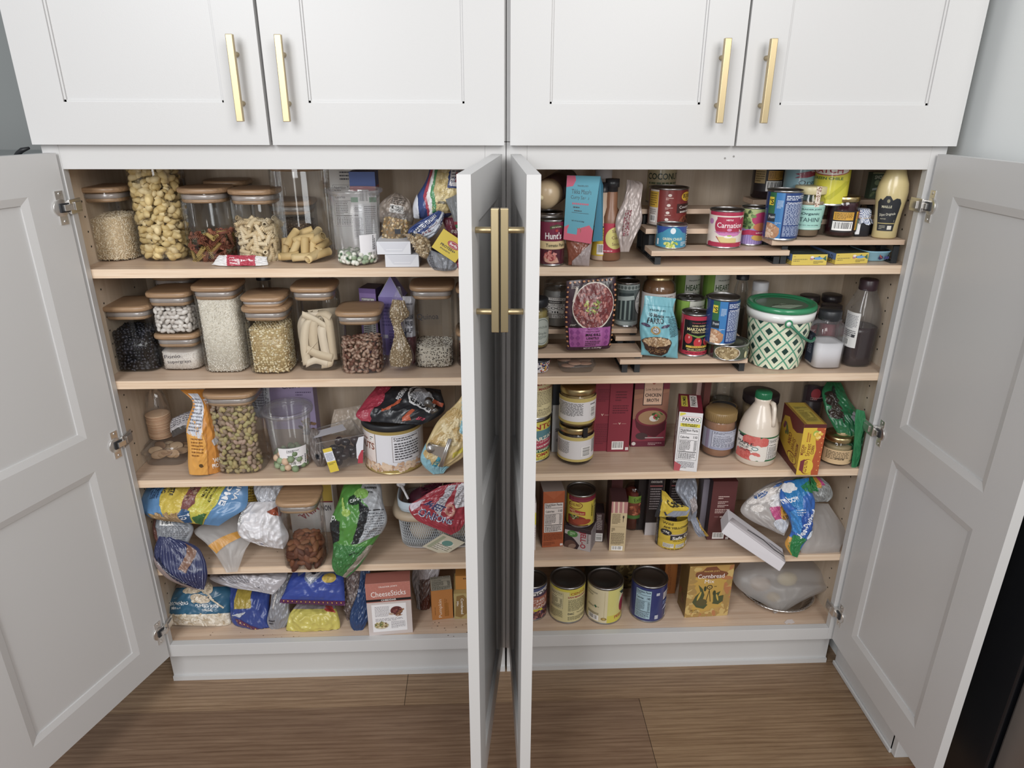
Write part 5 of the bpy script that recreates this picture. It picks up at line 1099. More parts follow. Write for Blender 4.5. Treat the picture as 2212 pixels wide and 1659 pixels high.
for i, (dx, dy, dz, rr, col, w_) in enumerate([(-.055, -.03, .006, .036, '#d8c9b2', 'pale'), (.02, -.035, .006, .037, '#c9b79a', 'pale'), (-.06, .02, .058, .036, '#5d2b3c', 'purple'), (.0, .0, .066, .038, '#52263a', 'purple'), (.055, .01, .075, .034, '#9d8a78', 'tan'), (.06, -.03, .01, .03, '#b9a68c', 'pale')]):
    onion(cc[0]+dx, cc[1]+dy, Z4+dz, rr, col, ['pale onion low in the mesh basket near its left side', 'pale onion low in the middle of the mesh basket', 'purple onion near the left rim of the mesh basket', 'purple onion at the top centre of the mesh basket', 'tan onion at the top right of the mesh basket', 'small pale onion low at the right of the mesh basket'][i])
m = MB(); rn = random.Random(4)
for i in range(60):
    a, b = rn.uniform(0, 6.28), rn.uniform(0, 6.28); m.tube([(cc[0]+.05*math.cos(a), cc[1]+.02+.045*math.sin(a), Z4+.125+rn.uniform(0, .02)), (cc[0]+.02*math.cos((a+b)/2), cc[1]+.02*math.sin(a), Z4+.147), (cc[0]+.06*math.cos(b), cc[1]+.045*math.sin(b), Z4+.118+rn.uniform(0, .02))], .0007, 4, 0, lin('#7a2f45'))
tag(m.build('net_bag', 'cloth', loc=(cc[0], cc[1], Z4+.13)), 'maroon net bag bunched over the onions in the basket', 'net bag')
m = MB(); a = at(866, 1046, 1, by0+.05); b = at(882, 1078, 1, by0+.02); m.tube([tuple(a), tuple((a+b)/2), tuple(b)], [.0055, .003, .0035], 8, 0, lin('#e4e3e6'), flat=.5); V, F = ICO2; m.add(V*[.012, .003, .009]+a, F, 0, lin('#e4e3e6'), True); tag(m.build('plastic_scoop', 'plastic', loc=tuple(b)), 'white plastic scoop leaning in the mesh basket', 'scoop')
bag('onion_snack_bag', 'crumpled red bag printed ONIONS hanging over the basket rim', [(955, 1050, 1012, 1036, .05, .05, .4), (915, 1072, 1012, 1058, .025, .04, .9), (880, 1094, 1010, 1085, .01, .03, 1), (900, 1122, 1006, 1112, -.0, .02, 1), (945, 1142, 1000, 1130, -.004, .01, .7), (974, 1156, 993, 1146, -.004, .005, .3)], .03, '#a3323f',
    [('p', [(.0, .62), (.15, .72), (.2, .56), (.05, .48)], '#cdbfcb'), ('p', [(.3, .98), (.62, .95), (.62, .55), (.5, .38), (.44, .5), (.46, .75)], '#b9b5bb'), ('l', .46, .6, .6, .9, 8, '#5f5c66'), ('p', [(.66, .95), (1, .95), (1, .5), (.8, .5)], '#c9c5c9'), ('l', .76, .54, .97, .9, 12, '#6d6a73'), ('e', .7, .47, .09, .1, '#c78a7a'), ('e', .7, .47, .05, .06, '#a3323f'),
     ('t', 'ONIONS', .42, .36, .62, .15, '#dfe1ea', -38), ('t', 'ONIONS', .42, .365, .6, .13, '#2c3a6b', -38), ('t', 'SWEET', .44, .56, .42, .1, '#2c3a6b', -38), ('l', .06, .42, .16, .46, 1, '#e0c9cd')], seed=72, wr=.005, ends=(.2, .3), side=.2)
m = MB(); O = at(912, 1180, 1, by0-.002); S = plane_surf(O, at(960, 1199, 1, by0-.002)-O, at(957, 1152, 1, by0-.004)-O); S2 = lambda u, v, off: S(u, v, off+.001)
m.add(S2(np.array([0, 1, 1, 0]), np.array([0, 0, 1, 1]), 0), [(0, 1, 2, 3)], 0, lin('#c9c2ac')); Deco(m, S2, .06, .05, 0).run([('r', .3, .2, .8, .7, '#d8d4c6'), ('e', .55, .62, .2, .16, '#5f8f86'), ('l', .2, .1, .9, .5, 4, '#8d8878'), ('r', .1, .1, .25, .9, '#a0a48a')]); tag(m.build('produce_tag', 'paper', loc=tuple(O)), 'cream produce tag showing through front of the mesh basket', 'tag')
# ================================================================== left cabinet, floor
bag('puffed_rice_bag', 'teal puffed rice cereal bag with clear bottom at left of cabinet floor', [(392, 1250, 480, 1246, .15, .15, .5), (378, 1278, 497, 1275, .12, .12, 1), (366, 1305, 499, 1302, .10, .105, 1), (360, 1330, 500, 1328, .085, .09, 1), (366, 1348, 500, 1352, .075, .08, .8)], .075, '#2f5f7d',
    [('r', 0, 0, 1, .25, '#d8ccb8'), ('S', .02, .03, .98, .24, 190, .0085, ['#e6dccb', '#d0c2ab', '#bca98c', '#efe7d8'], .5), ('r', 0, .78, 1, 1, '#8d8078'), ('e', .42, .74, .2, .075, '#c9b79d', .1), ('e', .56, .56, .17, .085, '#c9b79d', -.25), ('e', .66, .76, .1, .12, '#c9b79d', 1.4), ('e', .6, .9, .09, .1, '#8f8377', 1.3), ('S', .3, .69, .54, .8, 26, .007, ['#a8977e', '#e0d4c0'], .5), ('S', .45, .5, .68, .62, 26, .007, ['#a8977e', '#e0d4c0'], .5), ('S', .6, .68, .72, .85, 20, .007, ['#a8977e', '#e0d4c0'], .5), ('p', [(.52, .8), (.56, .8), (.92, .36), (.9, .34)], '#cdbfa8'),
     ('t', 'ARROWHEAD', .2, .47, .38, .075, '#d9dde0', 3), ('t', 'MILLS', .2, .38, .16, .045, '#c9cfd4', 3), ('l', .1, .56, .25, .59, 1, '#8ba4b2'), ('t', 'PUFFED RICE', .68, .41, .34, .06, '#d9dde0', -5), ('t', 'CEREAL', .69, .335, .16, .045, '#d9dde0', -5)], seed=73, wr=.003, ends=(.5, .4), floor=Z5)
bag('blue_bag', 'royal blue bag with purple dotted hem, slumped on cabinet floor', [(500, 1262, 580, 1270, .13, .12, .5), (495, 1295, 584, 1300, .11, .10, 1), (497, 1325, 590, 1330, .09, .085, 1), (510, 1350, 592, 1358, .075, .07, .8), (540, 1362, 585, 1368, .065, .06, .4)], .07, '#33458a',
    [('p', [(.2, .55), (.62, .6), (.6, 1), (.22, 1)], '#a8923e'), ('p', [(.1, .42), (.5, .52), (.3, .38)], '#b9bcc4'), ('p', [(.14, .34), (.3, .34), (1, .02), (.9, -.0), (.2, .24)], '#5a2c50')]+[('e', .2+.075*i, .30-.03*i, .014, .014, '#d9b25a') for i in range(10)], seed=74, wr=.005, ends=(.4, .3), floor=Z5)
bag('silver_bag', 'large silver white bag jammed under the fourth shelf', [(452, 1238, 625, 1236, .12, .12, .6), (455, 1252, 618, 1250, .10, .10, 1), (500, 1268, 600, 1270, .085, .085, .8), (545, 1276, 588, 1284, .075, .075, .3)], .05, '#b3b0b5', [('l', .12, .45, .5, .85, 9, '#84828a', True), ('l', .55, .2, .62, .3, 2, '#5a5860')], 'foil', seed=75, wr=.005, ends=(.3, .2))
bag('grey_bag', 'grey translucent bag standing between two blue bags on cabinet floor', [(608, 1240, 640, 1240, .11, None, .5), (590, 1272, 632, 1272, .095, None, .9), (582, 1305, 628, 1305, .08, None, 1), (578, 1340, 625, 1335, .065, None, .9), (588, 1362, 612, 1355, .055, None, .5)], .04, '#8d8d93', [('p', [(.3, 1), (.36, 1), (.3, .4), (.24, .4)], '#c9c3bd'), ('l', .1, .1, .4, .2, 2, '#3c3c44')], 'foil', seed=76, wr=.004, ends=(.3, .4))
bag('yellow_bag', 'crumpled yellow plastic bag at front of the cabinet floor', [(640, 1305, 725, 1308, .09, None, .6), (622, 1325, 733, 1322, .07, None, 1), (620, 1348, 734, 1345, .055, None, 1), (624, 1368, 726, 1372, .045, None, .6)], .05, '#c8bb5c', [('r', 0, .85, 1, 1, '#8b8084'), ('p', [(.72, .8), (.95, .7), (.92, .96), (.75, .98)], '#b03c3a')], seed=77, wr=.006, ends=(.3, .3), floor=Z5)
bag('blue_bag', 'royal blue bag with snowy peaks and yellow disc above the yellow bag', [(632, 1233, 745, 1230, .11, None, .5), (625, 1252, 742, 1250, .09, None, 1), (618, 1275, 742, 1275, .075, None, 1), (606, 1296, 745, 1300, .06, None, .6), (604, 1302, 746, 1308, .055, None, .25)], .06, '#34489b',
    [('r', 0, 0, 1, .12, '#55244f'), ('p', [(.1, 1), (.18, .8), (.27, .95), (.33, .7), (.45, .55), (.56, .72), (.64, .85), (.75, .7), (.85, .9), (.9, 1)], '#6e7a94'), ('p', [(.25, 1), (.33, .78), (.45, .62), (.55, .78), (.6, 1)], '#d2d3d8'), ('p', [(.3, 1), (.38, .9), (.46, .84), (.55, .92), (.62, 1)], '#1d2336'), ('e', .76, .74, .12, .14, '#c9ad4e')]+[('e', .06+.068*i, .07, .008, .02, '#d9a84e') for i in range(14)], seed=78, wr=.003, ends=(.15, .3))
bag('clear_bag', 'clear bag of dark loaf beside the cheese sticks box', [(745, 1236, 795, 1234, .12, None, .5), (740, 1270, 790, 1270, .105, None, .9), (742, 1305, 785, 1305, .09, None, 1), (752, 1340, 782, 1340, .08, None, .8)], .045, '#6a5b59', [('S', 0, 0, 1, 1, 160, .006, ['#7d6d69', '#544744', '#8f807a'], .7)], seed=79, wr=.004)
bag('navy_bag', 'navy blue plastic bag end in front of the dark loaf bag', [(782, 1232, 797, 1232, .10, None, .4), (774, 1262, 797, 1262, .085, None, .8), (766, 1300, 797, 1300, .07, None, 1), (756, 1340, 794, 1340, .05, None, .9), (757, 1355, 788, 1358, .045, None, .7), (768, 1368, 782, 1371, .04, None, .3)], .03, '#27406d', [('e', .2, .7, .16, .03, '#7f8aa5', .3), ('e', .2, .62, .14, .025, '#6d7a98', .3)], seed=80, wr=.004, ends=(.4, .4))
xa, ya, yw, ww = foot2((798, 1374), (892, 1366), Z5)
carton('cheese_stick_box', 'salmon and cream cheddar cheese sticks box at front of cabinet floor', xa, ya, Z5, ww, .045, .168, yw, '#cfc3bf',
    [('r', 0, .69, 1, 1, '#c07a6c'), ('l', .02, .71, .98, .99, 12, '#b86f62'), ('r', 0, .64, 1, .655, '#bd7567'), ('r', 0, .655, 1, .70, '#1e1b1e'), ('t', "TRADER JOE'S", .5, .925, .42, .033, '#ead9d4', 2), ('t', 'CheeseSticks', .5, .80, .78, .1, '#f1e8e4', 2, False), ('t', 'CheeseSticks', .502, .80, .78, .1, '#f1e8e4', 2, False), ('t', 'CHEDDAR', .5, .677, .34, .032, '#efe9e6', 1),
     ('r', .1, .07, .88, .6, '#efedee'), ('l', .17, .36, .5, .56, 9, '#9a959b'), ('l', .17, .27, .8, .33, 3, '#9a959b'), ('l', .52, .12, .84, .26, 7, '#9a959b'), ('e', .66, .46, .14, .085, '#6b3433'), ('s', .66, .465, .11, .06, 20, .008, ['#7d4240', '#5a2a2b', '#9b5a50'], .6), ('p', [(.5, .43), (.48, .39), (.56, .38), (.6, .41)], '#c2a993'), ('p', [(.62, .36), (.66, .36), (.84, .48), (.81, .5)], '#9a6a48'), ('s', .72, .4, .06, .05, 8, .012, ['#9a6a48', '#7d5238'], .2),
     ('e', .3, .19, .17, .07, '#cfc7b8'), ('s', .3, .2, .14, .06, 60, .008, ['#6f7a45', '#c9b487', '#a89a62', '#7d5a3c', '#e0d3ae'], .6)], cols={'right': '#b7a9a4', 'top': '#a8665a'})
bag('paper_bag', 'open white lined brown paper bag behind the orange pumpkin box', [(893, 1228, 950, 1228, .16, None, .6), (893, 1255, 940, 1258, .15, None, .9), (896, 1285, 934, 1285, .14, None, 1), (900, 1312, 930, 1312, .13, None, .9)], .04, '#6b5650', [('p', [(0, 0), (.3, 0), (.3, 1), (0, 1)], '#a59fa0'), ('p', [(.3, .75), (1, .8), (1, 1), (.2, 1)], '#c9c3c6'), ('p', [(.3, .0), (1, 0), (.8, .4), (.3, .15)], '#5d3126')], seed=81, wr=.004, ends=(.9, .5))
xa, ya, yw, ww = foot2((934, 1340), (979, 1335), Z5)
carton('pumpkin_mix_box', 'orange box with script Pumpkin lettering set sideways, cabinet floor', xa, ya, Z5, ww, .06, .098, yw, '#c07c3e', [('t', 'Pumpkin', .42, .38, .62, .2, '#ecd9c6', 90, False), ('t', "TRADER JOE'S", .16, .3, .28, .04, '#7a4a20', 90), ('r', .6, .1, .8, .55, '#b0702c'), ('l', .6, .1, .82, .7, 3, '#9a5f24', True)], top=[('n', .0, .0, 1, 1, '', '#b9b3a0', '#3a3630')])
carton('cornbread_mix_box', 'tan cornbread mix box lying sideways beside the centre door', xa+ww+.003, ya+.003, Z5, .075, .09, .085, .02, '#b8a268', [('p', [(.04, .12), (.25, .05), (.45, .2), (.55, .4), (.7, .55), (.5, .75), (.35, .95), (.1, .9)], '#94733f'), ('t', 'Cornbread', .30, .5, .62, .1, '#e6ddd0', 270), ('t', 'Mix', .14, .6, .2, .07, '#e6ddd0', 270), ('p', [(.6, .1), (1, .3), (1, 1), (.85, 1), (.7, .6)], '#c9b683')])
carton('pumpkin_mix_box', 'orange box lying on top of the sideways cornbread box', xa+ww+.008, ya+.02, Z5+.0855, .07, .06, .045, 0, '#c98840', [('t', 'Pumpkin', .7, .4, .5, .4, '#ecd9c6', 180, False), ('l', .3, .7, .7, .9, 1, '#7a4a20')])
# ================================================================== shelf risers
def riser(lab, x0, x1, Z, tz, legs):
    t = empty('shelf_riser', ((x0+x1)/2, .15, Z), lab, 'shelf riser')
    ys = [.030, .100, .170]
    for k in range(3):
        m = MB(); m.box(x0, x1, ys[k], ys[k]+.070, tz[k]-.0112, tz[k]); m.build('step_board', 'maple', t, bevel=.0007)
    for lx in legs:
        m = MB(); m.box(lx, lx+.013, .040, .236, Z, Z+.004)
        for k in range(3):
            m.box(lx, lx+.013, ys[k]+.010, ys[k]+.013, Z+.004, tz[k]-.0115); m.box(lx, lx+.013, ys[k]+.010, ys[k]+.066, tz[k]-.015, tz[k]-.0115)
            m.box(lx, lx+.013, ys[k]+.062, ys[k]+.065, Z+.004, tz[k]-.0115)
        m.build('leg', 'blackmetal', t)
    return t
TA = [1.1755, 1.2120, 1.2465]; TB = [1.1980, 1.2325, 1.2670]; TC = [.9405, .9768, 1.0122]; TD = [.9230, .9575, .9920]
riser('three step wooden shelf riser, lower left one of the top shelf pair', .320, .628, Z1, TA, [.331, .598])
riser('three step wooden shelf riser, raised right one of the top shelf pair', .585, .884, Z1, TB, [.6135, .867])
riser('three step wooden shelf riser behind the centre door, holding the lentil pouch', .014, .317, Z2, TC, [.03, .303])
riser('three step wooden shelf riser holding the farro bag and stacked blue can', .266, .567, Z2, TD, [.2735, .552])
def canp(lab, xl, xr, yb, yt, Z, bg, deco, r=None, h=None, **k):
    x, y, w_, hh = jx(xl, xr, yb, yt, Z, frac=.6); r = r or w_/2; h = h or hh
    return can(lab, x, y, Z+.0003, r, h, bg, deco, **k)
# ================================================================== right cabinet, shelf one
canp('maroon and cream tomato paste can at front left of right top shelf', 1162, 1219, 576, 476, Z1, '#7c2743',
  [('r', 0, .36, 1, .55, '#e0c795'), ('r', 0, .0, 1, .36, '#54202f'), ('t', "Hunt's", .52, .68, .34, .16, '#efe9e9'), ('t', 'Tomato Paste', .58, .455, .42, .08, '#3a3f2c'), ('p', [(.45, .83), (.6, .88), (.72, .84), (.72, .9), (.58, .95), (.44, .9)], '#4c5236'), ('t', '100% NATURAL', .58, .885, .2, .03, '#dcd9b8', 3), ('e', .58, .80, .03, .03, '#c04040'),
   ('e', .46, .14, .14, .12, '#8a5148'), ('p', [(.33, .2), (.36, .06), (.5, .02), (.64, .04), (.6, .16)], '#d19f8a'), ('s', .46, .2, .1, .11, 36, .009, ['#b5544f', '#cf7d76', '#9b3f40', '#dc9188'], .5)])
can('plain steel can behind the maroon tomato paste can', at(1190, 470, 1, .115)[0], .092, Z1, .03, .105, '#9a8f88')
# polenta tube
A = at(1172, 425, 1, 0.059); B = at(1222, 392, 1, 0.209)
d_ = (B-A); t = empty('polenta_roll', tuple((A+B)/2), 'plastic wrapped polenta roll with maroon sleeve lying on the cans', 'food roll')
m = MB(); n_ = d_/np.linalg.norm(d_); R0 = .031
m.tube([tuple(A-n_*.004), tuple(A), tuple(A+n_*.006), tuple(A+n_*.014), tuple(A+d_*.3)], [.004, .016, .026, R0*.98, R0], 28, 0, lin('#c9b08c')); m.tube([tuple(A-n_*.012), tuple(A-n_*.004)], [.006, .004], 10, 0, lin('#e3d3a8')); m.build('polenta_end', 'shiny', t)
m = MB(); m.tube([tuple(A+d_*.28), tuple(B)], [R0*1.012, R0*1.012], 28, 0, lin('#3c2526')); 
sd = np.cross(n_, [0, 0, 1]); sd /= np.linalg.norm(sd); u2 = np.cross(sd, n_)
def TS(u, v, off):
    a = math.pi*.5+(1-v)*2.4-1.2+.4; P = A+d_*.30+np.outer(u, d_*.68); return P+(R0*1.014+off)*(np.outer(np.cos(a+1.1), sd)+np.outer(np.sin(a+1.1), u2))
Deco(m, TS, .09, .07, 0, lim=(.2, .06), off=.0006).run([('r', .1, .2, .8, .5, '#1d1a1b'), ('t', 'POLENTA', .45, .35, .6, .16, '#a8a3a0'), ('t', 'Organic', .4, .62, .4, .1, '#9c8f88')])
m.build('sleeve', 'film', t)
# tikka masala card + pouch
TL, TR, BR, BL = at(1225, 379, 1, 0.049), at(1297, 381, 1, 0.049), at(1277, 527, 1, 0.022), at(1217, 517, 1, 0.022)
t = empty('sauce_pouch', tuple(at(1250, 573, 2, Z1)), 'clear pouch of curry sauce under a tall turquoise card, front of right top shelf', 'pouch')
def quad(TL, TR, BR, BL): return lambda u, v, off: (BL*(1-u)[:, None]*(1-v)[:, None]+BR*u[:, None]*(1-v)[:, None]+TR*u[:, None]*v[:, None]+TL*(1-u)[:, None]*v[:, None])+np.array([0, -off, .2*off])
S = quad(TL, TR, BR, BL); m = MB(); m.add(S(np.array([0, 1, 1, 0.]), np.array([0, 0, 1, 1.]), 0), [(0, 1, 2, 3)], 0, lin('#3f92a8'))
Deco(m, lambda u, v, off: S(np.asarray(u, float), np.asarray(v, float), off), .072, .15, 0).run([('p', [(0, 0), (1, 0), (1, .2), (.85, .27), (.7, .24), (.5, .2), (.25, .27), (0, .2)], '#c33f5c'), ('p', [(0, .82), (.2, .84), (.28, .93), (.25, 1), (0, 1)], '#b8385c'), ('t', "TRADER JOE'S", .5, .845, .34, .03, '#23363c'), ('t', 'Tikka Masala', .48, .76, .62, .07, '#20333b', 0, False), ('t', 'Curry Sauce', .45, .665, .58, .07, '#20333b', 0, False)]
  + [('e', .24+.06*i, .575, .022, .016, '#c33f5c') for i in range(9)]+[('l', .26, .5, .74, .54, 1, '#20333b'), ('l', .3, .45, .68, .485, 1, '#20333b'), ('r', .22, .435, .78, .44, '#20333b'), ('t', 'NET WT 8.8 OZ (250g)', .45, .31, .42, .024, '#23414a')])
b2 = at(1302, 520, 1, 0.052); m.add([TR, at(1303, 400, 1, 0.059), b2, at(1280, 522, 1, 0.044)], [(0, 1, 2, 3)], 0, lin('#3b7c98')); m.add([TL+[0, .003, 0], TR+[0, .003, 0], BR+[0, .004, 0], BL+[0, .004, 0]], [(0, 1, 2, 3)], 0, lin('#3f92a8')); m.build('card_header', 'paper', t)
bag('pouch_film', '', [(1222, 470, 1280, 470, .07), (1224, 525, 1277, 525, .066), (1225, 550, 1276, 548, .06), (1226, 572, 1273, 574, .05)], .03, '#8a4c38', [('p', [(.2, 0), (1, 0), (1, .5), (.2, .1)], '#a89a99')], 'film', seed=90, part=t, wr=.002)
# bottles
bp = [(.020, .001), (.0215, .004), (.0215, .07), (.021, .085), (.012, .115), (.0105, .13), (.0105, .152)]
x, y = foot(1300, 565, Z1)
jar('dressing_bottle', 'cream dressing bottle with yellow back label behind the turquoise card', 'bottle', x, y+.004, Z1, bp, 'plastic', '#cfb79f', label=(.012, .078, .0215, .0215, '#d9b93c'), a0=-80, a1=80, deco=[('r', 0, .95, 1, 1, '#26303a'), ('r', .93, 0, 1, 1, '#26303a'), ('b', .3, .05, .68, .4), ('l', .7, .15, .92, .4, 4, '#4a4222'), ('l', .1, .5, .85, .9, 7, '#6b6030')], lid=[(.0125, .15), (.0125, .17)], lidcol='#25262b')
x, y = foot(1320, 556, Z1)
jar('curry_sauce_bottle', 'brown curry sauce bottle with black neck and yellow and red label', 'bottle', at(1318, 500, 1, .095)[0], .072, Z1, [(.024, .001), (.0265, .004), (.0265, .085), (.024, .098), (.0135, .118), (.0125, .165)], 'plastic', '#8a5f45', label=(.02, .085, .0265, .0265, '#b8364b'), a0=-70, a1=85,
    deco=[('e', .6, .5, .34, .38, '#dcd27e'), ('t', 'Style', .62, .72, .34, .13, '#6e2a4a', 0, False), ('t', 'Curry', .62, .5, .34, .13, '#6e2a4a', 0, False), ('t', 'Sauce', .6, .3, .26, .1, '#6e2a4a', 0, False), ('l', .2, .02, .9, .1, 1, '#e3b0b8')], lid=[(.0128, .118), (.0128, .160), (.0155, .161), (.0155, .178)], lidcol='#2a2a2d')
jar('white_capped_bottle', 'bottle with white cap behind the black necked curry bottle', 'bottle', at(1304, 380, 1, .2)[0], .18, Z1, [(.022, .001), (.022, .17)], 'plastic', '#b9aea4', lid=[(.02, .17), (.02, .2)], lidcol='#dcdbdd')
bag('clear_bag', 'clear wrap of dried sausage leaning beside the left riser', [(1355, 388, 1380, 392, .13, None, .3), (1350, 405, 1391, 400, .12, None, .8), (1342, 440, 1386, 440, .105, None, 1), (1334, 480, 1382, 480, .095, None, 1), (1332, 515, 1372, 515, .085, None, 1), (1337, 544, 1362, 544, .08, None, .6)], .04, '#b7aaa5', [('l', .22, .2, .55, .55, 6, '#8d4750', True)], 'foil', seed=91, wr=.005, ends=(.3, .4))
canp('coconut can with cream label, top hidden, on third step of the left riser', 1393, 1460, 440, 352, TA[2], '#cdbf97', [('t', 'Organic', .5, .86, .44, .1, '#3d4a3a', 0, False), ('t', 'COCONUT', .5, .62, .66, .16, '#3d4a3a'), ('r', .15, .8, .85, .806, '#3d4a3a'), ('l', .2, .3, .8, .5, 2, '#6d7a5a')], h=.105, r=.0365)
C_beans = [('r', 0, 0, .24, 1, '#c9bfb8'), ('r', .0, .5, .235, .95, '#cba13c'), ('l', .03, .54, .2, .92, 6, '#7d6428'), ('b', .06, .08, .2, .28), ('l', .03, .3, .2, .46, 3, '#8a8280')]
canp('maroon baked beans can with barcode on the second step of the left riser', 1400, 1483, 492, 408, TA[1], '#7d2f2c', C_beans+[('e', .45, .86, .035, .04, '#d9c9c0'), ('l', .38, .72, .52, .8, 2, '#d9b5aa'), ('e', .44, .58, .035, .04, '#d9c9c0'), ('l', .38, .46, .52, .52, 2, '#d9b5aa'), ('e', .43, .37, .035, .04, '#d9c9c0'), ('l', .38, .28, .52, .32, 1, '#d9b5aa'), ('e', .42, .18, .035, .04, '#d9c9c0'), ('l', .38, .08, .52, .14, 1, '#d9b5aa'),
   ('e', .82, .82, .14, .13, '#d9aa35'), ('t', "BUSH'S", .84, .84, .24, .12, '#1d1d22'), ('t', 'BEST', .84, .74, .08, .04, '#1d1d22'), ('r', .6, .36, 1, .62, '#3a2220'), ('t', 'Country', .8, .52, .3, .1, '#e9e0d8', 3, False), ('t', 'BAKED BEANS', .82, .40, .3, .05, '#e9e0d8', 3), ('e', .86, .1, .2, .2, '#8a4a35'), ('s', .86, .1, .18, .17, 60, .007, ['#4a2a24', '#5d352c', '#2f1c19'], .6)], a0=-80, a1=75)
canp('short blue and teal green chiles can on front step of the left riser', 1417, 1482, 539, 488, TA[0], '#3e8fb0', [('r', 0, .72, 1, 1, '#2d4a94'), ('p', [(.05, .6), (.2, .72), (.3, .7), (.42, .95), (.56, .95), (.64, .72), (.76, .7), (.84, .6), (.84, 1), (.05, 1)], '#2d4a94'), ('p', [(.2, .7), (.34, .9), (.5, .99), (.6, .9), (.7, .7), (.5, .6)], '#3e8fb0'), ('e', .46, .8, .06, .14, '#dfe6ec'), ('t', 'GREEN CHILES', .46, .42, .46, .12, '#dfe2c0'), ('s', .44, .16, .16, .12, 24, .008, ['#b9c34a', '#8fae3c', '#d6d880'], .6), ('r', .84, .1, 1, .95, '#e0dedd'), ('l', .85, .12, .99, .93, 7, K), ('l', .66, .1, .82, .3, 3, '#dfe6ec'), ('r', .06, .12, .12, .4, '#e9e9ea')], a0=-85, a1=80)
canp('pink and cream sweetened condensed milk can on front step of the left riser', 1525, 1603, 538, 456, TA[0], '#e3d8cd', [('r', 0, .9, 1, 1, '#b3304e'), ('r', 0, .0, 1, .09, '#b3304e'), ('e', .46, .02, .6, .16, '#b3304e'), ('r', .1, .13, .86, .4, '#e3d8cd'), ('r', .22, .42, .72, .86, '#b3304e'), ('e', .26, .62, .08, .2, '#b3304e'), ('e', .8, .66, .1, .2, '#b3304e'), ('t', 'Carnation', .5, .63, .54, .15, '#f3eaea', 0, False), ('t', 'Carnation', .503, .63, .54, .15, '#f3eaea', 0, False), ('t', 'NESTLE', .48, .78, .14, .045, '#f3eaea'), ('e', .49, .5, .05, .04, '#d98fb4'), ('p', [(.18, .44), (.78, .44), (.7, .34), (.55, .3), (.3, .34)], '#d07fb8'), ('t', 'SWEETENED CONDENSED MILK', .48, .42, .5, .028, '#7a2340'), ('p', [(.24, .28), (.32, .12), (.66, .12), (.66, .25), (.42, .3)], '#dcc987'), ('p', [(.22, .3), (.25, .3), (.34, .1), (.66, .1), (.66, .13), (.34, .13)], '#b5544a'), ('e', .48, .3, .09, .04, '#efeae0'), ('e', .5, .33, .05, .02, '#a9bd4e'), ('e', .08, .72, .06, .08, '#b77fb5'), ('e', .9, .3, .05, .06, '#6d6a5a')], a0=-85, a1=80, r=.0375)
canp('purple can with beet and tomato picture, partly behind the big blue can', 1597, 1648, 532, 449, TA[0], '#9c86bf', [('r', 0, .45, 1, 1, '#a9b57a')]+[('r', .03+.065*i, 0, .05+.065*i, .4, '#8672ab') for i in range(15)]+[('e', .66, .72, .3, .2, '#b53a66'), ('e', .66, .5, .24, .12, '#c9754d'), ('s', .26, .7, .16, .24, 26, .010, ['#4d6b3c', '#6f8f50', '#3c5432'], .6), ('e', .66, .2, .26, .1, '#c99f52'), ('p', [(.1, .36), (.3, .42), (.95, .34), (.95, .22), (.3, .28), (.12, .24)], '#b02e52'), ('t', 'Italian', .66, .32, .3, .06, '#f0e3e6', 180, False)], a0=-85, a1=85)
BL_ = [('r', 0, 0, .34, 1, '#3a7ab8'), ('r', 0, .5, .16, 1, '#2f6a45'), ('r', 0, .72, .12, .9, '#e0c83c'), ('t', "'S", .07, .8, .1, .12, '#1f2a20'), ('r', 0, .36, .19, .54, '#26303c'), ('t', 'Peas', .11, .47, .14, .07, '#dfe3e8', 8, False), ('e', .05, .14, .26, .2, '#b07f5d'), ('s', .1, .14, .18, .16, 44, .009, ['#d1ab8a', '#b98a68', '#e3c5a8'], .8), ('l', .2, .66, .32, .84, 6, '#c3d3e6'), ('l', .2, .3, .32, .36, 2, '#c3d3e6'),
       ('r', .36, .03, .96, .97, '#273f77'), ('l', .37, .84, .94, .95, 3, '#dfe5ef'), ('t', 'Calories/Calories', .62, .79, .46, .035, '#e9edf4'), ('t', '120', .9, .79, .07, .04, '#e9edf4'), ('l', .37, .3, .94, .77, 17, '#c6d1e6'), ('l', .37, .05, .94, .28, 9, '#b3c0da')]
canp('large blue beans can with nutrition panel at left of the raised top shelf riser', 1648, 1725, 521, 413, TB[0], '#24407c', BL_, a0=-75, a1=85, r=.0375)
jar('dark_jar', 'dark glass jar with orange and barcode labels on back step, top hidden', 'jar', at(1655, 420, 1, .208)[0], .174, TB[2], [(.032, .001), (.036, .005), (.036, .085), (.03, .095), (.03, .105)], 'shiny', '#2a2022', label=(.018, .07, .036, .036, '#2a2326'), a0=-75, a1=75, deco=[('r', .02, .35, .3, .95, '#b39a6a'), ('l', .04, .4, .28, .9, 5, '#5f4f30'), ('r', .36, .5, .78, .9, '#c9953f'), ('l', .38, .54, .76, .86, 5, '#6b4a1c'), ('b', .33, .02, .78, .46)], lid=[(.031, .1), (.031, .112)], lidcol='#2a2326')
carton('narrow_box', 'narrow black box between the dark jar and the pale blue can', at(1682, 420, 1, .19)[0], .178, TB[2], .016, .03, .11, 0, '#2b2a2e', [('l', .1, .3, .9, .9, 8, '#8d8a90')])
canp('pale blue organic can with red ribbon banner on the back riser step', 1697, 1758, 440, 352, TB[2], '#86adb9', [('p', [(.3, .62), (.95, .8), (.98, .7), (.5, .54), (.3, .52), (.38, .58)], '#8d3145'), ('t', "TRADER JOE'S", .72, .7, .34, .05, '#e9dfe0', 8), ('t', 'Organic', .62, .42, .5, .14, '#2c3c42', 3, False), ('l', .3, .1, .8, .3, 2, '#3d5058')], h=.105, r=.036)
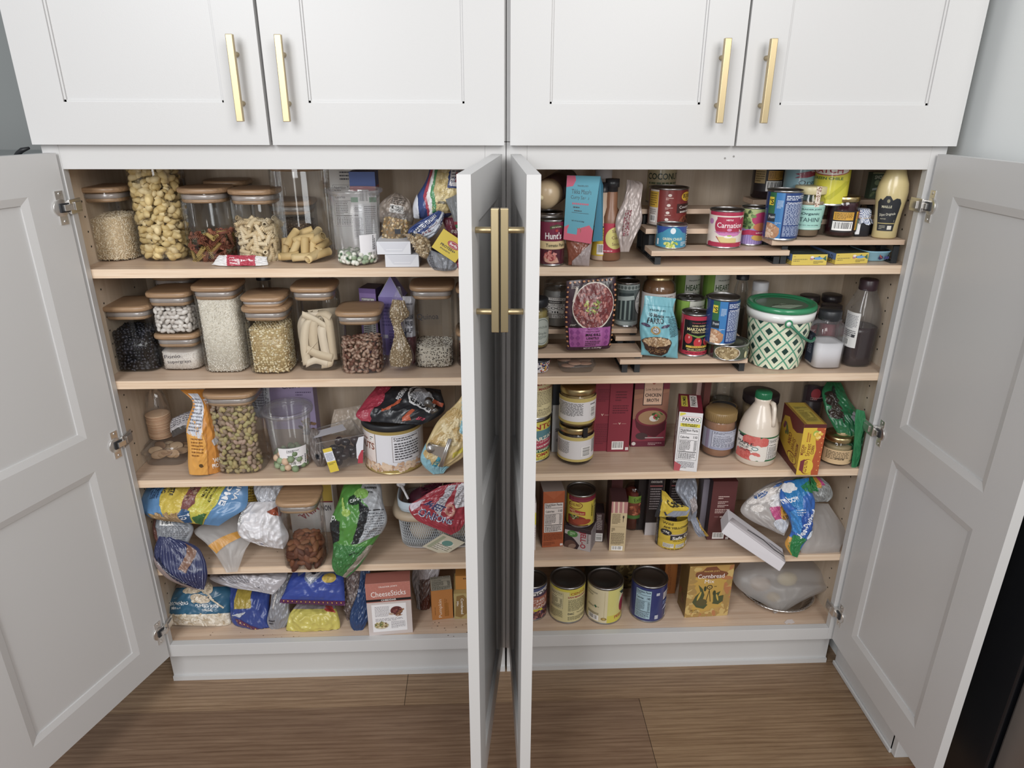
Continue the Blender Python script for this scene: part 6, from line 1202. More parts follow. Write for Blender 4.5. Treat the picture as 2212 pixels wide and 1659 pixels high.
canp('bright yellow green chile can with red and white logo on back riser step', 1760, 1829, 446, 352, TB[2], '#cfc83c', [('e', .32, .74, .34, .12, '#b53642'), ('e', .32, .74, .32, .1, '#efe9e0'), ('t', 'HATCH', .28, .74, .5, .13, '#b53642'), ('t', 'GREEN CHILE', .3, .56, .5, .06, '#3c6a38'), ('r', .86, .0, 1, 1, '#d9d8c8'), ('l', .88, .02, .98, .98, 4, K, True), ('p', [(.3, .1), (.6, .5), (.7, .5), (.4, .1)], '#b9b52e')], h=.105, r=.037)
# tahini
x, y, w_, h = jx(1716, 1774, 515, 417, TB[0], frac=.8)
jar('tahini_jar', 'tahini jar with cream lid and mint green label on the raised riser', 'jar', x, y, TB[0], [(.026, .001), (.029, .004), (.0345, .075), (.0345, .083), (.03, .09), (.03, .098)], 'glass', fill='#a8937a', fillz=(.004, .80), lid=[(.0335, .094), (.0345, .096), (.0345, .108), (.033, .1105), (.02, .111)], lidcol='#cdc193', label=(.018, .072, .0302, .0345, '#9fd0c4'), a0=-80, a1=80,
    deco=[('r', 0, .94, 1, .955, '#e6efe9'), ('r', 0, .05, 1, .065, '#e6efe9'), ('t', "TRADER JOE'S", .42, .82, .5, .07, '#2d4a50'), ('t', 'Organic', .42, .64, .42, .13, '#2d4a50'), ('t', 'TAHINI', .42, .41, .48, .17, '#2d4a50', 0, False), ('t', 'NET WT. 10.6 OZ (300g)', .42, .18, .5, .045, '#3d5a60'), ('e', .85, .5, .06, .09, '#5a7a78'), ('e', .85, .3, .05, .06, '#4d6a6a')])
t = [o for o in COL.objects if o.name.startswith('tahini_jar')][0]
m = MB(); cc = (x, y+.0345, TB[0]); S = cyl_surf(cc, .0352, TB[0]+.068, TB[0]+.1115, -6, 12); U, V = np.meshgrid(np.linspace(0, 1, 6), np.linspace(0, 1, 3)); m.grid(S(U.ravel(), V.ravel(), 0).reshape(3, 6, 3), 0, lin('#ded0bf')); Deco(m, S, .011, .043, 0, lim=(.3, .3), off=.0003).run([('S', .05, .02, .95, .98, 34, .0028, ['#8a5f48'], .7)]); m.build('seal_strip', 'paper', t)
x, y, w_, h = jx(1783, 1849, 515, 440, TB[0], frac=.8)
jar('jam_jar', 'dark cherry jam jar with gold lid and orange back label', 'jar', x, y, TB[0], [(.029, .001), (.0335, .005), (.0345, .02), (.0345, .058), (.033, .066), (.0345, .069), (.0325, .076), (.030, .082)], 'glass', fill='#3a1420', fillmat='shiny', fillz=(.004, .93), lid=[(.0315, .078), (.0325, .079), (.0325, .0875), (.031, .0895)], lidmat='gold', lidcol='#fff', label=(.013, .06, .0345, .0345, '#241c20'), a0=-60, a1=88,
    deco=[('r', .04, .56, .52, .93, '#d6a038'), ('l', .07, .6, .49, .9, 5, '#5d4214'), ('b', .04, .08, .52, .5), ('r', .6, .1, .68, .95, '#d6a038'), ('t', "TRADER JOE'S", .64, .5, .7, .045, '#3d2c12', 90), ('r', .7, .62, .95, .95, '#a8323c'), ('t', 'CO', .82, .78, .16, .2, '#dfe3d0'), ('r', .7, .1, .95, .58, '#5a9a7a'), ('t', 'D', .83, .34, .14, .3, '#c9553c')])
# little gingham jar
x, y = foot(1862, 512, TB[0]); t = empty('honey_jar', (x, y+.02, TB[0]), 'tiny dark jar with blue gingham cloth cap on the raised riser', 'jar')
m = MB(); m.lathe([(.0001, .0005), (.0165, .0005), (.018, .003), (.018, .034), (.015, .04)], (x, y+.019, TB[0]), 40, 0, lin('#24252b'), ex=6); m.build('jar_body', 'shiny', t)
m = MB(); n = 48; V = []; cw_ = []
for k, (rr, z, wv) in enumerate([(.0001, .0605, 0), (.014, .0605, 0), (.0185, .057, .0), (.0195, .048, .0006), (.0185, .042, .0012), (.022, .036, .003), (.0235, .030, .0045)]):
    for i in range(n):
        a = i/n*6.283; q = rr+wv*math.sin(a*9); xx, yy = q*math.cos(a), q*math.sin(a); V.append((x+xx, y+.019+yy, TB[0]+z+(wv*.6*math.cos(a*7))))
F = [(k*n+i, k*n+(i+1) % n, (k+1)*n+(i+1) % n, (k+1)*n+i) for k in range(6) for i in range(n)]
m.add(V, F, 0, (1, 1, 1), True); m.build('cloth_cap', None or 'cloth', t)
gm_, gt, gb = newmat('gingham_cloth'); ch1 = gt.nodes.new('ShaderNodeTexChecker'); ch1.inputs['Scale'].default_value = 400; ch1.inputs[1].default_value = (*lin('#5f6f93'), 1); ch1.inputs[2].default_value = (*lin('#dfe2ea'), 1)
tc = gt.nodes.new('ShaderNodeTexCoord'); gt.links.new(tc.outputs['Object'], ch1.inputs[0]); gt.links.new(ch1.outputs[0], gb.inputs['Base Color']); gb.inputs['Roughness'].default_value = .9
[o for o in COL.objects if o.name.startswith('cloth_cap')][0].data.materials[0] = gm_
m = MB(); m.tube([(x+.0193*math.cos(a), y+.019+.0193*math.sin(a), TB[0]+.0415) for a in np.linspace(0, 6.283, 33)[:-1]], .0008, 5, 0, lin('#d3bfa0'), closed=True); m.build('cord', 'cloth', t)
m = MB(); m.box(x-.0175, x-.008, y+.0002, y+.001, TB[0]+.006, TB[0]+.03, 0, lin('#dfe0e4')); m.build('side_label', 'paper', t)
# mustard bottle
x, y, w_, h = jx(1880, 1934, 518, 390, TB[0])
jar('mustard_bottle', 'tall squeeze bottle of pale yellow mustard with black arched label', 'bottle', x+.004, y, TB[0], [(.024, .001), (.0265, .004), (.0262, .03), (.028, .055), (.0325, .085), (.0335, .10), (.031, .118), (.023, .138), (.0195, .15), (.019, .154)], 'gloss', '#cdbb85', sy=.8, lid=[(.0185, .152), (.0192, .154), (.0188, .18), (.017, .182)], lidmat='shiny', lidcol='#26292f')
m = MB(); t = [o for o in COL.objects if o.name.startswith('mustard_bottle')][0]
prr = [(0, .0262), (.03, .0262), (.055, .028), (.085, .0325), (.1, .0335), (.118, .031)]
def MS(u, v, off):
    z = .018+.077*np.asarray(v); rr = np.interp(z, [p[0] for p in prr], [p[1] for p in prr])+.0006+off; a = np.radians(-75+95*np.asarray(u))
    return np.stack([x+.004+rr*np.sin(a), y+.0335*.8-rr*.8*np.cos(a)-.0004, TB[0]+z], 1)
Deco(m, MS, .055, .077, 0, lim=(.08, .08), off=.0).run([('p', [(.12, 0), (.9, 0), (1, .55), (1, .78), (.9, .9), (.75, .92), (.62, .86), (.5, .98), (.35, .98), (.22, .86), (.12, .9), (0, .8), (0, .5)], '#25282d'), ('r', .1, .2, .92, .225, '#b3a46a'), ('e', .46, .84, .06, .05, '#8f8b70'), ('t', 'MAILLE', .42, .68, .42, .07, '#c9c4a8'), ('t', 'Dijon Originale', .5, .46, .72, .09, '#e0dcc8', 6, False), ('t', 'MUSTARD', .34, .34, .26, .035, '#a8a490'), ('r', .6, .04, .8, .15, '#d9d6cb'), ('l', .2, .04, .5, .16, 3, '#a8a490'), ('l', .84, .25, .88, .35, 1, '#a8a490', True)])
m.build('label', 'paper', t)
carton('fish_tin_box', 'green smoked fish box leaning at the back beside the mustard', at(1871, 455, 1, .19)[0], .19, TB[2], .048, .02, .06, 0, '#4f5f4a', [('t', 'SMOKED', .48, .82, .7, .14, '#cfd3bc', 0), ('e', .3, .62, .14, .1, '#8fa07a'), ('e', .6, .6, .14, .1, '#8fa07a'), ('p', [(.1, .32), (.9, .42), (.9, .5), (.1, .4)], '#a9b5ae'), ('s', .5, .15, .4, .14, 16, .008, ['#7d8f68', '#6b7d58'], .6), ('r', 0, .97, 1, 1, '#c9c08c')])
carton('card_box', 'thin tan card packet between the mustard bottle and the cabinet side', at(1925, 480, 1, .15)[0], .135, TB[1], .04, .012, .075, 0, '#c3ae83', [('e', .9, .8, .07, .06, '#6b5c3e')])
FISH = [('l', .04, .3, .44, .62, 2, '#8d7f45'), ('l', .04, .76, .2, .84, 1, '#6d6238'), ('e', .74, .62, .13, .13, '#6f9ccc'), ('p', [(.84, .56), (.86, .68), (.9, .66), (.92, .58)], '#6f9ccc'), ('p', [(.88, .62), (.96, .88), (.97, .64), (.99, .4), (.92, .5)], '#3f6b55'), ('p', [(.72, .74), (.78, .86), (.8, .74)], '#3f6b55'), ('e', .56, .6, .05, .12, '#b07a86'), ('e', .57, .74, .05, .1, '#e6dcd6'), ('e', .63, .62, .012, .05, '#1d2a3a'), ('l', .62, .12, .9, .4, 3, '#7d7040')]
for (lb, rb, lab) in (((1709, 573), (1785, 573), 'yellow sardine box with blue fish, left of the two under the riser'), ((1803, 571), (1874, 569), 'yellow sardine box with blue fish, right of the two under the riser')):
    xa, ya, yw, ww = foot2(lb, rb, Z1); carton('sardine_box', lab, xa, ya, Z1, ww, .105, .024, yw+.02, '#d6bd52', FISH, left=[('r', 0, .4, 1, 1, '#5f7db0'), ('t', 'WILD', .75, .6, .3, .4, '#26303c'), ('t', 'CAUGHT', .75, .25, .3, .3, '#26303c')], top=[('r', .0, .04, 1, 1, '#3a4440'), ('l', .2, .2, .8, .8, 3, '#55625c')], cols={'top': '#3a4440'}, group=None)
xa, ya, yw, ww = foot2((1876, 567), (1922, 565), Z1); t = empty('sardine_tin', (xa+ww/2, ya+.045, Z1), 'pale blue oval fish tin beside the two yellow sardine boxes', 'tin')
m = MB(); cx_, cy_ = xa+ww/2-.004, ya+.045; m.lathe([(.0001, .0005), (.026, .0005), (.0285, .003), (.0345, .022), (.036, .0235), (.0355, .025), (.033, .0245)], (cx_, cy_, Z1), 56, 0, lin('#8cc0d6'), ex=3.4, sy=1.3); 
S = lambda u, v, off: np.stack([cx_-.004+.05*(np.asarray(u)-.2), np.full(len(u), cy_-.0315*1.3-.0003)-off-.004*np.asarray(v), Z1+.004+.016*np.asarray(v)], 1)
Deco(m, S, .05, .016, 0, off=.0006).run([('e', .35, .4, .1, .3, '#3a3560', .3), ('e', .62, .4, .13, .22, '#4a4580'), ('p', [(.26, .7), (.3, .85), (.42, .4), (.38, .3)], '#a8554a'), ('r', .5, .1, .51, .9, '#5f8fa8'), ('r', .6, .1, .61, .9, '#5f8fa8'), ('r', .7, .1, .71, .9, '#5f8fa8')]); m.build('tin_body', 'gloss', t)
m = MB(); m.lathe([(.0335, .0240), (.032, .022), (.028, .0215), (.0001, .0215)], (cx_, cy_, Z1), 56, 0, (1, 1, 1), ex=3.4, sy=1.3); m.build('tin_lid', 'tin', t)
for (a, b, lab, col) in ((1448, 1482, 'red and white snack packet under the left riser, nearer the leg', '#b8a8a8'), (1505, 1548, 'red and white snack packet under the left riser, further right', '#c4b6b8')):
    P = at(a, 556, 2, Z1); Q = at(b, 556, 2, Z1); xx = (P[0]+Q[0])/2
    m = MB(); V, F = ICO2; m.add(V*[(Q[0]-P[0])/2, .03, .0085]+[xx, P[1]+.032, Z1+.009], F, 0, np.array([lin('#a03247') if abs(v[0]) < .4 and v[1] < -.2 else lin(col) for v in V]), True); tag(m.build('snack_packet', 'film', loc=(xx, P[1]+.03, Z1)), lab, 'packet')
# ================================================================== right cabinet, shelf two
x, y = foot(1160, 757, TC[0])
jar('artichoke_jar', 'jar of olives and artichokes with black lid and round label, by the centre door', 'jar', at(1157, 740, 1, y+.03)[0], y, TC[0], [(.026, .001), (.0295, .006), (.0295, .082), (.028, .092), (.024, .1), (.024, .106)], 'glass', fill='#9c8c52', fillz=(.004, .85), lid=[(.026, .1), (.0275, .102), (.0275, .117), (.026, .119), (.016, .1195)], lidmat='blackplastic', label=(.012, .078, .0295, .0295, '#8f8c70'), a0=-30, a1=75,
    deco=[('e', .52, .5, .46, .5, '#a9b0a8'), ('e', .52, .5, .42, .45, '#55625f'), ('e', .52, .5, .40, .43, '#a9b0a8'), ('t', 'Artichoke', .54, .66, .5, .1, '#45504c', 0, False), ('t', 'Style', .54, .42, .4, .12, '#45504c', 0, False), ('l', .3, .22, .75, .34, 3, '#5b6661')])
V, F = ICO2; cj = (at(1157, 740, 1, y+.03)[0], y+.0295, TC[0])
jar('coconut_oil_jar', 'coconut oil jar with white and black label behind the artichoke jar', 'jar', at(1204, 700, 1, .145)[0], .104, TC[1], [(.034, .001), (.039, .006), (.039, .075), (.036, .088), (.033, .094)], 'glass', fill='#9a9a98', fillz=(.004, .94), lid=[(.034, .09), (.035, .092), (.035, .106), (.033, .108)], lidmat='glass', lidcol='#888', label=(.025, .076, .039, .039, '#8d8985'), a0=-70, a1=75,
    deco=[('r', .2, .86, .75, .97, '#e9e7e5'), ('t', "TRADER JOE'S", .48, .915, .5, .06, K), ('r', .2, .72, .52, .83, '#26262a'), ('t', 'ORGANIC', .36, .775, .28, .06, '#e6e4e2'), ('r', .2, .6, .6, .69, '#e9e7e5'), ('t', 'VIRGIN', .4, .645, .3, .05, K), ('r', .1, .4, .98, .58, '#e9e7e5'), ('t', 'COCONUT', .56, .49, .8, .12, K), ('r', .1, .24, .58, .39, '#e9e7e5'), ('t', 'OIL', .34, .31, .36, .1, K), ('e', .75, .3, .1, .06, '#2f2f33'), ('l', .3, .02, .9, .2, 3, '#e6e4e2')])
bag('lentil_pouch', 'dark red and violet Madras lentils pouch standing on the riser', [(1223, 607, 1331, 597, .075, .08, .15), (1222, 640, 1329, 635, .07, .075, .9), (1221, 680, 1325, 675, .062, .065, 1), (1221, 715, 1322, 712, .056, .058, 1.1), (1223, 742, 1320, 738, .054, .056, 1.1), (1227, 754, 1314, 750, .05, .052, .8)], .034, '#3f2634',
    [('p', [(.1, .34), (.16, .7), (.2, .9), (.5, .96), (.92, .93), (.97, .7), (.94, .34)], '#2a1f22'), ('e', .55, .62, .42, .335, '#ded3c6'), ('e', .55, .625, .405, .315, '#7d3434'), ('p', [(.13, .7), (.2, .9), (.24, .88), (.16, .68)], '#d9cfc6'), ('s', .55, .62, .36, .28, 150, .0075, ['#8f4443', '#6b2a2c', '#a65a53', '#742f30', '#c07a70'], .7), ('s', .52, .62, .15, .12, 26, .009, ['#6f8a3c', '#a9b84a', '#4f6b30', '#c9bf5a', '#8fa045'], .35), ('l', .1, .87, .24, .91, 2, '#c9c0b6'), ('l', .1, .35, .22, .38, 2, '#c9c0b6'),
     ('r', .07, .04, .93, .325, '#a5569b'), ('r', .36, .04, .76, .325, '#b364a8')]+[('p', [(q+.05, v+.03), (q+.1, v+.07), (q+.05, v+.11), (q, v+.07)], '#8a3f86') for q in (.08, .2, .8) for v in (.02, .11, .19)]+[('t', "TRADER JOE'S", .56, .305, .22, .016, '#3f2436'), ('t', 'INDIAN FARE', .56, .27, .28, .022, '#3f2436', 0, False), ('t', 'MADRAS', .56, .225, .3, .034, '#33202e'), ('t', 'LENTILS', .56, .175, .26, .034, '#33202e'), ('l', .4, .06, .72, .14, 3, '#4f2d47'), ('r', .0, 0, 1, .045, '#3f2634'), ('t', 'NET WT. 10 OZ (284g)', .58, .022, .42, .026, '#ead9dc')]
     +[('e', .04, .06+.07*i, .018, .014, '#c98a5c') for i in range(13)]+[('e', .965, .06+.07*i, .018, .014, '#c98a5c') for i in range(13)]+[('e', .08+.09*i, .965, .02, .014, '#c98a5c') for i in range(10)], seed=92, wr=.0012, ends=(.15, .7), floor=TC[0])
canp('silver and grey garbanzo can with column picture behind the lentil pouch', 1328, 1378, 708, 612, TC[1], '#5f6b6b', [('r', 0, .87, 1, 1, '#a9b3b1'), ('r', 0, 0, 1, .1, '#a9b3b1'), ('r', .25, .14, .6, .8, '#3a4446'), ('r', .3, .14, .34, .62, '#8fa09c'), ('r', .4, .14, .44, .62, '#8fa09c'), ('r', .5, .14, .54, .62, '#8fa09c'), ('p', [(.2, .7), (.6, .74), (.62, .64), (.22, .6)], '#a9b3b1'), ('e', .86, .54, .24, .32, '#26282c'), ('e', .86, .54, .22, .3, '#c9c9c8'), ('t', 'Garbanzo', .82, .62, .3, .13, '#26282c', 0, False), ('t', 'Beans', .84, .45, .2, .12, '#26282c', 0, False), ('l', .74, .3, .96, .36, 2, '#4a4c50')]+[('e', .08*i, .93, .03, .04, '#66716f') for i in range(13)])
jar('black_lidded_jar', 'jar with black lid behind the garbanzo can at back of second shelf', 'jar', at(1352, 620, 1, .205)[0], .178, TC[2], [(.026, .001), (.026, .07), (.024, .075)], 'glass', fill='#5a4a40', lid=[(.025, .072), (.025, .09)], lidmat='blackplastic')
jar('pumpkin_butter_jar', 'large brown pumpkin butter jar with white label behind the farro bag', 'jar', at(1416, 690, 1, .155)[0], .108, TD[1]+.0004, [(.036, .001), (.0405, .006), (.0405, .105), (.038, .118), (.03, .127), (.029, .132)], 'glass', fill='#8a6242', fillmat='shiny', fillz=(.004, .985), label=(.028, .1, .0405, .0405, '#d9d1ce'), a0=-85, a1=85, deco=[('t', "TRADER JOE'S", .55, .9, .36, .06, '#5a5254'), ('t', 'PUMPKIN', .54, .77, .56, .12, '#9c8f8c', 0, False), ('t', 'Butter', .54, .6, .4, .1, '#8a7d7a', 0, False)], lid=[(.031, .130), (.031, .142)], lidmat='gold', lidcol='#fff')
bag('farro_bag', 'turquoise 10 minute farro bag printed with a bowl of grain', [(1391, 638, 1462, 645, .065, .075, .12), (1390, 662, 1455, 668, .062, .07, .7), (1384, 695, 1460, 698, .056, .065, 1), (1383, 730, 1466, 732, .052, .06, 1), (1384, 766, 1465, 774, .05, .056, .95)], .042, '#74b3c0',
    [('r', 0, .86, 1, .865, '#5d9dac'), ('t', "TRADER JOE'S", .42, .79, .5, .035, '#22424c'), ('t', '10 Minute', .38, .715, .42, .06, '#22323a', -4), ('t', 'FARRO', .36, .63, .44, .09, '#22323a'), ('e', .12, .555, .1, .025, '#4a3f5a', -.3), ('e', .62, .545, .13, .022, '#4a3f5a', .3), ('e', .35, .475, .12, .07, '#b3905a'), ('e', .35, .475, .085, .05, '#26303a'), ('e', .35, .475, .07, .042, '#c9cfd3'), ('t', '10', .35, .475, .09, .045, '#26303a'), ('l', .72, .36, .98, .68, 13, '#2c4c58'), ('t', 'FARRO FACTS', .8, .70, .28, .018, '#2c4c58'),
     ('p', [(.02, .3), (.74, .27), (.66, .1), (.52, .035), (.24, .05), (.1, .14)], '#3d2a22'), ('e', .38, .28, .36, .09, '#3d2a22'), ('e', .38, .283, .335, .078, '#9c7d5c'), ('s', .38, .28, .31, .068, 90, .007, ['#b89874', '#a5835f', '#cbb08c', '#8d6d4d'], .45), ('s', .38, .13, .24, .05, 50, .004, ['#8a6a4a', '#6b4c36'], .5), ('r', .58, .02, .64, .045, '#26303a')], seed=93, wr=.002, ends=(.12, .85), floor=TD[0])
HP = [('r', .12, 0, .3, 1, '#8fb84f'), ('r', .32, .1, .9, 1, '#dcdcd0'), ('t', "TRADER JOE'S", .6, .8, .4, .06, '#3a4436'), ('t', 'HEARTS', .6, .56, .5, .2, '#3f5a3a'), ('t', 'of PALM', .6, .34, .36, .1, '#3f5a3a', 0, False), ('l', .36, .15, .86, .25, 2, '#6d7d5a')]
canp('green and white hearts of palm can on second step, left one', 1456, 1518, 716, 632, TD[1], '#7ba344', HP, a0=-70, a1=100, tab=True, h=.078)
canp('green and white hearts of palm can on second step, behind the blue can', 1521, 1583, 716, 632, TD[1], '#7ba344', HP, a0=-30, a1=140, tab=True, h=.078)
canp('hearts of palm can at back top step, left of the two', 1455, 1509, 660, 596, TD[2], '#7ba344', HP, a0=-78, a1=92, h=.083, r=.0335)
canp('hearts of palm can at back top step, right of the two', 1516, 1572, 660, 596, TD[2], '#7ba344', HP, a0=-78, a1=92, h=.083, r=.0335)
canp('black and red marzanino tomato can on front step beside the farro bag', 1468, 1528, 772, 681, TD[0], '#b83248', [('r', .1, .1, .92, .9, '#1c1c20'), ('r', .1, .1, .11, .9, '#d9a08a'), ('t', "TRADER JOE'S", .5, .83, .36, .03, '#c04a58'), ('t', 'SUPER SWEET', .5, .76, .34, .04, '#d9c98f'), ('t', 'MARZANINO', .5, .67, .58, .08, '#e0d29a'), ('t', 'TOMATOES', .5, .595, .36, .035, '#d9c98f'), ('e', .26, .42, .1, .13, '#c4383f'), ('e', .5, .33, .1, .13, '#c4383f'), ('e', .74, .36, .095, .12, '#c4383f'), ('e', .28, .46, .02, .03, '#e9a9a4'), ('e', .53, .38, .02, .03, '#e9a9a4'), ('e', .77, .41, .02, .03, '#e9a9a4'), ('p', [(.2, .56), (.5, .5), (.8, .54), (.86, .52), (.5, .45), (.26, .53)], '#7d9a4a'), ('r', .22, .19, .78, .245, '#d9b94a'), ('t', 'WHOLE', .5, .217, .3, .035, '#8a3230'), ('t', 'PEELED TOMATOES', .5, .15, .5, .03, '#d9c98f'), ('t', 'IN TOMATO JUICE', .5, .11, .46, .025, '#d9c98f'), ('t', 'NET WT. 14.1 OZ (400g)', .5, .05, .56, .03, '#3a1820')], a0=-82, a1=82, tab=True, r=.0335)
x, y, w_, h = jx(1523, 1616, 781, 745, TD[0], frac=.5)
can('flat wide pigeon peas can with green label under the blue beans can', x, y, TD[0]+.0003, .0465, .0365, '#4a5442', [('e', .34, .5, .24, .5, '#c9bfb0'), ('e', .34, .5, .22, .46, '#6b5438'), ('s', .34, .5, .2, .4, 110, .0065, ['#b09a72', '#c7b48c', '#8f7a55', '#9c8660'], .9), ('r', 0, 0, .08, 1, '#3a2226'), ('e', .72, .34, .04, .25, '#d9d0a0'), ('t', 'PEAS', .88, .45, .16, .3, '#dcdccf', 180), ('t', 'CUMIN', .86, .75, .14, .14, '#a8a03c', 180), ('l', .62, .76, .7, .9, 2, '#9aa08c')], a0=-75, a1=85)
can('blue beans can with nutrition panel stacked on the wide pigeon peas can', at(1566, 737, 1, y)[0], y+.002, TD[0]+.0375, .0365, .108, '#24407c', BL_, a0=-55, a1=100)
# green bucket
x, y, w_, h = jx(1613, 1728, 801, 690, Z2, frac=.3)
r0 = .0585; r1 = .077; h = .150; x = at(1671, 770, 1, y+.06)[0]
t = empty('bucket', (x, y+r1, Z2), 'white bucket with green diamond pattern, green lid and handle, second shelf', 'bucket')
yc = y+r0; cc = (x, yc, Z2); r1 = .0745
m = MB(); m.lathe([(.0001, .0005), (r0-.003, .0005), (r0, .004), (r1*.985, h*.80), (r1*.985+.0035, h*.80), (r1+.0045, h*.93), (r1, h*.93), (r1-.001, h)], cc, 64, 0, lin('#e6e7e4')); 
S = cyl_surf(cc, r0, Z2+.003, Z2+h*.80, -110, 110, r1*.985); G = []
nU, nV = 6.2, 2.5
ccol = '#dfe3c8'
D = Deco(m, S, r1*math.radians(220)*.93, h*.8, 0, lim=(.03, .2), off=.0006)
D.run([('r', 0, 0, 1, 1, '#5aa383')])
for i in range(-1, 10):
    for j in range(-1, 11):
        u = (i+.5*(j % 2))/nU; v = j/(nV*2)
        for k_, col in ((.41, ccol), (.19, '#22433c')):
            a, b = k_/nU*1.08, k_/nV*1.08
            P = [(u, v-b), (u+a, v), (u, v+b), (u-a, v)]
            P = [(min(max(p, 0), 1), min(max(q, 0), 1)) for p, q in P]
            if abs(P[0][1]-P[2][1]) > .01 and abs(P[1][0]-P[3][0]) > .005:
                if 0 <= u <= 1 or True: D.run([('p', P, col)]) if (u-a > -.02 and u+a < 1.02 and v > -.1 and v < 1.1) else None
    D.off = .0008
m.build('bucket_body', 'gloss', t)
m = MB(); m.lathe([(r1+.0015, h-.009), (r1+.0045, h-.008), (r1+.0055, h-.002), (r1+.003, h+.004), (r1-.001, h+.0045), (r1-.005, h+.001), (r1-.012, h-.001), (r1-.013, h+.001), (r1-.016, h-.0015)], cc, 64, 0, lin('#2f8a5c'))
m.lathe([(r1-.016, h-.0015), (.0001, h-.0015)], cc, 64, 0, lin('#56705c'))
m.hexa([(x-.036, yc-.03, Z2+h-.001), (x+.002, yc-.045, Z2+h-.001), (x+.04, yc-.022, Z2+h-.001), (x-.002, yc-.004, Z2+h-.001), (x-.036, yc-.03, Z2+h-.0005), (x+.002, yc-.045, Z2+h-.0005), (x+.04, yc-.022, Z2+h-.0005), (x-.002, yc-.004, Z2+h-.0005)], 0, lin('#9db09a'))
SL = plane_surf((x-.034, yc-.036, Z2+h), (.07, .008, 0), (-.004, .03, 0)); Deco(m, SL, .07, .02, 0, off=.0004).run([('t', 'Nocciolata', .5, .5, .8, .34, '#3a4f3e', 180)])
m.build('lid', 'gloss', t)
m = MB(); a0 = math.radians(-14); px, py = x+(r1+.005)*math.sin(a0+.08), yc-(r1+.005)*math.cos(a0+.08); pz = Z2+h*.80+.002
m.tube([(px, py-.0045, pz), (px, py+.003, pz)], .0055, 20, 0, lin('#e6e7e4')); m.tube([(px+.0075*math.cos(a), py-.003, pz+.0075*math.sin(a)) for a in np.linspace(0, 6.283, 21)[:-1]], .0021, 8, 0, lin('#2f8a5c'), closed=True)
P = []
for q in np.linspace(0, 1, 14):
    a = a0+.08+.06+q*1.15; P.append((x+(r1+.009)*math.sin(a), yc-(r1+.009)*math.cos(a), pz-.003-.046*math.sin(q*1.9)))
m.tube(P, .0034, 8, 0, lin('#3a7d62')); m.build('handle', 'plastic', t)
jar('white_capped_bottle', 'bottle with white cap behind the green diamond bucket', 'bottle', at(1640, 640, 1, .215)[0], .195, Z2, [(.019, .001), (.02, .15), (.017, .155)], 'plastic', '#c9c4bf', lid=[(.0185, .152), (.0195, .154), (.0195, .172), (.018, .174)], lidcol='#dcdbe0')
jar('spice_bottle', 'slim glass bottle with black cap between palm cans and bucket', 'bottle', at(1600, 640, 1, .2)[0], .185, Z2, [(.016, .001), (.017, .16), (.013, .175), (.013, .185)], 'glass', fill='#7d7468', fillz=(.004, .6), lid=[(.0155, .183), (.0155, .21)], lidcol='#25262b')
for i, (px_, yy, lab, col) in enumerate(((1760, .215, 'jar with black lid behind the bucket, back row left', '#2a2326'), (1808, .22, 'jar with black lid at the back between bucket and syrup bottle', '#2a2326'), (1763, .145, 'red labelled jar with dull pink lid beside the bucket', '#7d6660'), (1812, .15, 'jar with black lid just behind the salt container', '#2b2528'))):
    hh = .132 if i < 2 else .124
    jar('sauce_jar', lab, 'jar', at(px_, 640, 1, yy)[0], yy, Z2, [(.023, .001), (.0245, .004), (.0245, hh-.03), (.022, hh-.022), (.021, hh-.014)], 'glass', fill='#4a1f22', lid=[(.0235, hh-.018), (.0245, hh-.016), (.0245, hh-.001), (.022, hh)], lidcol=col, label=(.02, hh-.045, .0245, .0245, '#8c2633'), a0=-85, a1=85,
        deco=[('t', 'Spicy', .45, .78, .5, .14, '#e3d6d2', 0, True), ('e', .5, .42, .3, .16, '#c9a050'), ('e', .5, .42, .27, .13, '#8c2633'), ('t', 'Curry', .5, .42, .34, .12, '#d9b060', 0, False)] if i == 2 else [])
x, y = foot(1789, 799, Z2)
t = jar('salt_shaker', 'square clear plastic salt container with black cap, two thirds full', 'jar', x, y, Z2, [(.032, .001), (.0355, .004), (.0365, .085), (.0355, .098), (.028, .109), (.0235, .113), (.0235, .12)], 'pet', fill='#e3e1e4', fillmat='food', fillz=(.004, .52), lid=[(.0245, .115), (.026, .117), (.026, .137), (.0245, .139)], lidmat='blackplastic', ex=5, label=(.012, .085, .0365, .0365, '#2c3447'), a0=-112, a1=-62, deco=[('l', .2, .3, .8, .9, 4, '#8d93a8', True)], labmat='paper')
x, y = foot(1858, 796, Z2)
jar('syrup_bottle', 'tall clear syrup bottle half full of dark syrup, at cabinet side', 'bottle', x+.002, y, Z2, [(.030, .001), (.034, .005), (.034, .03), (.036, .085), (.0375, .115), (.0365, .135), (.026, .165), (.019, .182), (.0185, .188)], 'pet', fill='#2c171a', fillmat='shiny', fillz=(.004, .515), lid=[(.0195, .184), (.0205, .186), (.0205, .207), (.019, .209)], lidcol='#3a2a30', ex=3.0, label=(.05, .135, .0365, .0375, '#d9d8d6'), a0=-92, a1=-34,
    deco=[('l', .08, .55, .9, .93, 9, '#8a8a90'), ('l', .08, .3, .9, .5, 4, '#5a5a60'), ('b', .1, .03, .6, .24), ('r', .7, .3, .88, .38, '#3a3a40')])
m = MB(); x_, y_ = foot(1176, 809, Z2); x_ = at(1162, 800, 1, y_+.02)[0]
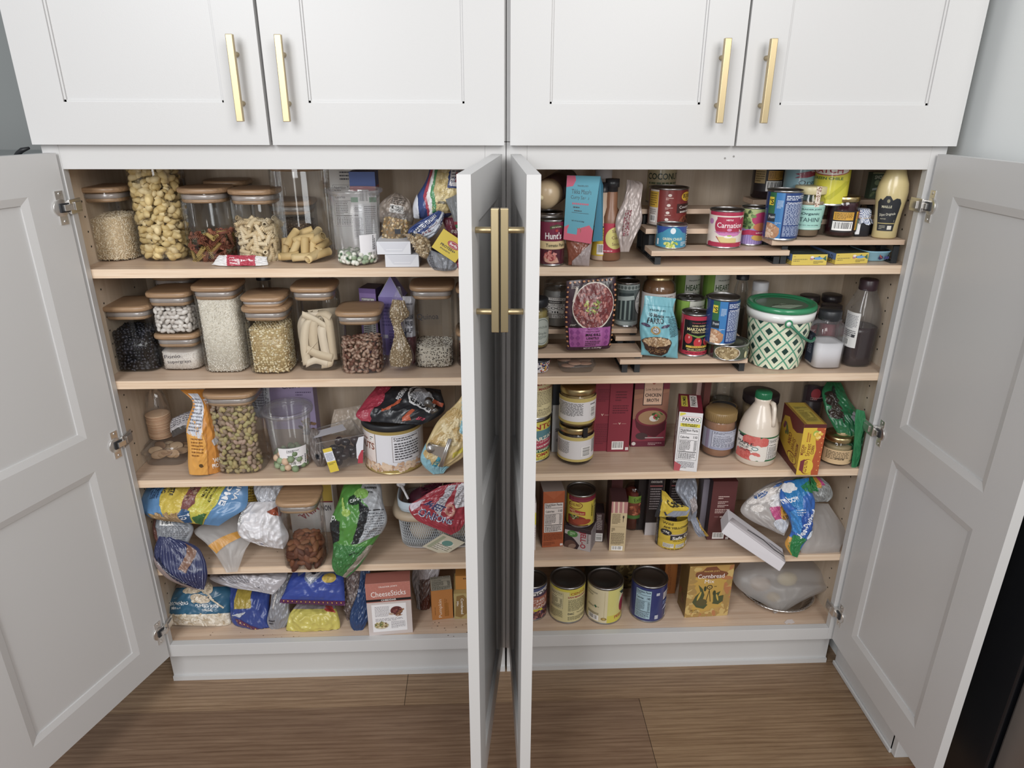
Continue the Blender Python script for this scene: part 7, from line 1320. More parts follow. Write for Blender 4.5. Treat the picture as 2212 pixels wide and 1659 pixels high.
jar('patterned_tub', 'small paper tub with red, blue and white mosaic pattern under the riser', 'tub', x_, y_, Z2, [(.022, .001), (.024, .002), (.029, .030)], 'paper', lin('#c9c2c4'), label=(.003, .029, .0242, .0288, '#cfc9cc'), a0=-80, a1=85, deco=[('S', .02, .05, .98, .95, 90, .005, ['#a8364b', '#2c3450', '#e9e3e0', '#c9953f', '#3d4a78', '#1f2230'], .8)], lid=[(.0295, .029), (.0305, .031), (.029, .034)], lidcol='#1d1d22')
A = at(1208, 808, 2, Z2); B = at(1288, 806, 2, Z2); t = empty('clamshell_tray', ((A[0]+B[0])/2, A[1]+.05, Z2), 'flat clear clamshell of biscuits under the second shelf riser', 'tray')
m = MB(); m.lathe([(.0001, .001), (.038, .001), (.04, .004), (.043, .016), (.0455, .017), (.0455, .018), (.041, .02), (.038, .031), (.0001, .032)], ((A[0]+B[0])/2, A[1]+.048, Z2), 48, 0, ex=5, sy=1.1); m.build('tray_shell', 'pet', t)
rn = random.Random(15)
for i in range(6):
    m = MB(); V, F = ICO2; m.add(V*[.017, .012, .003]+[(A[0]+B[0])/2+(i % 3-1)*.024+rn.uniform(-.004, .004), A[1]+.028+(i//3)*.03, Z2+.011+rn.uniform(0, .006)], F, 0, lin(rn.choice(['#b58d74', '#c59f86', '#a87f66'])), True); tag(m.build('biscuit', 'food', loc=(A[0], A[1]+.03, Z2+.01)), 'pinkish brown biscuit in the flat clear clamshell', 'biscuit', 'biscuits in the flat clamshell')
# ================================================================== right cabinet, shelf three
CEN = [('r', 0, 0, 1, .2, '#d9cf5a'), ('r', 0, .2, 1, .3, '#2f6a4a'), ('r', 0, .3, 1, .52, '#b8405a'), ('r', 0, .52, 1, .78, '#5a8a94'), ('r', 0, .78, 1, 1, '#d9cf5a'), ('t', 'CENTO', .56, .87, .62, .14, '#a82c30'), ('t', 'SAN MARZANO', .56, .55, .9, .1, '#efe6d4', 5), ('t', 'PRODUCT OF ITALY', .56, .46, .5, .035, '#efe0d8', 5), ('t', 'POMODORO SAN MARZANO', .56, .36, .76, .05, '#f0e4de', 5), ('t', 'CERTIFIED', .56, .25, .46, .06, '#e6e3c8', 4), ('t', 'PEELED TOMATOES', .56, .13, .86, .09, '#a82c30', 3), ('t', 'NET WT 28 OZ (1 LB 12 OZ)', .56, .035, .6, .03, '#3a3a2c')]
x, y = foot(1160, 1000, Z3); x = at(1188, 960, 1, y+.05)[0]-.0497
can('yellow and red San Marzano tomato can, lower of the pair by the centre door', x, y, Z3, .0495, .116, '#d9cf5a', CEN, a0=-85, a1=100)
can('cream San Marzano tomato can, upper of the pair by the centre door', x+.003, y+.003, Z3+.1165, .0495, .116, '#dccf9f', [('t', 'CENTO', .62, .86, .4, .1, '#a8383a'), ('t', 'SAN MARZANO', .62, .72, .46, .06, '#a8383a'), ('l', .45, .28, .78, .66, 10, '#8d8468'), ('t', '"Feel the Food"', .58, .2, .36, .05, '#3a3a34', 0, False), ('l', .45, .04, .78, .16, 4, '#8d8468'), ('b', .86, .1, .98, .34, True), ('e', .9, .8, .08, .1, '#c9bd8f')], a0=-85, a1=100)
GL = [('r', 0, .86, 1, 1, '#c9b468'), ('r', 0, 0, 1, .1, '#c9b468'), ('l', .08, .3, .56, .82, 12, '#5f5c5c'), ('b', .7, .22, .84, .68, True), ('l', .7, .72, .9, .78, 1, K)]
def goldjar(lab, xl, xr, yb, yt, Z, fillc, deco, extra_lid=.0):
    x, y, w_, h = jx(xl, xr, yb, yt, Z, frac=.6); r_ = w_/2
    return jar('spread_jar', lab, 'jar', x, y, Z, [(r_*.88, .001), (r_, .008), (r_, .078), (r_*.94, .086), (r_*.9, .09)], 'glass', fill=fillc, fillmat='shiny', fillz=(.004, .93), lid=[(r_*.93, .085), (r_*.97, .086), (r_*.97, .1), (r_*.92, .102), (r_*.86, .1)], lidmat='gold', lidcol='#fff', label=(.013, .080, r_, r_, '#dfdcdd'), a0=-88, a1=88, deco=deco), x, y, r_
t_, x, y, r_ = goldjar('white labelled spread jar with gold lid, lower of the stacked pair', 1205, 1281, 1008, 912, Z3, '#2f1d1c', GL[:2]+[('l', .06, .3, .34, .8, 11, '#6b6868'), ('b', .56, .2, .76, .6, True), ('l', .78, .3, .96, .84, 14, '#5f5c5c')])
m = MB(); S = cyl_surf((x, y+r_, Z3), r_+.0012, Z3+.078, Z3+.106, 14, 30); m.grid(S(*[q.ravel() for q in np.meshgrid(np.linspace(0, 1, 5), np.linspace(0, 1, 3))], 0).reshape(3, 5, 3), 0, lin('#1f1f22')); m.build('seal_strip', 'paper', t_)
ZJ = Z3+.1030
xx = at(1248, 900, 1, y+.03)[0]
jar('spread_jar', 'white labelled spread jar with gold lid, upper of the stacked pair', 'jar', xx, y, ZJ, [(r_*.9, .001), (r_, .008), (r_, .078), (r_*.94, .086), (r_*.9, .09)], 'glass', fill='#9c8048', fillmat='shiny', fillz=(.004, .93), lid=[(r_*.93, .085), (r_*.97, .086), (r_*.97, .1), (r_*.92, .102)], lidmat='gold', lidcol='#fff', label=(.013, .08, r_, r_, '#e2dfe0'), a0=-88, a1=88, deco=GL+[('p', [(0, .5), (.06, .6), (0, .7)], '#2a2a2c')])
carton('allergy_box', 'pale grey box with black lettering behind the stacked jars', at(1190, 970, 2, Z3)[0], .135, Z3, .035, .05, .19, 0, '#b9babd', [('t', 'A', .8, .42, .3, .07, '#1f2226'), ('t', 'SED G', .6, .33, .7, .05, '#1f2226'), ('r', 0, .7, 1, 1, '#26303a'), ('e', .5, .18, .2, .03, '#8d8f94')])
RC = '#8c2d3c'
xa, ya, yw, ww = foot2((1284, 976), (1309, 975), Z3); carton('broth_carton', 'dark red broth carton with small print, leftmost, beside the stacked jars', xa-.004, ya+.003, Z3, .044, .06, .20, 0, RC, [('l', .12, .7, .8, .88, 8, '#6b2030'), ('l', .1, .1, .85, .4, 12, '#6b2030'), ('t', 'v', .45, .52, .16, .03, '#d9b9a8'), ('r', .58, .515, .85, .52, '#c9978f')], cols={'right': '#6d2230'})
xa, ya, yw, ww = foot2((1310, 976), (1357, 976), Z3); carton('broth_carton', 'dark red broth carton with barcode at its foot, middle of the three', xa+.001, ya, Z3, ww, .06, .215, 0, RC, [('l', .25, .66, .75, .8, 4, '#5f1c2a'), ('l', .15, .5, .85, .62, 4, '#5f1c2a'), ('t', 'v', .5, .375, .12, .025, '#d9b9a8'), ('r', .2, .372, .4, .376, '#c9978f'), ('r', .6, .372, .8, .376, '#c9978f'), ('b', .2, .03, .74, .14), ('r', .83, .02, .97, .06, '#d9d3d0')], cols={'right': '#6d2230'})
xa, ya, yw, ww = foot2((1362, 965), (1436, 966), Z3)
carton('broth_carton', 'chicken broth carton showing a red soup bowl, beside the breadcrumb box', xa, ya, Z3, ww, .06, .205, 0, '#9a6a55', [('r', 0, 0, 1, .08, '#6d2438'), ('p', [(0, .08), (1, .08), (1, .35), (.3, .3), (0, .4)], '#8f3445'), ('p', [(0, .72), (1, .8), (1, .76), (0, .66)], '#a8755c'), ('r', 0, .8, 1, 1, '#7d3040'), ('r', .26, .58, .82, .98, '#2b1d20'), ('r', .28, .59, .80, .98, '#dcb59a'), ('t', 'ORGANIC', .54, .955, .4, .04, '#2b1d20'), ('e', .54, .89, .05, .025, '#a8503c'), ('t', 'Low Sodium', .54, .80, .44, .035, '#3a2522', 0, False), ('t', 'CHICKEN', .54, .72, .46, .045, '#2b1d20'), ('t', 'BROTH', .54, .65, .34, .045, '#2b1d20'),
   ('p', [(.06, .40), (.98, .44), (.96, .24), (.7, .13), (.3, .18), (.12, .28)], '#5a1f2a'), ('e', .54, .42, .46, .13, '#7d2c38'), ('e', .56, .41, .4, .1, '#a5805c'), ('e', .62, .4, .14, .045, '#e0d8d0'), ('e', .66, .42, .07, .035, '#c44050'), ('s', .72, .44, .14, .05, 14, .010, ['#4f6b35', '#6f8a4a', '#3a5228'], .4), ('e', .3, .15, .18, .05, '#4a3436', -.1), ('r', .4, .12, .95, .135, '#b9a9a6'), ('e', .08, .045, .06, .025, '#d9d0cc'), ('l', .5, .02, .9, .06, 2, '#c9a8a8')], cols={'left': '#6d2438'})
xa, ya, yw, ww = foot2((1455, 1015), (1504, 1017), Z3)
carton('breadcrumb_box', 'white fronted panko bread crumbs box with dark red top', xa, ya, Z3, ww, .115, .158, yw-.12, '#dbd9da', [('p', [(.04, .985), (.04, .93), (.3, .97), (.25, .99)], '#d9cf4a'), ('r', .1, .84, .93, .93, '#f2f0ee'), ('r', .1, .925, .93, .93, '#b5384a'), ('r', .1, .84, .93, .845, '#6b3f7a'), ('r', .92, .84, .94, .93, '#3f7a4a'), ('t', 'PANKO', .52, .885, .72, .06, '#1c1c1f'), ('r', .1, .76, .93, .815, '#d9cc3c'), ('t', 'BREAD', .5, .80, .66, .02, '#1c1c1f'), ('t', 'CRUMBS', .5, .775, .6, .02, '#1c1c1f'), ('n', .08, .2, .92, .74, '110', '#e3e0e1'), ('l', .1, .05, .85, .17, 6, '#77747a'), ('p', [(0, 0), (.25, .0), (.3, .1), (.1, .14), (0, .16)], '#b8525a')],
   left=[('r', 0, 0, 1, 1, '#7d2a38'), ('r', .2, .35, .9, .85, '#d9d2d0'), ('t', 'PANKO', .55, .62, .5, .2, '#1c1c1f', 90), ('r', .3, .1, .7, .34, '#cdb9a0')], top=[('r', 0, 0, 1, 1, '#7c2233'), ('r', .1, .3, .38, .9, '#cfc24a'), ('r', .48, .3, .8, .95, '#e3dedb'), ('t', 'PANKO', .64, .62, .5, .22, '#1c1c1f', 90), ('t', 'CRUMBS', .24, .6, .5, .14, '#1c1c1f', 90)], cols={'top': '#7c2233'})
carton('brown_box', 'narrow brown box behind the breadcrumb box', at(1515, 900, 1, .19)[0], .19, Z3, .017, .05, .215, 0, '#6d3a34')
carton('pink_box', 'pale pink box edge behind the breadcrumb box', at(1500, 900, 1, .21)[0], .215, Z3, .022, .04, .22, 0, '#c9a8a0')
jar('oil_bottle', 'large clear bottle with sloping shoulders behind the peanut butter', 'bottle', at(1562, 900, 1, .23)[0], .222, Z3, [(.026, .001), (.029, .006), (.029, .13), (.027, .15), (.02, .178), (.018, .19), (.018, .215)], 'glass', fill='#4d4a3a', fillz=(.004, .45))
jar('lidded_jar', 'jar with dark printed gold rimmed lid behind the peanut butter', 'jar', at(1560, 900, 1, .165)[0], .128, Z3, [(.034, .001), (.0365, .004), (.0365, .09), (.034, .1)], 'glass', fill='#5b4c40', lid=[(.0355, .1), (.037, .101), (.037, .112), (.034, .1135)], lidmat='gold', lidcol='#fff', extra=lambda t, c: (lambda m: (m.lathe([(.031, .1138), (.0001, .114)], c, 40, 0, lin('#2f2f33')), m.hexa([(c[0]-.004, c[1]-.03, c[2]+.1139), (c[0]+.022, c[1]-.02, c[2]+.1139), (c[0]+.006, c[1]+.028, c[2]+.1139), (c[0]-.016, c[1]+.02, c[2]+.1139), (c[0]-.004, c[1]-.03, c[2]+.1143), (c[0]+.022, c[1]-.02, c[2]+.1143), (c[0]+.006, c[1]+.028, c[2]+.1143), (c[0]-.016, c[1]+.02, c[2]+.1143)], 0, lin('#17171a')), m.build('lid_print', 'paper', t)))(MB()))
jar('nut_butter_jar', 'wide glass jar with black lid behind the maple syrup jug', 'jar', at(1641, 890, 1, .19)[0], .15, Z3, [(.042, .001), (.046, .005), (.046, .105), (.044, .112)], 'glass', fill='#a58d6b', fillz=(.004, .9), lid=[(.045, .112), (.0465, .114), (.0465, .135), (.043, .137)], lidmat='plastic', lidcol='#322a2c')
x, y, w_, h = jx(1516, 1583, 992, 912, Z3, frac=.6); r_ = w_/2
jar('peanut_butter_jar', 'peanut butter jar with tan screw lid beside the maple syrup jug', 'jar', x, y, Z3, [(r_*.86, .001), (r_*.96, .006), (r_*.97, .018), (r_, .022), (r_, .082), (r_*.97, .094), (r_*.92, .1)], 'pet', fill='#9c6b48', fillmat='shiny', fillz=(.003, .97), lid=[(r_*.93, .098), (r_*.96, .0985), (r_*.96, .121), (r_*.9, .1235)], lidcol='#8f7347', lidribs=True, label=(.026, .078, r_, r_, '#a9acc0'), a0=-88, a1=88,
    deco=[('r', .12, 0, .2, 1, '#8d7f99'), ('n', .26, .12, .94, .96, '', '#b9bccb', '#3a3d52'), ('r', .24, .0, 1, .1, '#8f93ad')])
# maple jug
x, y, w_, h = jx(1585, 1684, 1011, 880, Z3, frac=.5); r_ = .0485
x = at(1634, 980, 1, y+.04)[0]
t = jar('maple_syrup_jug', 'cream maple syrup jug with green cap and side handle', 'jug', x, y, Z3, [(r_*.9, .001), (r_*.985, .005), (r_*.99, .02), (r_, .022), (r_, .082), (r_*.985, .084), (r_*.95, .1), (r_*.8, .122), (r_*.58, .14), (r_*.44, .152), (r_*.37, .158), (r_*.40, .165), (r_*.40, .170), (r_*.33, .172)], 'gloss', '#d9cbbb', lid=[(.0182, .170), (.0192, .171), (.0192, .186), (.017, .188)], lidcol='#23704a', lidmat='shiny', lidribs=True, label=(.018, .084, r_, r_, '#e0d9d0'), a0=-92, a1=92,
    deco=[('r', 0, .94, 1, 1, '#2c6b42'), ('r', 0, 0, 1, .06, '#2c6b42'), ('r', .05, .86, .2, .94, '#1f1f22'), ('s', .36, .82, .16, .1, 20, .02, ['#cf5f58', '#d46e66'], .8), ('s', .2, .16, .2, .1, 26, .022, ['#cf5f58', '#d46e66', '#c4544e'], .8), ('s', .42, .1, .1, .06, 10, .014, ['#e0d9d0'], .8), ('t', 'MAPLE', .18, .64, .3, .13, '#26262a', 0, False), ('t', 'MAPLE', .183, .64, .3, .13, '#26262a', 0, False), ('t', 'SYRUP', .16, .5, .2, .09, '#26262a', 0, False), ('e', .36, .5, .05, .07, '#2f6b6b'), ('e', .36, .5, .04, .045, '#e0e3df'), ('l', .1, .32, .32, .42, 2, '#3a3a3e'), ('n', .55, .08, .86, .9, '110', '#e6e1dc'), ('b', .9, .1, .99, .35)])
m = MB(); yc = y+r_
P = [(x+.017, yc-.013, Z3+.162), (x+.019, yc-.022, Z3+.161), (x+.019, yc-.030, Z3+.152), (x+.019, yc-.034, Z3+.138), (x+.018, yc-.038, Z3+.122), (x+.017, yc-.041, Z3+.110)]
m.tube(P, [.0055, .006, .0055, .005, .005, .0045], 12, 0, lin('#d9cbbb')); m.build('handle', 'gloss', t)
# taco shell box
xa, ya, yw, ww = foot2((1719, 1026), (1764, 1024), Z3)
back = at(1678, 973, 2, Z3); 
carton('taco_shell_box', 'yellow and red Mexican street corn taco shell box, angled on third shelf', xa, ya, Z3, ww, float(np.hypot(back[0]-xa, back[1]-ya)), .137, .35 if False else math.atan2(-(back[0]-xa), (back[1]-ya)), '#d9b53a',
   [('p', [(.68, 0), (1, 0), (1, 1), (.6, 1), (.62, .7), (.72, .5), (.62, .25)], '#b5532e'), ('r', 0, .93, 1, 1, '#5a2422'), ('t', 'MEXICAN', .1, .5, .2, .14, '#7a2f24', 90), ('t', 'STYLE', .22, .5, .12, .08, '#7a2f24', 90), ('t', 'Street', .36, .5, .24, .2, '#7a2f24', 90, False), ('t', 'CORN', .56, .5, .17, .14, '#7a2f24', 90), ('e', .42, .17, .28, .15, '#7a2f24'), ('e', .45, .17, .26, .14, '#e0c03c'), ('t', 'OLD EL PASO', .34, .17, .24, .2, '#7a2423', 90), ('p', [(.1, .1), (.28, .06), (.28, .32), (.1, .28)], '#7a2f3a'), ('e', .6, .82, .14, .06, '#9cb84a'), ('s', .72, .78, .16, .07, 18, .008, ['#e0b84a', '#d6a53a', '#f0d27a'], .8), ('l', .2, .66, .4, .84, 2, '#b5652e', True)]
   +[('e', .9+.05*(i % 2), .1+.09*i, .03, .012, '#e09a5a') for i in range(10)],
   left=[('p', [(0, 1), (1, 1), (1, .8), (.6, .86), (.35, .7), (.2, .3), (0, .1)], '#6d2822') if False else ('r', 0, 0, 1, 1, '#c9a032'), ('p', [(0, 1), (1, 1), (1, .82), (.75, .72), (.55, .72), (.35, .86), (.12, .8), (0, .5)], '#6b2a26'), ('p', [(0, 0), (1, 0), (1, .1), (.5, .14), (0, .3)], '#5a2422'), ('e', .7, .2, .22, .1, '#7a2f24'), ('e', .7, .2, .2, .08, '#d9b93c'), ('t', 'OLD EL PASO', .7, .2, .12, .2, '#7a2423', 90), ('t', 'MEXICAN', .86, .42, .24, .1, '#7a2f24', 270), ('t', 'Street', .7, .46, .24, .16, '#7a2f24', 270, False), ('t', 'CORN', .5, .5, .22, .14, '#7a2f24', 270), ('s', .3, .62, .12, .1, 12, .012, ['#7a3a4a', '#5f6b3a'], .8)],
   top=[('r', .12, .0, .9, .98, '#b59a3a'), ('n', .2, .1, .85, .8, '', '#b3a048', '#4a3f1a')], cols={'top': '#8a6a2c', 'right': '#9c4a2a'})
x, y, w_, h = jx(1773, 1836, 1010, 952, Z3, frac=.6); r_ = w_/2
t = jar('honey_jar', 'squat jar with gold lid and cream speckled label beside the taco box', 'jar', x, y, Z3, [(r_*.85, .001), (r_*.98, .006), (r_, .02), (r_, .05), (r_*.94, .062), (r_*.88, .066)], 'glass', fill='#a8946c', fillz=(.004, .8), lid=[(r_*.92, .064), (r_*.95, .065), (r_*.95, .075), (r_*.9, .0775)], lidmat='gold', lidcol='#fff', label=(.008, .046, r_, r_, '#d9b98c'), a0=-80, a1=80, deco=[('l', .1, .3, .62, .9, 6, '#5a4a34'), ('t', '800g', .42, .42, .2, .12, '#3a3024'), ('e', .86, .66, .12, .22, '#2f5a48'), ('e', .86, .66, .09, .16, '#d9d0a8'), ('t', 'Honig', .82, .2, .3, .14, '#3a5a44', 0, False)])
m = MB(); m.lathe([(.0001, .0778), (.013, .0778), (.013, .0785), (.0001, .0786)], (x+.004, y+r_-.004, Z3), 24, 0, lin('#b59a72')); m.box(x-.002, x+.012, y+r_-.01, y+r_-.004, Z3+.0785, Z3+.0815, 0, lin('#c9b48c')); m.build('lid_tag', 'paper', t)
bag('green_bag', 'glossy green bag folded open against the right side of third shelf', [(1790, 825, 1812, 826, .18, .18, .6), (1775, 850, 1828, 852, .15, .16, 1), (1780, 885, 1848, 880, .12, .14, 1), (1800, 915, 1862, 898, .10, .10, 1), (1820, 950, 1868, 935, .085, .08, .9), (1838, 985, 1862, 970, .07, .065, .8), (1842, 1015, 1850, 1010, .055, .055, .4)], .035, '#256b44', [('p', [(.55, .55), (.75, .62), (.8, .5), (.6, .42)], '#8a8c90'), ('p', [(.3, .5), (.5, .9), (.4, .95), (.2, .7)], '#24302a'), ('s', .3, .7, .12, .16, 14, .02, ['#2f2622', '#3a3028'], .7)], seed=94, wr=.005, ends=(.4, .2), side=.5)
bag('green_flap', 'long green bag flap hanging at right front edge of third shelf', [(1851, 884, 1866, 888, .05), (1848, 915, 1868, 915, .045), (1843, 950, 1862, 950, .045), (1843, 985, 1858, 980, .045), (1840, 1022, 1845, 1018, .04)], .008, '#2f7f50', (), seed=95, wr=.003)
jar('clear_jar', 'clear plastic jar with a printed label behind the taco shell box', 'jar', at(1760, 860, 1, .2)[0], .185, Z3, [(.026, .001), (.028, .15), (.026, .19), (.024, .2)], 'pet', fill='#4f4448', fillz=(.004, .7), label=(.11, .155, .028, .028, '#3a2a30'), a0=-60, a1=60, deco=[('e', .4, .5, .2, .35, '#b5404a'), ('l', .2, .1, .8, .3, 2, '#c9a0a0')])
# ================================================================== right cabinet, shelf four
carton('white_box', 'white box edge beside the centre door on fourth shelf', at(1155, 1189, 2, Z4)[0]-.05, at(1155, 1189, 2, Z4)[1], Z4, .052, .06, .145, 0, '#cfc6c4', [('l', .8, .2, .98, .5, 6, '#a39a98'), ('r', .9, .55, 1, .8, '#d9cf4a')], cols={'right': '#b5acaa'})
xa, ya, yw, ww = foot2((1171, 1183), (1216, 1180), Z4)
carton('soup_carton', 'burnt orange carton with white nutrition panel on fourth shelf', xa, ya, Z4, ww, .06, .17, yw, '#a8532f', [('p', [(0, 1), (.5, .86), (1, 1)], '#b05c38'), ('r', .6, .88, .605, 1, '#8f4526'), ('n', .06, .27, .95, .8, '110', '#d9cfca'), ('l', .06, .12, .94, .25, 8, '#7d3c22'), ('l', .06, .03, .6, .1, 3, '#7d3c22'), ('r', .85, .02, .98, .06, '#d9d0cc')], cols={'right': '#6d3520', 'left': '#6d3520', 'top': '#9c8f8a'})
B_ = at(1274.6, 1193, 2, Z4); A_ = at(1219, 1180, 2, Z4); D2 = at(1283, 1184, 2, Z4)
ww = float(np.hypot(*(B_-A_)[:2])); yw = math.atan2(B_[1]-A_[1], B_[0]-A_[0]); dd = .05
carton('pudding_box', 'white and brown pudding box with red lettering, turned, under a can', A_[0], A_[1], Z4, ww, dd, .066, yw, '#b9b0b0', [('r', 0, .82, 1, 1, '#3a2a2e'), ('p', [(0, 0), (.5, 0), (.58, .2), (.4, .42), (.2, .6), (0, .64)], '#33222a'), ('e', .22, .14, .24, .22, '#5d4038', .5), ('e', .3, .1, .16, .1, '#8f7466', .5), ('e', .3, .68, .2, .15, '#4f8a45'), ('l', .2, .6, .4, .76, 3, '#c3dcb8'), ('t', 'JELL-O', .68, .48, .76, .28, '#a82438', 270), ('t', 'chocolate', .9, .62, .5, .08, '#3a2a2e', 270, False)], right=[('r', 0, 0, 1, 1, '#9a9092'), ('l', .2, .1, .8, .9, 8, '#6d6466')], cols={'top': '#3a2a2e'})
xr, yr = foot(1254, 1188, Z4)
can('red enchilada sauce can with yellow label stacked on the pudding box', xr+.001, yr+.002, Z4+.0668, .0385, .095, '#d6c24a', [('r', 0, .84, 1, 1, '#7d2438'), ('r', .0, .88, 1, .89, '#a8566a'), ('e', .22, .72, .2, .13, '#7a2f24'), ('e', .22, .72, .18, .11, '#d9c04a'), ('t', 'OLD EL PASO', .2, .73, .32, .09, '#7a2423'), ('p', [(.04, .6), (.5, .5), (.5, .38), (.06, .44)], '#b03a36'), ('t', 'RED', .14, .52, .16, .06, '#e6d98a'), ('t', 'Enchilada Sauce', .3, .45, .34, .05, '#e6d98a'), ('e', .2, .2, .34, .17, '#8a3424'), ('e', .42, .16, .26, .1, '#a3442c'), ('s', .2, .3, .14, .05, 18, .007, ['#5f7a3a', '#d9cfa0', '#3f5428'], .6), ('r', .0, 0, .6, .04, '#6d3a28'), ('n', .78, .06, 1.0, .82, '', '#d3c26a', '#33301c'), ('l', .68, .3, .74, .76, 2, '#3a3620', True)], a0=-62, a1=85)
carton('small_box', 'small dark brown box with barcode between the pudding and striped boxes', at(1284, 1170, 2, Z4)[0], at(1284, 1170, 2, Z4)[1], Z4, .023, .05, .09, -.1, '#3a2629', [('b', .05, .02, .9, .3, True), ('l', .15, .42, .8, .95, 5, '#b5a8a6', True)], cols={'left': '#241a1c', 'top': '#2c1e20'})
xa, ya, yw, ww = foot2((1315, 1190), (1349, 1191), Z4)
carton('bacon_mix_box', 'narrow cream box with pink striped top and barcode at front of fourth shelf', xa, ya, Z4, ww, .07, .15, yw, '#c9b48c', [('r', 0, .78, 1, 1, '#b37a78')]+[('p', [(.12+q, .78), (.22+q, .78), (.2+q, 1), (.1+q, 1)], '#d9bfa8') for q in (0, .28, .56)]+[('l', .08, .56, .6, .76, 8, '#5f4f38'), ('e', .78, .7, .05, .03, '#3a2f28'), ('r', .76, .6, .79, .68, '#3a2f28'), ('r', .1, .5, .9, .503, '#5f4f38'), ('l', .08, .4, .3, .48, 3, '#5f4f38'), ('l', .08, .14, .9, .38, 13, '#5f4f38'), ('b', .15, .02, .85, .11)], cols={'left': '#6d3f40', 'top': '#4a2c2e'})
jar('tomato_sauce_jar', 'red sauce jar with green label band behind the striped box', 'jar', at(1366, 1100, 1, .17)[0], .145, Z4, [(.024, .001), (.026, .004), (.026, .12), (.02, .13)], 'glass', fill='#6d2a20', fillmat='shiny', label=(.04, .11, .026, .026, '#7d4030'), a0=-40, a1=90, deco=[('r', 0, .7, 1, 1, '#7a9a3c'), ('t', 'Extra', .5, .86, .5, .16, '#2f3a20', 10, False), ('s', .5, .4, .4, .25, 20, .01, ['#a8553c', '#8f3a2c', '#c97a5a'], .6), ('r', 0, 0, 1, .15, '#4f7a3a')])
carton('dark_box', 'brown red box standing behind the striped box', at(1318, 1100, 1, .15)[0], .15, Z4, .03, .06, .19, 0, '#4f2628', [('l', .2, .2, .8, .5, 3, '#6d3c3c')])
for i, (a, b, lab) in enumerate(((1393, 1428, 'dark cocoa carton with small print, left of the two at the back'), (1438, 1463, 'dark cocoa carton with small print, right of the two at the back'))):
    xx = at(a, 1149, 2, Z4); carton('cocoa_carton', lab, at(a, 1130, 1, .13)[0], .125, Z4, .042, .05, .2, -.02, '#231a1e', [('t', 'CHOCOLATE', .5, .83, .7, .03, '#cfc8c4'), ('r', .1, .76, .9, .775, '#a85a5a'), ('l', .15, .4, .85, .74, 9, '#8f8689'), ('r', 0, .0, 1, .2, '#b5b0b3') if i == 0 else ('l', .1, .1, .9, .3, 4, '#5d5558')])
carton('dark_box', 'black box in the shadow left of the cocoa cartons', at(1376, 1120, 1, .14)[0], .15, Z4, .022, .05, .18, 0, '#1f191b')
# tuna stack in torn yellow wrapper
x, y, w_, h = jx(1416, 1481, 1190, 1110, Z4, frac=.5); r_ = w_/2
t = empty('tuna_stack', (x, y+r_, Z4), 'stack of tuna cans in a torn yellow wrapper on fourth shelf', 'canned tuna pack')
m = MB(); pr = [(.0001, .0005), (r_*.95, .0005)]
for k in range(3): pr += [(r_, .003+k*.027), (r_, .022+k*.027), (r_*.965, .0265+k*.027)]
pr += [(r_, .085), (r_, .090)]
m.lathe(pr, (x, y+r_, Z4), 48, 0, lin('#cdb03c'))
S = cyl_surf((x, y+r_, Z4), r_+.0008, Z4+.002, Z4+.092, -90, 90)
Deco(m, S, r_*3.14, .09, 0, lim=(.05, .3), off=.0002).run([('r', 0, 0, .12, 1, '#25262b'), ('l', .02, .1, .1, .9, 3, '#8d8a90', True), ('t', 'Wild', .32, .88, .22, .08, '#2a2620', 0, False), ('t', 'AHI YELLOWFIN', .55, .76, .62, .07, '#2a2620', 2), ('r', .2, .5, 1, .54, '#a89a9a'), ('e', .3, .58, .12, .1, '#26282f'), ('t', '43g', .3, .59, .14, .08, '#e3e0d8'), ('p', [(.4, .34), (1, .4), (1, .54), (.4, .5)], '#2a2c33'), ('t', 'Safe Catch', .72, .43, .56, .1, '#efeae0', 3), ('l', .46, .29, .98, .33, 1, '#6b5c22'), ('r', .26, .08, .48, .22, '#d3cfc4'), ('r', .52, .08, .72, .2, '#d3cfc4'), ('r', .76, .1, .92, .22, '#d3cfc4'), ('l', .27, .09, .47, .21, 3, '#4a463c'), ('l', .53, .09, .71, .19, 3, '#4a463c'), ('l', .3, .01, .9, .05, 1, '#4a4222')])
m.build('can_wrapper', 'film', t)
bag('torn_wrapper', '', [(1428, 1058, 1436, 1062, .09, .085), (1424, 1080, 1462, 1085, .06, .05), (1418, 1100, 1490, 1098, .05, .03), (1416, 1116, 1484, 1116, .045, .035)], .012, '#cdb03c', [('r', 0, 0, .12, 1, '#26282c'), ('t', 'Catch', .68, .5, .55, .3, '#2a2620', 3), ('p', [(.3, .05), (.5, .22), (.9, .2), (1, .3), (.95, .05), (.6, .0)], '#8d93a3'), ('p', [(.3, .05), (.22, .2), (.26, .2), (.36, .06)], '#3a3f4c')], seed=96, part=t, wr=.003)
bag('grey_bag', 'pale grey blue plastic bag draped behind the yellow tuna stack', [(1470, 1030, 1498, 1032, .14, None, .6), (1462, 1060, 1504, 1060, .12, None, 1), (1476, 1095, 1508, 1095, .10, None, 1), (1490, 1125, 1500, 1130, .09, None, .6)], .04, '#8b909c', [('p', [(.4, .2), (.9, .3), (.8, .6), (.4, .5)], '#a39a9a')], 'foil', seed=97, wr=.006)
bag('grey_bag', 'curled end of a grey plastic bag beside the brown carton', [(1488, 1120, 1508, 1118, .09), (1498, 1145, 1518, 1140, .075), (1512, 1160, 1528, 1158, .07)], .02, '#8f93a0', [('r', .8, 0, 1, 1, '#a8863c')], 'foil', seed=98, wr=.004)
xa, ya, yw, ww = foot2((1526, 1166), (1577, 1165), Z4)
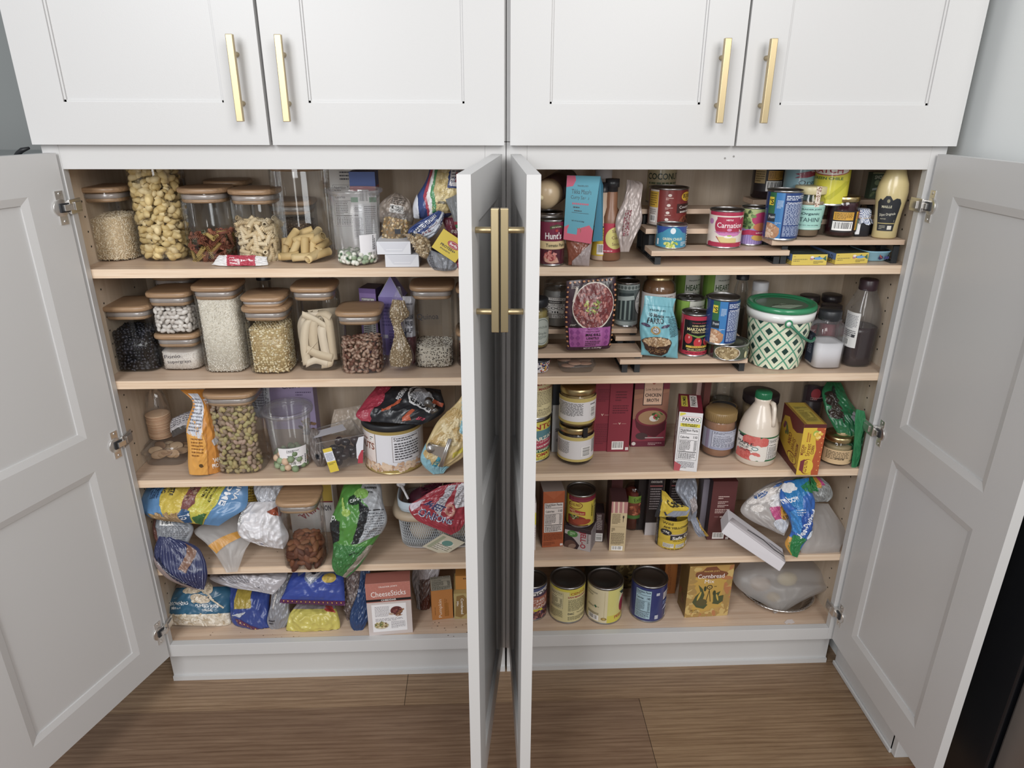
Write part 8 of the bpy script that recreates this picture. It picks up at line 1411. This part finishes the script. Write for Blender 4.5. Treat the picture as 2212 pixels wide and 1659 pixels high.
carton('broth_carton', 'dark brown beef broth carton with barcode on fourth shelf', xa, ya, Z4, ww, .06, .18, -.02, '#5a2c2c', [('l', .28, .7, .72, .76, 2, '#c9b0a8'), ('l', .28, .62, .72, .67, 2, '#c9b0a8'), ('l', .28, .56, .72, .61, 2, '#c9b0a8'), ('l', .2, .46, .8, .54, 3, '#c9b0a8'), ('e', .5, .40, .08, .014, '#cdb8b0'), ('r', .2, .4, .38, .403, '#b59a94'), ('r', .62, .4, .8, .403, '#b59a94'), ('b', .22, .02, .7, .13), ('r', .78, .01, .9, .05, '#cfc4c0')], cols={'left': '#2f1a1c'})
carton('grey_box', 'grey lilac box edge behind the brown broth carton', at(1515, 1100, 1, .12)[0], .125, Z4, .016, .04, .17, 0, '#77717d')
# paper bag box (long white prism) and sheet
a, b = at(1558, 1150, 1, .03), at(1684, 1234, 1, -.03)
P = [at(1558, 1150, 1, .028), at(1684, 1235, 1, -.035), at(1697, 1216, 1, -.03), at(1686, 1190, 1, .0), at(1575, 1127, 1, .04)]
t = empty('bag_roll_box', tuple(P[0]), 'long white compost bag box lying diagonally over the fourth shelf edge', 'box')
m = MB(); q = [at(1558, 1151, 1, .026), at(1684, 1235, 1, -.03), at(1697, 1216, 1, -.024), at(1575, 1127, 1, .035)]; bk = [p+np.array([.012, .05, .008]) for p in q]
m.hexa([q[0], q[1], bk[1], bk[0], q[3], q[2], bk[2], bk[3]], 0, lin('#c9c4c8')); m.build('box_body', 'paper', t, bevel=.002)
m = MB(); Sx = [q[3]+[0, 0, .001], q[2]+[0, 0, .001], at(1686, 1186, 1, .035), at(1590, 1118, 1, .085)]
S = quad(Sx[3], Sx[2], Sx[1], Sx[0]); S2 = lambda u, v, off: S(np.asarray(u, float), np.asarray(v, float), off)+np.stack([np.zeros(len(u)), np.zeros(len(u)), .006*np.sin(np.asarray(v, float)*3.14)+off], 1)
U, V = np.meshgrid(np.linspace(0, 1, 12), np.linspace(0, 1, 8)); m.grid(S2(U.ravel(), V.ravel(), 0).reshape(8, 12, 3), 0, lin('#b9b2b5')); Deco(m, S2, .15, .06, 0, lim=(.1, .15), off=.0008).run([('p', [(.3, .3), (.6, .4), (.8, .25), (1, .3), (1, .33), (.8, .3), (.6, .45), (.3, .34)], '#2a2a2e'), ('p', [(.35, .6), (.7, .62), (.95, .5), (.95, .53), (.7, .66), (.35, .63)], '#3a3a40'), ('t', 'COMPOSTABLE', .55, .76, .4, .1, '#3a3a40', -4)]); m.build('loose_sheet', 'paper', t, solid=.0006)
# marshmallow bag
bag('marshmallow_bag', 'clear marshmallow bag with white puffs at left, pink and orange print', [(1700, 1030, 1742, 1030, .14, None, .5), (1652, 1050, 1722, 1040, .12, None, .9), (1612, 1078, 1710, 1070, .10, None, 1), (1602, 1104, 1706, 1105, .085, None, 1), (1630, 1128, 1703, 1135, .07, None, .9), (1675, 1150, 1696, 1158, .06, None, .5)], .06, '#a8a29f',
    [('s', .25, .48, .18, .2, 8, .030, ['#d3cdc9', '#dcd6d2', '#c9c2be'], .9), ('e', .35, .72, .09, .05, '#3a5f9c'), ('e', .2, .56, .12, .06, '#3a5f9c'), ('p', [(.62, .9), (.9, .95), (1, .4), (.8, .3), (.7, .5)], '#2f7a42'), ('p', [(.7, .45), (.92, .5), (.98, .3), (.8, .22), (.68, .3)], '#c98f3a'), ('p', [(.5, .38), (.72, .42), (.74, .24), (.55, .2)], '#bb4a7c'), ('s', .62, .5, .12, .16, 9, .02, ['#dcdadb'], .7), ('e', .7, .14, .24, .1, '#c9cdd6'), ('t', 'ext', .84, .27, .12, .06, '#3a2c20', 8)], seed=100, wr=.004, ends=(.2, .3))
bag('marshmallow_bag', 'bright blue and green marshmallow bag end with white slanted lettering', [(1690, 1040, 1750, 1032, .10, .10, .5), (1685, 1062, 1752, 1058, .08, .08, 1), (1692, 1090, 1757, 1085, .06, .065, 1), (1702, 1120, 1756, 1120, .045, .05, 1), (1708, 1150, 1753, 1150, .03, .035, 1), (1700, 1175, 1731, 1178, .015, .02, .8), (1708, 1198, 1722, 1204, .005, .01, .4)], .045, '#2f62b3',
    [('p', [(.0, .95), (.45, 1), (1, 1), (.9, .85), (.6, .8), (.5, .62), (.2, .7)], '#2c7ab8'), ('p', [(.6, .92), (1, .98), (1, .82), (.7, .86)], '#2f8048'), ('p', [(0, .0), (1, .0), (.8, .24), (.1, .3)], '#2f8048'), ('p', [(0, 0), (.14, 0), (.12, .24), (0, .26)], '#c98f3a'), ('p', [(.4, .3), (1, .42), (.95, .62), (.3, .55)], '#2c55a8'), ('p', [(.0, .35), (.3, .3), (.5, .7), (.1, .62)], '#3a86cc'), ('t', 'Jet-Puffed', .66, .44, .4, .34, '#e6e9f0', 58), ('t', 'Jet-Puffed', .67, .44, .4, .34, '#e6e9f0', 58), ('t', 'mbow', .22, .78, .5, .07, '#e3e6ee', 20), ('l', .3, .56, .6, .66, 3, '#c9d6ee'), ('s', .2, .9, .16, .06, 7, .018, ['#dcdde0'], .7), ('e', .85, .3, .16, .06, '#d3dae3')], seed=101, wr=.005, ends=(.4, .3), side=.3)
bag('clear_bag', 'crinkled clear bag top with green, orange and pink print at upper right', [(1745, 1030, 1780, 1032, .11), (1748, 1050, 1794, 1050, .10), (1752, 1070, 1794, 1072, .095), (1762, 1085, 1784, 1084, .09)], .035, '#8f9190', [('r', 0, .45, .3, 1, '#2f8048'), ('r', .28, .6, .5, 1, '#c9923c'), ('r', .48, .7, .68, 1, '#c04a86')], seed=102, wr=.007)
bag('silicone_bag', 'large frosted zip bag with orange tab at right end of fourth shelf', [(1745, 1085, 1790, 1088, .13, .13), (1735, 1120, 1818, 1130, .10, .10), (1730, 1160, 1830, 1158, .075, .08), (1730, 1195, 1818, 1180, .05, .06), (1740, 1200, 1812, 1202, .045, .05)], .02, '#fff', (), 'cloud', seed=103, wr=.001, wave=2.5)
m = MB(); A_ = [at(1771, 1190, 1, .04), at(1792, 1187, 1, .045), at(1797, 1201, 1, .04), at(1779, 1201, 1, .038)]; m.add(A_+[p+np.array([0, .002, 0]) for p in A_], [(3, 2, 1, 0), (4, 5, 6, 7), (0, 1, 5, 4), (1, 2, 6, 5), (2, 3, 7, 6), (3, 0, 4, 7)], 0, lin('#c98f3d')); m.build('zip_tab', 'plastic', bpy.data.objects[[k for k in o_B if k.startswith('silicone_bag')][-1]])
# ================================================================== right cabinet, floor
def bigcan(lab, xc, yb, bg, deco, r=.0495, h=.118, a0=-85, a1=85, **k):
    x, y = foot(xc, yb, Z5); x = at(xc, yb-30, 1, y+r*.6)[0]
    return can(lab, x, y, Z5, r, h, bg, deco, a0=a0, a1=a1, **k)
bigcan('chili hot beans can beside the centre door on cabinet floor', 1150, 1342, '#3f4a78', [('r', 0, .0, 1, .86, '#4a3350'), ('p', [(0, .66), (1, .86), (1, .98), (0, .8)], '#dcd6d6'), ('t', 'BROOKS', .6, .82, .7, .12, '#2a2a38', 8), ('r', 0, .34, 1, .72, '#a86452'), ('t', 'CHILI', .66, .60, .4, .09, '#d9c9c0', 5), ('t', 'HOT', .7, .50, .24, .06, '#e9dfd8', 5), ('t', 'BEANS', .66, .39, .46, .09, '#d9c9c0', 5), ('p', [(.2, .24), (.75, .26), (.72, .34), (.2, .32)], '#cfc23c'), ('s', .6, .14, .4, .12, 70, .009, ['#6d3a38', '#8f5650', '#4a2628', '#a8706a'], .7)], r=.041, h=.112)
bigcan('pale yellow San Marzano can, left of the two cream cans on cabinet floor', 1226, 1348, '#d9cd95', [('r', 0, .93, 1, 1, '#d9cb4a'), ('n', .1, .4, .38, .88, '', '#d9cfa0', '#4a4838'), ('r', .5, .82, .86, .93, '#d9cb4a'), ('t', 'CENTO', .68, .87, .32, .07, '#98342c'), ('t', 'SAN MARZANO', .68, .77, .42, .05, '#a8403a'), ('l', .48, .34, .9, .7, 12, '#7d775a'), ('t', 'DAC', .54, .26, .12, .06, '#26282a'), ('t', '"Feel the Food"', .76, .28, .22, .04, '#3a3a34', 0, False), ('l', .48, .06, .88, .18, 4, '#7d775a'), ('l', .1, .1, .38, .34, 8, '#8a8465')])
bigcan('cream peeled tomato can with red tomato, right of the two cream cans', 1307, 1350, '#dccfa8', [('r', .5, 0, 1, 1, '#d6cf7a'), ('r', .5, 0, 1, .22, '#d6cb4a'), ('e', .9, .62, .16, .3, '#e3dfb8'), ('e', .84, .46, .09, .22, '#a02c3c'), ('e', .87, .64, .05, .08, '#b54450'), ('t', 'PEELED', .8, .17, .3, .09, '#a8383a', 6), ('e', .44, .12, .055, .045, '#d9b04a'), ('e', .44, .12, .05, .04, '#2f3a34'), ('e', .44, .12, .04, .03, '#c9a24a'), ('b', .1, .04, .34, .2), ('l', .08, .2, .34, .28, 4, '#5f5a48'), ('l', .08, .42, .34, .48, 2, '#7d775a'), ('e', .27, .47, .02, .04, '#2f6b48', .5), ('l', .05, .75, .3, .9, 2, '#a39c80'), ('r', .44, .08, .445, .96, '#c9bd90'), ('p', [(.74, .9), (.86, .88), (.92, .74), (.8, .8)], '#3a4a3a')])
bigcan('navy blue beans can with pale blue nutrition panel on cabinet floor', 1402, 1346, '#2a3470', [('n', .16, .06, .47, .93, '140', '#9dbccb', '#23303c'), ('r', .56, .78, .63, .86, '#b9bcc9'), ('p', [(.72, .6), (.92, .66), (.92, .86), (.8, .84), (.72, .82)], '#cfc8c8'), ('l', .74, .64, .9, .8, 5, '#8d8890'), ('r', .72, .44, .92, .56, '#5f6fa0'), ('p', [(.72, .3), (.8, .42), (.92, .32)], '#b3b9cf'), ('r', .56, .06, .63, .18, '#b9bcc9'), ('b', .82, .02, .96, .24)], r=.0495)
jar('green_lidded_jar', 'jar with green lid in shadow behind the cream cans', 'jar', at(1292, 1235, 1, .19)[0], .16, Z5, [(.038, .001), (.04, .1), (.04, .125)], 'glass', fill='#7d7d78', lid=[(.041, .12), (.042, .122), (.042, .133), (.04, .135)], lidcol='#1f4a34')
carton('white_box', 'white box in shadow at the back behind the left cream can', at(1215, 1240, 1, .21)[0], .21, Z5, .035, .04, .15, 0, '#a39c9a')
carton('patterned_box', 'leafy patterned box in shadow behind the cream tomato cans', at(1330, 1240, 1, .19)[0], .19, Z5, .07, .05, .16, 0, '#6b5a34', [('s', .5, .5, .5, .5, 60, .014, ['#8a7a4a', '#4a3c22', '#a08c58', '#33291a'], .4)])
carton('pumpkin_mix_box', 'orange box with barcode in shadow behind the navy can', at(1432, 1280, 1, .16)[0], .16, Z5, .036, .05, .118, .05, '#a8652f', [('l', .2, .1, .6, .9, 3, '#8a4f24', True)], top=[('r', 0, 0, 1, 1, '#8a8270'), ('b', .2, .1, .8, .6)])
xa, ya, yw, ww = foot2((1478, 1334), (1571, 1329), Z5)
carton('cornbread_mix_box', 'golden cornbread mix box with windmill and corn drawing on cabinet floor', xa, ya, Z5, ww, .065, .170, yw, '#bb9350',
   [('p', [(.14, .08), (.2, .5), (.12, .7), (.16, .86), (.3, .9), (.38, .97), (.6, .98), (.7, .9), (.86, .86), (.88, .72), (.8, .5), (.84, .2), (.5, .12)], '#c29a48'), ('p', [(.12, .8), (.16, .88), (.3, .9), (.38, .97), (.6, .98), (.7, .9), (.88, .86), (.89, .76), (.5, .74)], '#7d4a30'), ('l', .0, .0, .1, .98, 2, '#a8804a', True), ('S', .0, 0, .12, 1, 30, .012, ['#c9ab68', '#a8864a'], 3), ('S', .88, 0, 1, 1, 30, .012, ['#c9ab68', '#a8864a', '#b5764a'], 3), ('S', .12, 0, .9, .09, 24, .012, ['#c9ab68', '#a8864a', '#b5764a'], 2),
    ('t', "TRADER JOE'S", .5, .89, .36, .04, '#c9a45a', 0), ('t', 'Cornbread', .5, .80, .6, .08, '#ece2dc', 0, False), ('t', 'Cornbread', .503, .80, .6, .08, '#ece2dc', 0, False), ('t', 'Mix', .48, .70, .22, .07, '#ece2dc', 0, False), ('e', .5, .585, .065, .045, '#3a3424'), ('e', .5, .585, .045, .03, '#bb9a52'), ('e', .5, .585, .015, .01, '#3a3424'), ('r', .6, .59, .66, .6, '#3a3424'), ('p', [(.5, .56), (.44, .3), (.455, .3), (.5, .5), (.545, .3), (.56, .3)], '#3a3424'),
    ('p', [(.14, .3), (.2, .42), (.3, .5), (.24, .64), (.34, .56), (.4, .44), (.36, .3), (.5, .24), (.42, .16), (.24, .2)], '#4c5232'), ('e', .35, .29, .13, .07, '#5a5230'), ('p', [(.62, .3), (.6, .44), (.66, .46), (.76, .5), (.72, .4), (.84, .42), (.84, .3), (.74, .24), (.6, .26)], '#4c5232'), ('e', .4, .56, .03, .05, '#3f4428'), ('e', .62, .47, .035, .05, '#3f4428'), ('e', .28, .42, .025, .09, '#c9a84a', -.3), ('e', .7, .38, .02, .07, '#c9a84a', .3), ('t', 'NET WT.', .2, .14, .16, .02, '#6b4a24'), ('t', '15 OZ (425g)', .2, .105, .2, .022, '#6b4a24')],
   left=[('r', .1, .1, .9, .9, '#6d5228'), ('s', .5, .3, .3, .15, 14, .012, ['#8a4a30', '#5f3a22'], .7)], cols={'left': '#7a5c30', 'top': '#8a6a3c'})
# foil pie tin with frosted bag
xc, yc_ = foot(1680, 1300, Z5); ctr = at(1684, 1285, 2, Z5)
t = empty('pie_tin', (ctr[0], .135, Z5), 'round fluted foil pie tin under a frosted bag on cabinet floor', 'pie tin')
cx_, cy_, R_ = at(1682, 1300, 1, .12)[0]-.004, .140, .100
m = MB(); n = 160; V = []; prf = [(.0001, .001, 0), (R_*.72, .001, 0), (R_*.80, .004, .0), (R_*.97, .027, .0016), (R_*1.0, .030, .0018), (R_*1.045, .030, .0010), (R_*1.05, .028, .0002)]
for rr, z, wv in prf:
    for i in range(n):
        a = i/n*6.283; q = rr+wv*math.sin(a*64); V.append((cx_+q*math.cos(a), cy_+q*math.sin(a), Z5+z+wv*.5*math.cos(a*64)))
F = [(k*n+i, k*n+(i+1) % n, (k+1)*n+(i+1) % n, (k+1)*n+i) for k in range(len(prf)-1) for i in range(n)]
m.add(V, F, 0, (1, 1, 1), True); m.build('tin_dish', mat('foil_tin', '#d8d3cf', .25, 1.0), t)
bag('silicone_bag', 'big frosted bag with rolls inside, piled on the foil pie tin', [(1600, 1215, 1775, 1212, .17, .19, .6), (1582, 1240, 1790, 1238, .15, .15, 1), (1588, 1262, 1800, 1262, .13, .12, 1), (1615, 1285, 1792, 1272, .11, .10, 1), (1655, 1308, 1745, 1292, .085, .09, .8), (1672, 1326, 1700, 1318, .06, .075, .5)], .08, '#fff', (), 'cloud', seed=104, wr=.002, wave=2.5, ends=(.3, .3))
rn = random.Random(3)
for i, (px_, py_, yy, sz, col, lab) in enumerate(((1640, 1262, .15, .036, '#8f7358', 'tan bread roll blurred inside the frosted bag, left one'), (1700, 1250, .14, .03, '#c9b98f', 'pale round roll inside the frosted bag, right one'), (1668, 1292, .12, .026, '#a8926c', 'small roll low inside the frosted bag'))):
    m = MB(); V, F = ICO2; P = at(px_, py_, 1, yy); m.add(V*[sz, sz*.7, sz*.75]+P, F, 0, lin(col), True); tag(m.build('bread_roll', 'food', loc=tuple(P)), lab, 'bread roll')
m = MB(); P = at(1710, 1318, 1, .085); V, F = ICO2; m.add(V*[.018, .012, .006]+P, F, 0, lin('#9c2f38'), True); tag(m.build('red_wrapper', 'film', loc=tuple(P)), 'scrap of red wrapper in the foil pie tin', 'wrapper')
m = MB(); A_ = [at(*q, 2, Z5+.0006) for q in ((1694, 1345), (1700, 1339), (1711, 1338), (1717, 1345), (1709, 1348), (1704, 1346), (1699, 1349))]; m.add([tuple(p) for p in A_]+[tuple(p+np.array([0, 0, .0006])) for p in A_], [tuple(range(7)), tuple(range(13, 6, -1))]+[(i, (i+1) % 7, 7+(i+1) % 7, 7+i) for i in range(7)], 0, lin('#d6ccc8')); tag(m.build('paper_scrap', 'paper', loc=tuple(A_[0])), 'small torn white paper scrap on cabinet floor before the pie tin', 'scrap')
# crumbs
m = MB(); rn = random.Random(44)
spots = [(at(rn.uniform(930, 1010), rn.uniform(1345, 1376), 2, Z5), 1) for _ in range(16)]+[(at(rn.uniform(380, 700), rn.uniform(1366, 1380), 2, Z5), 1) for _ in range(9)]+[(at(rn.uniform(450, 600), rn.uniform(1180, 1215), 2, Z4), 1) for _ in range(7)]
for P, s_ in spots:
    V, F = OCT, OCF; k = rn.uniform(.0006, .0016); m.add(V*[k*1.6, k, k*.7]+P+[0, 0, k*.7], F, 0, lin(rn.choice(['#4a352a', '#6b4a38', '#2f2420'])))
tag(m.build('crumbs', 'food'), 'dark crumbs scattered on the cabinet floor boards', 'crumbs', kind='stuff')
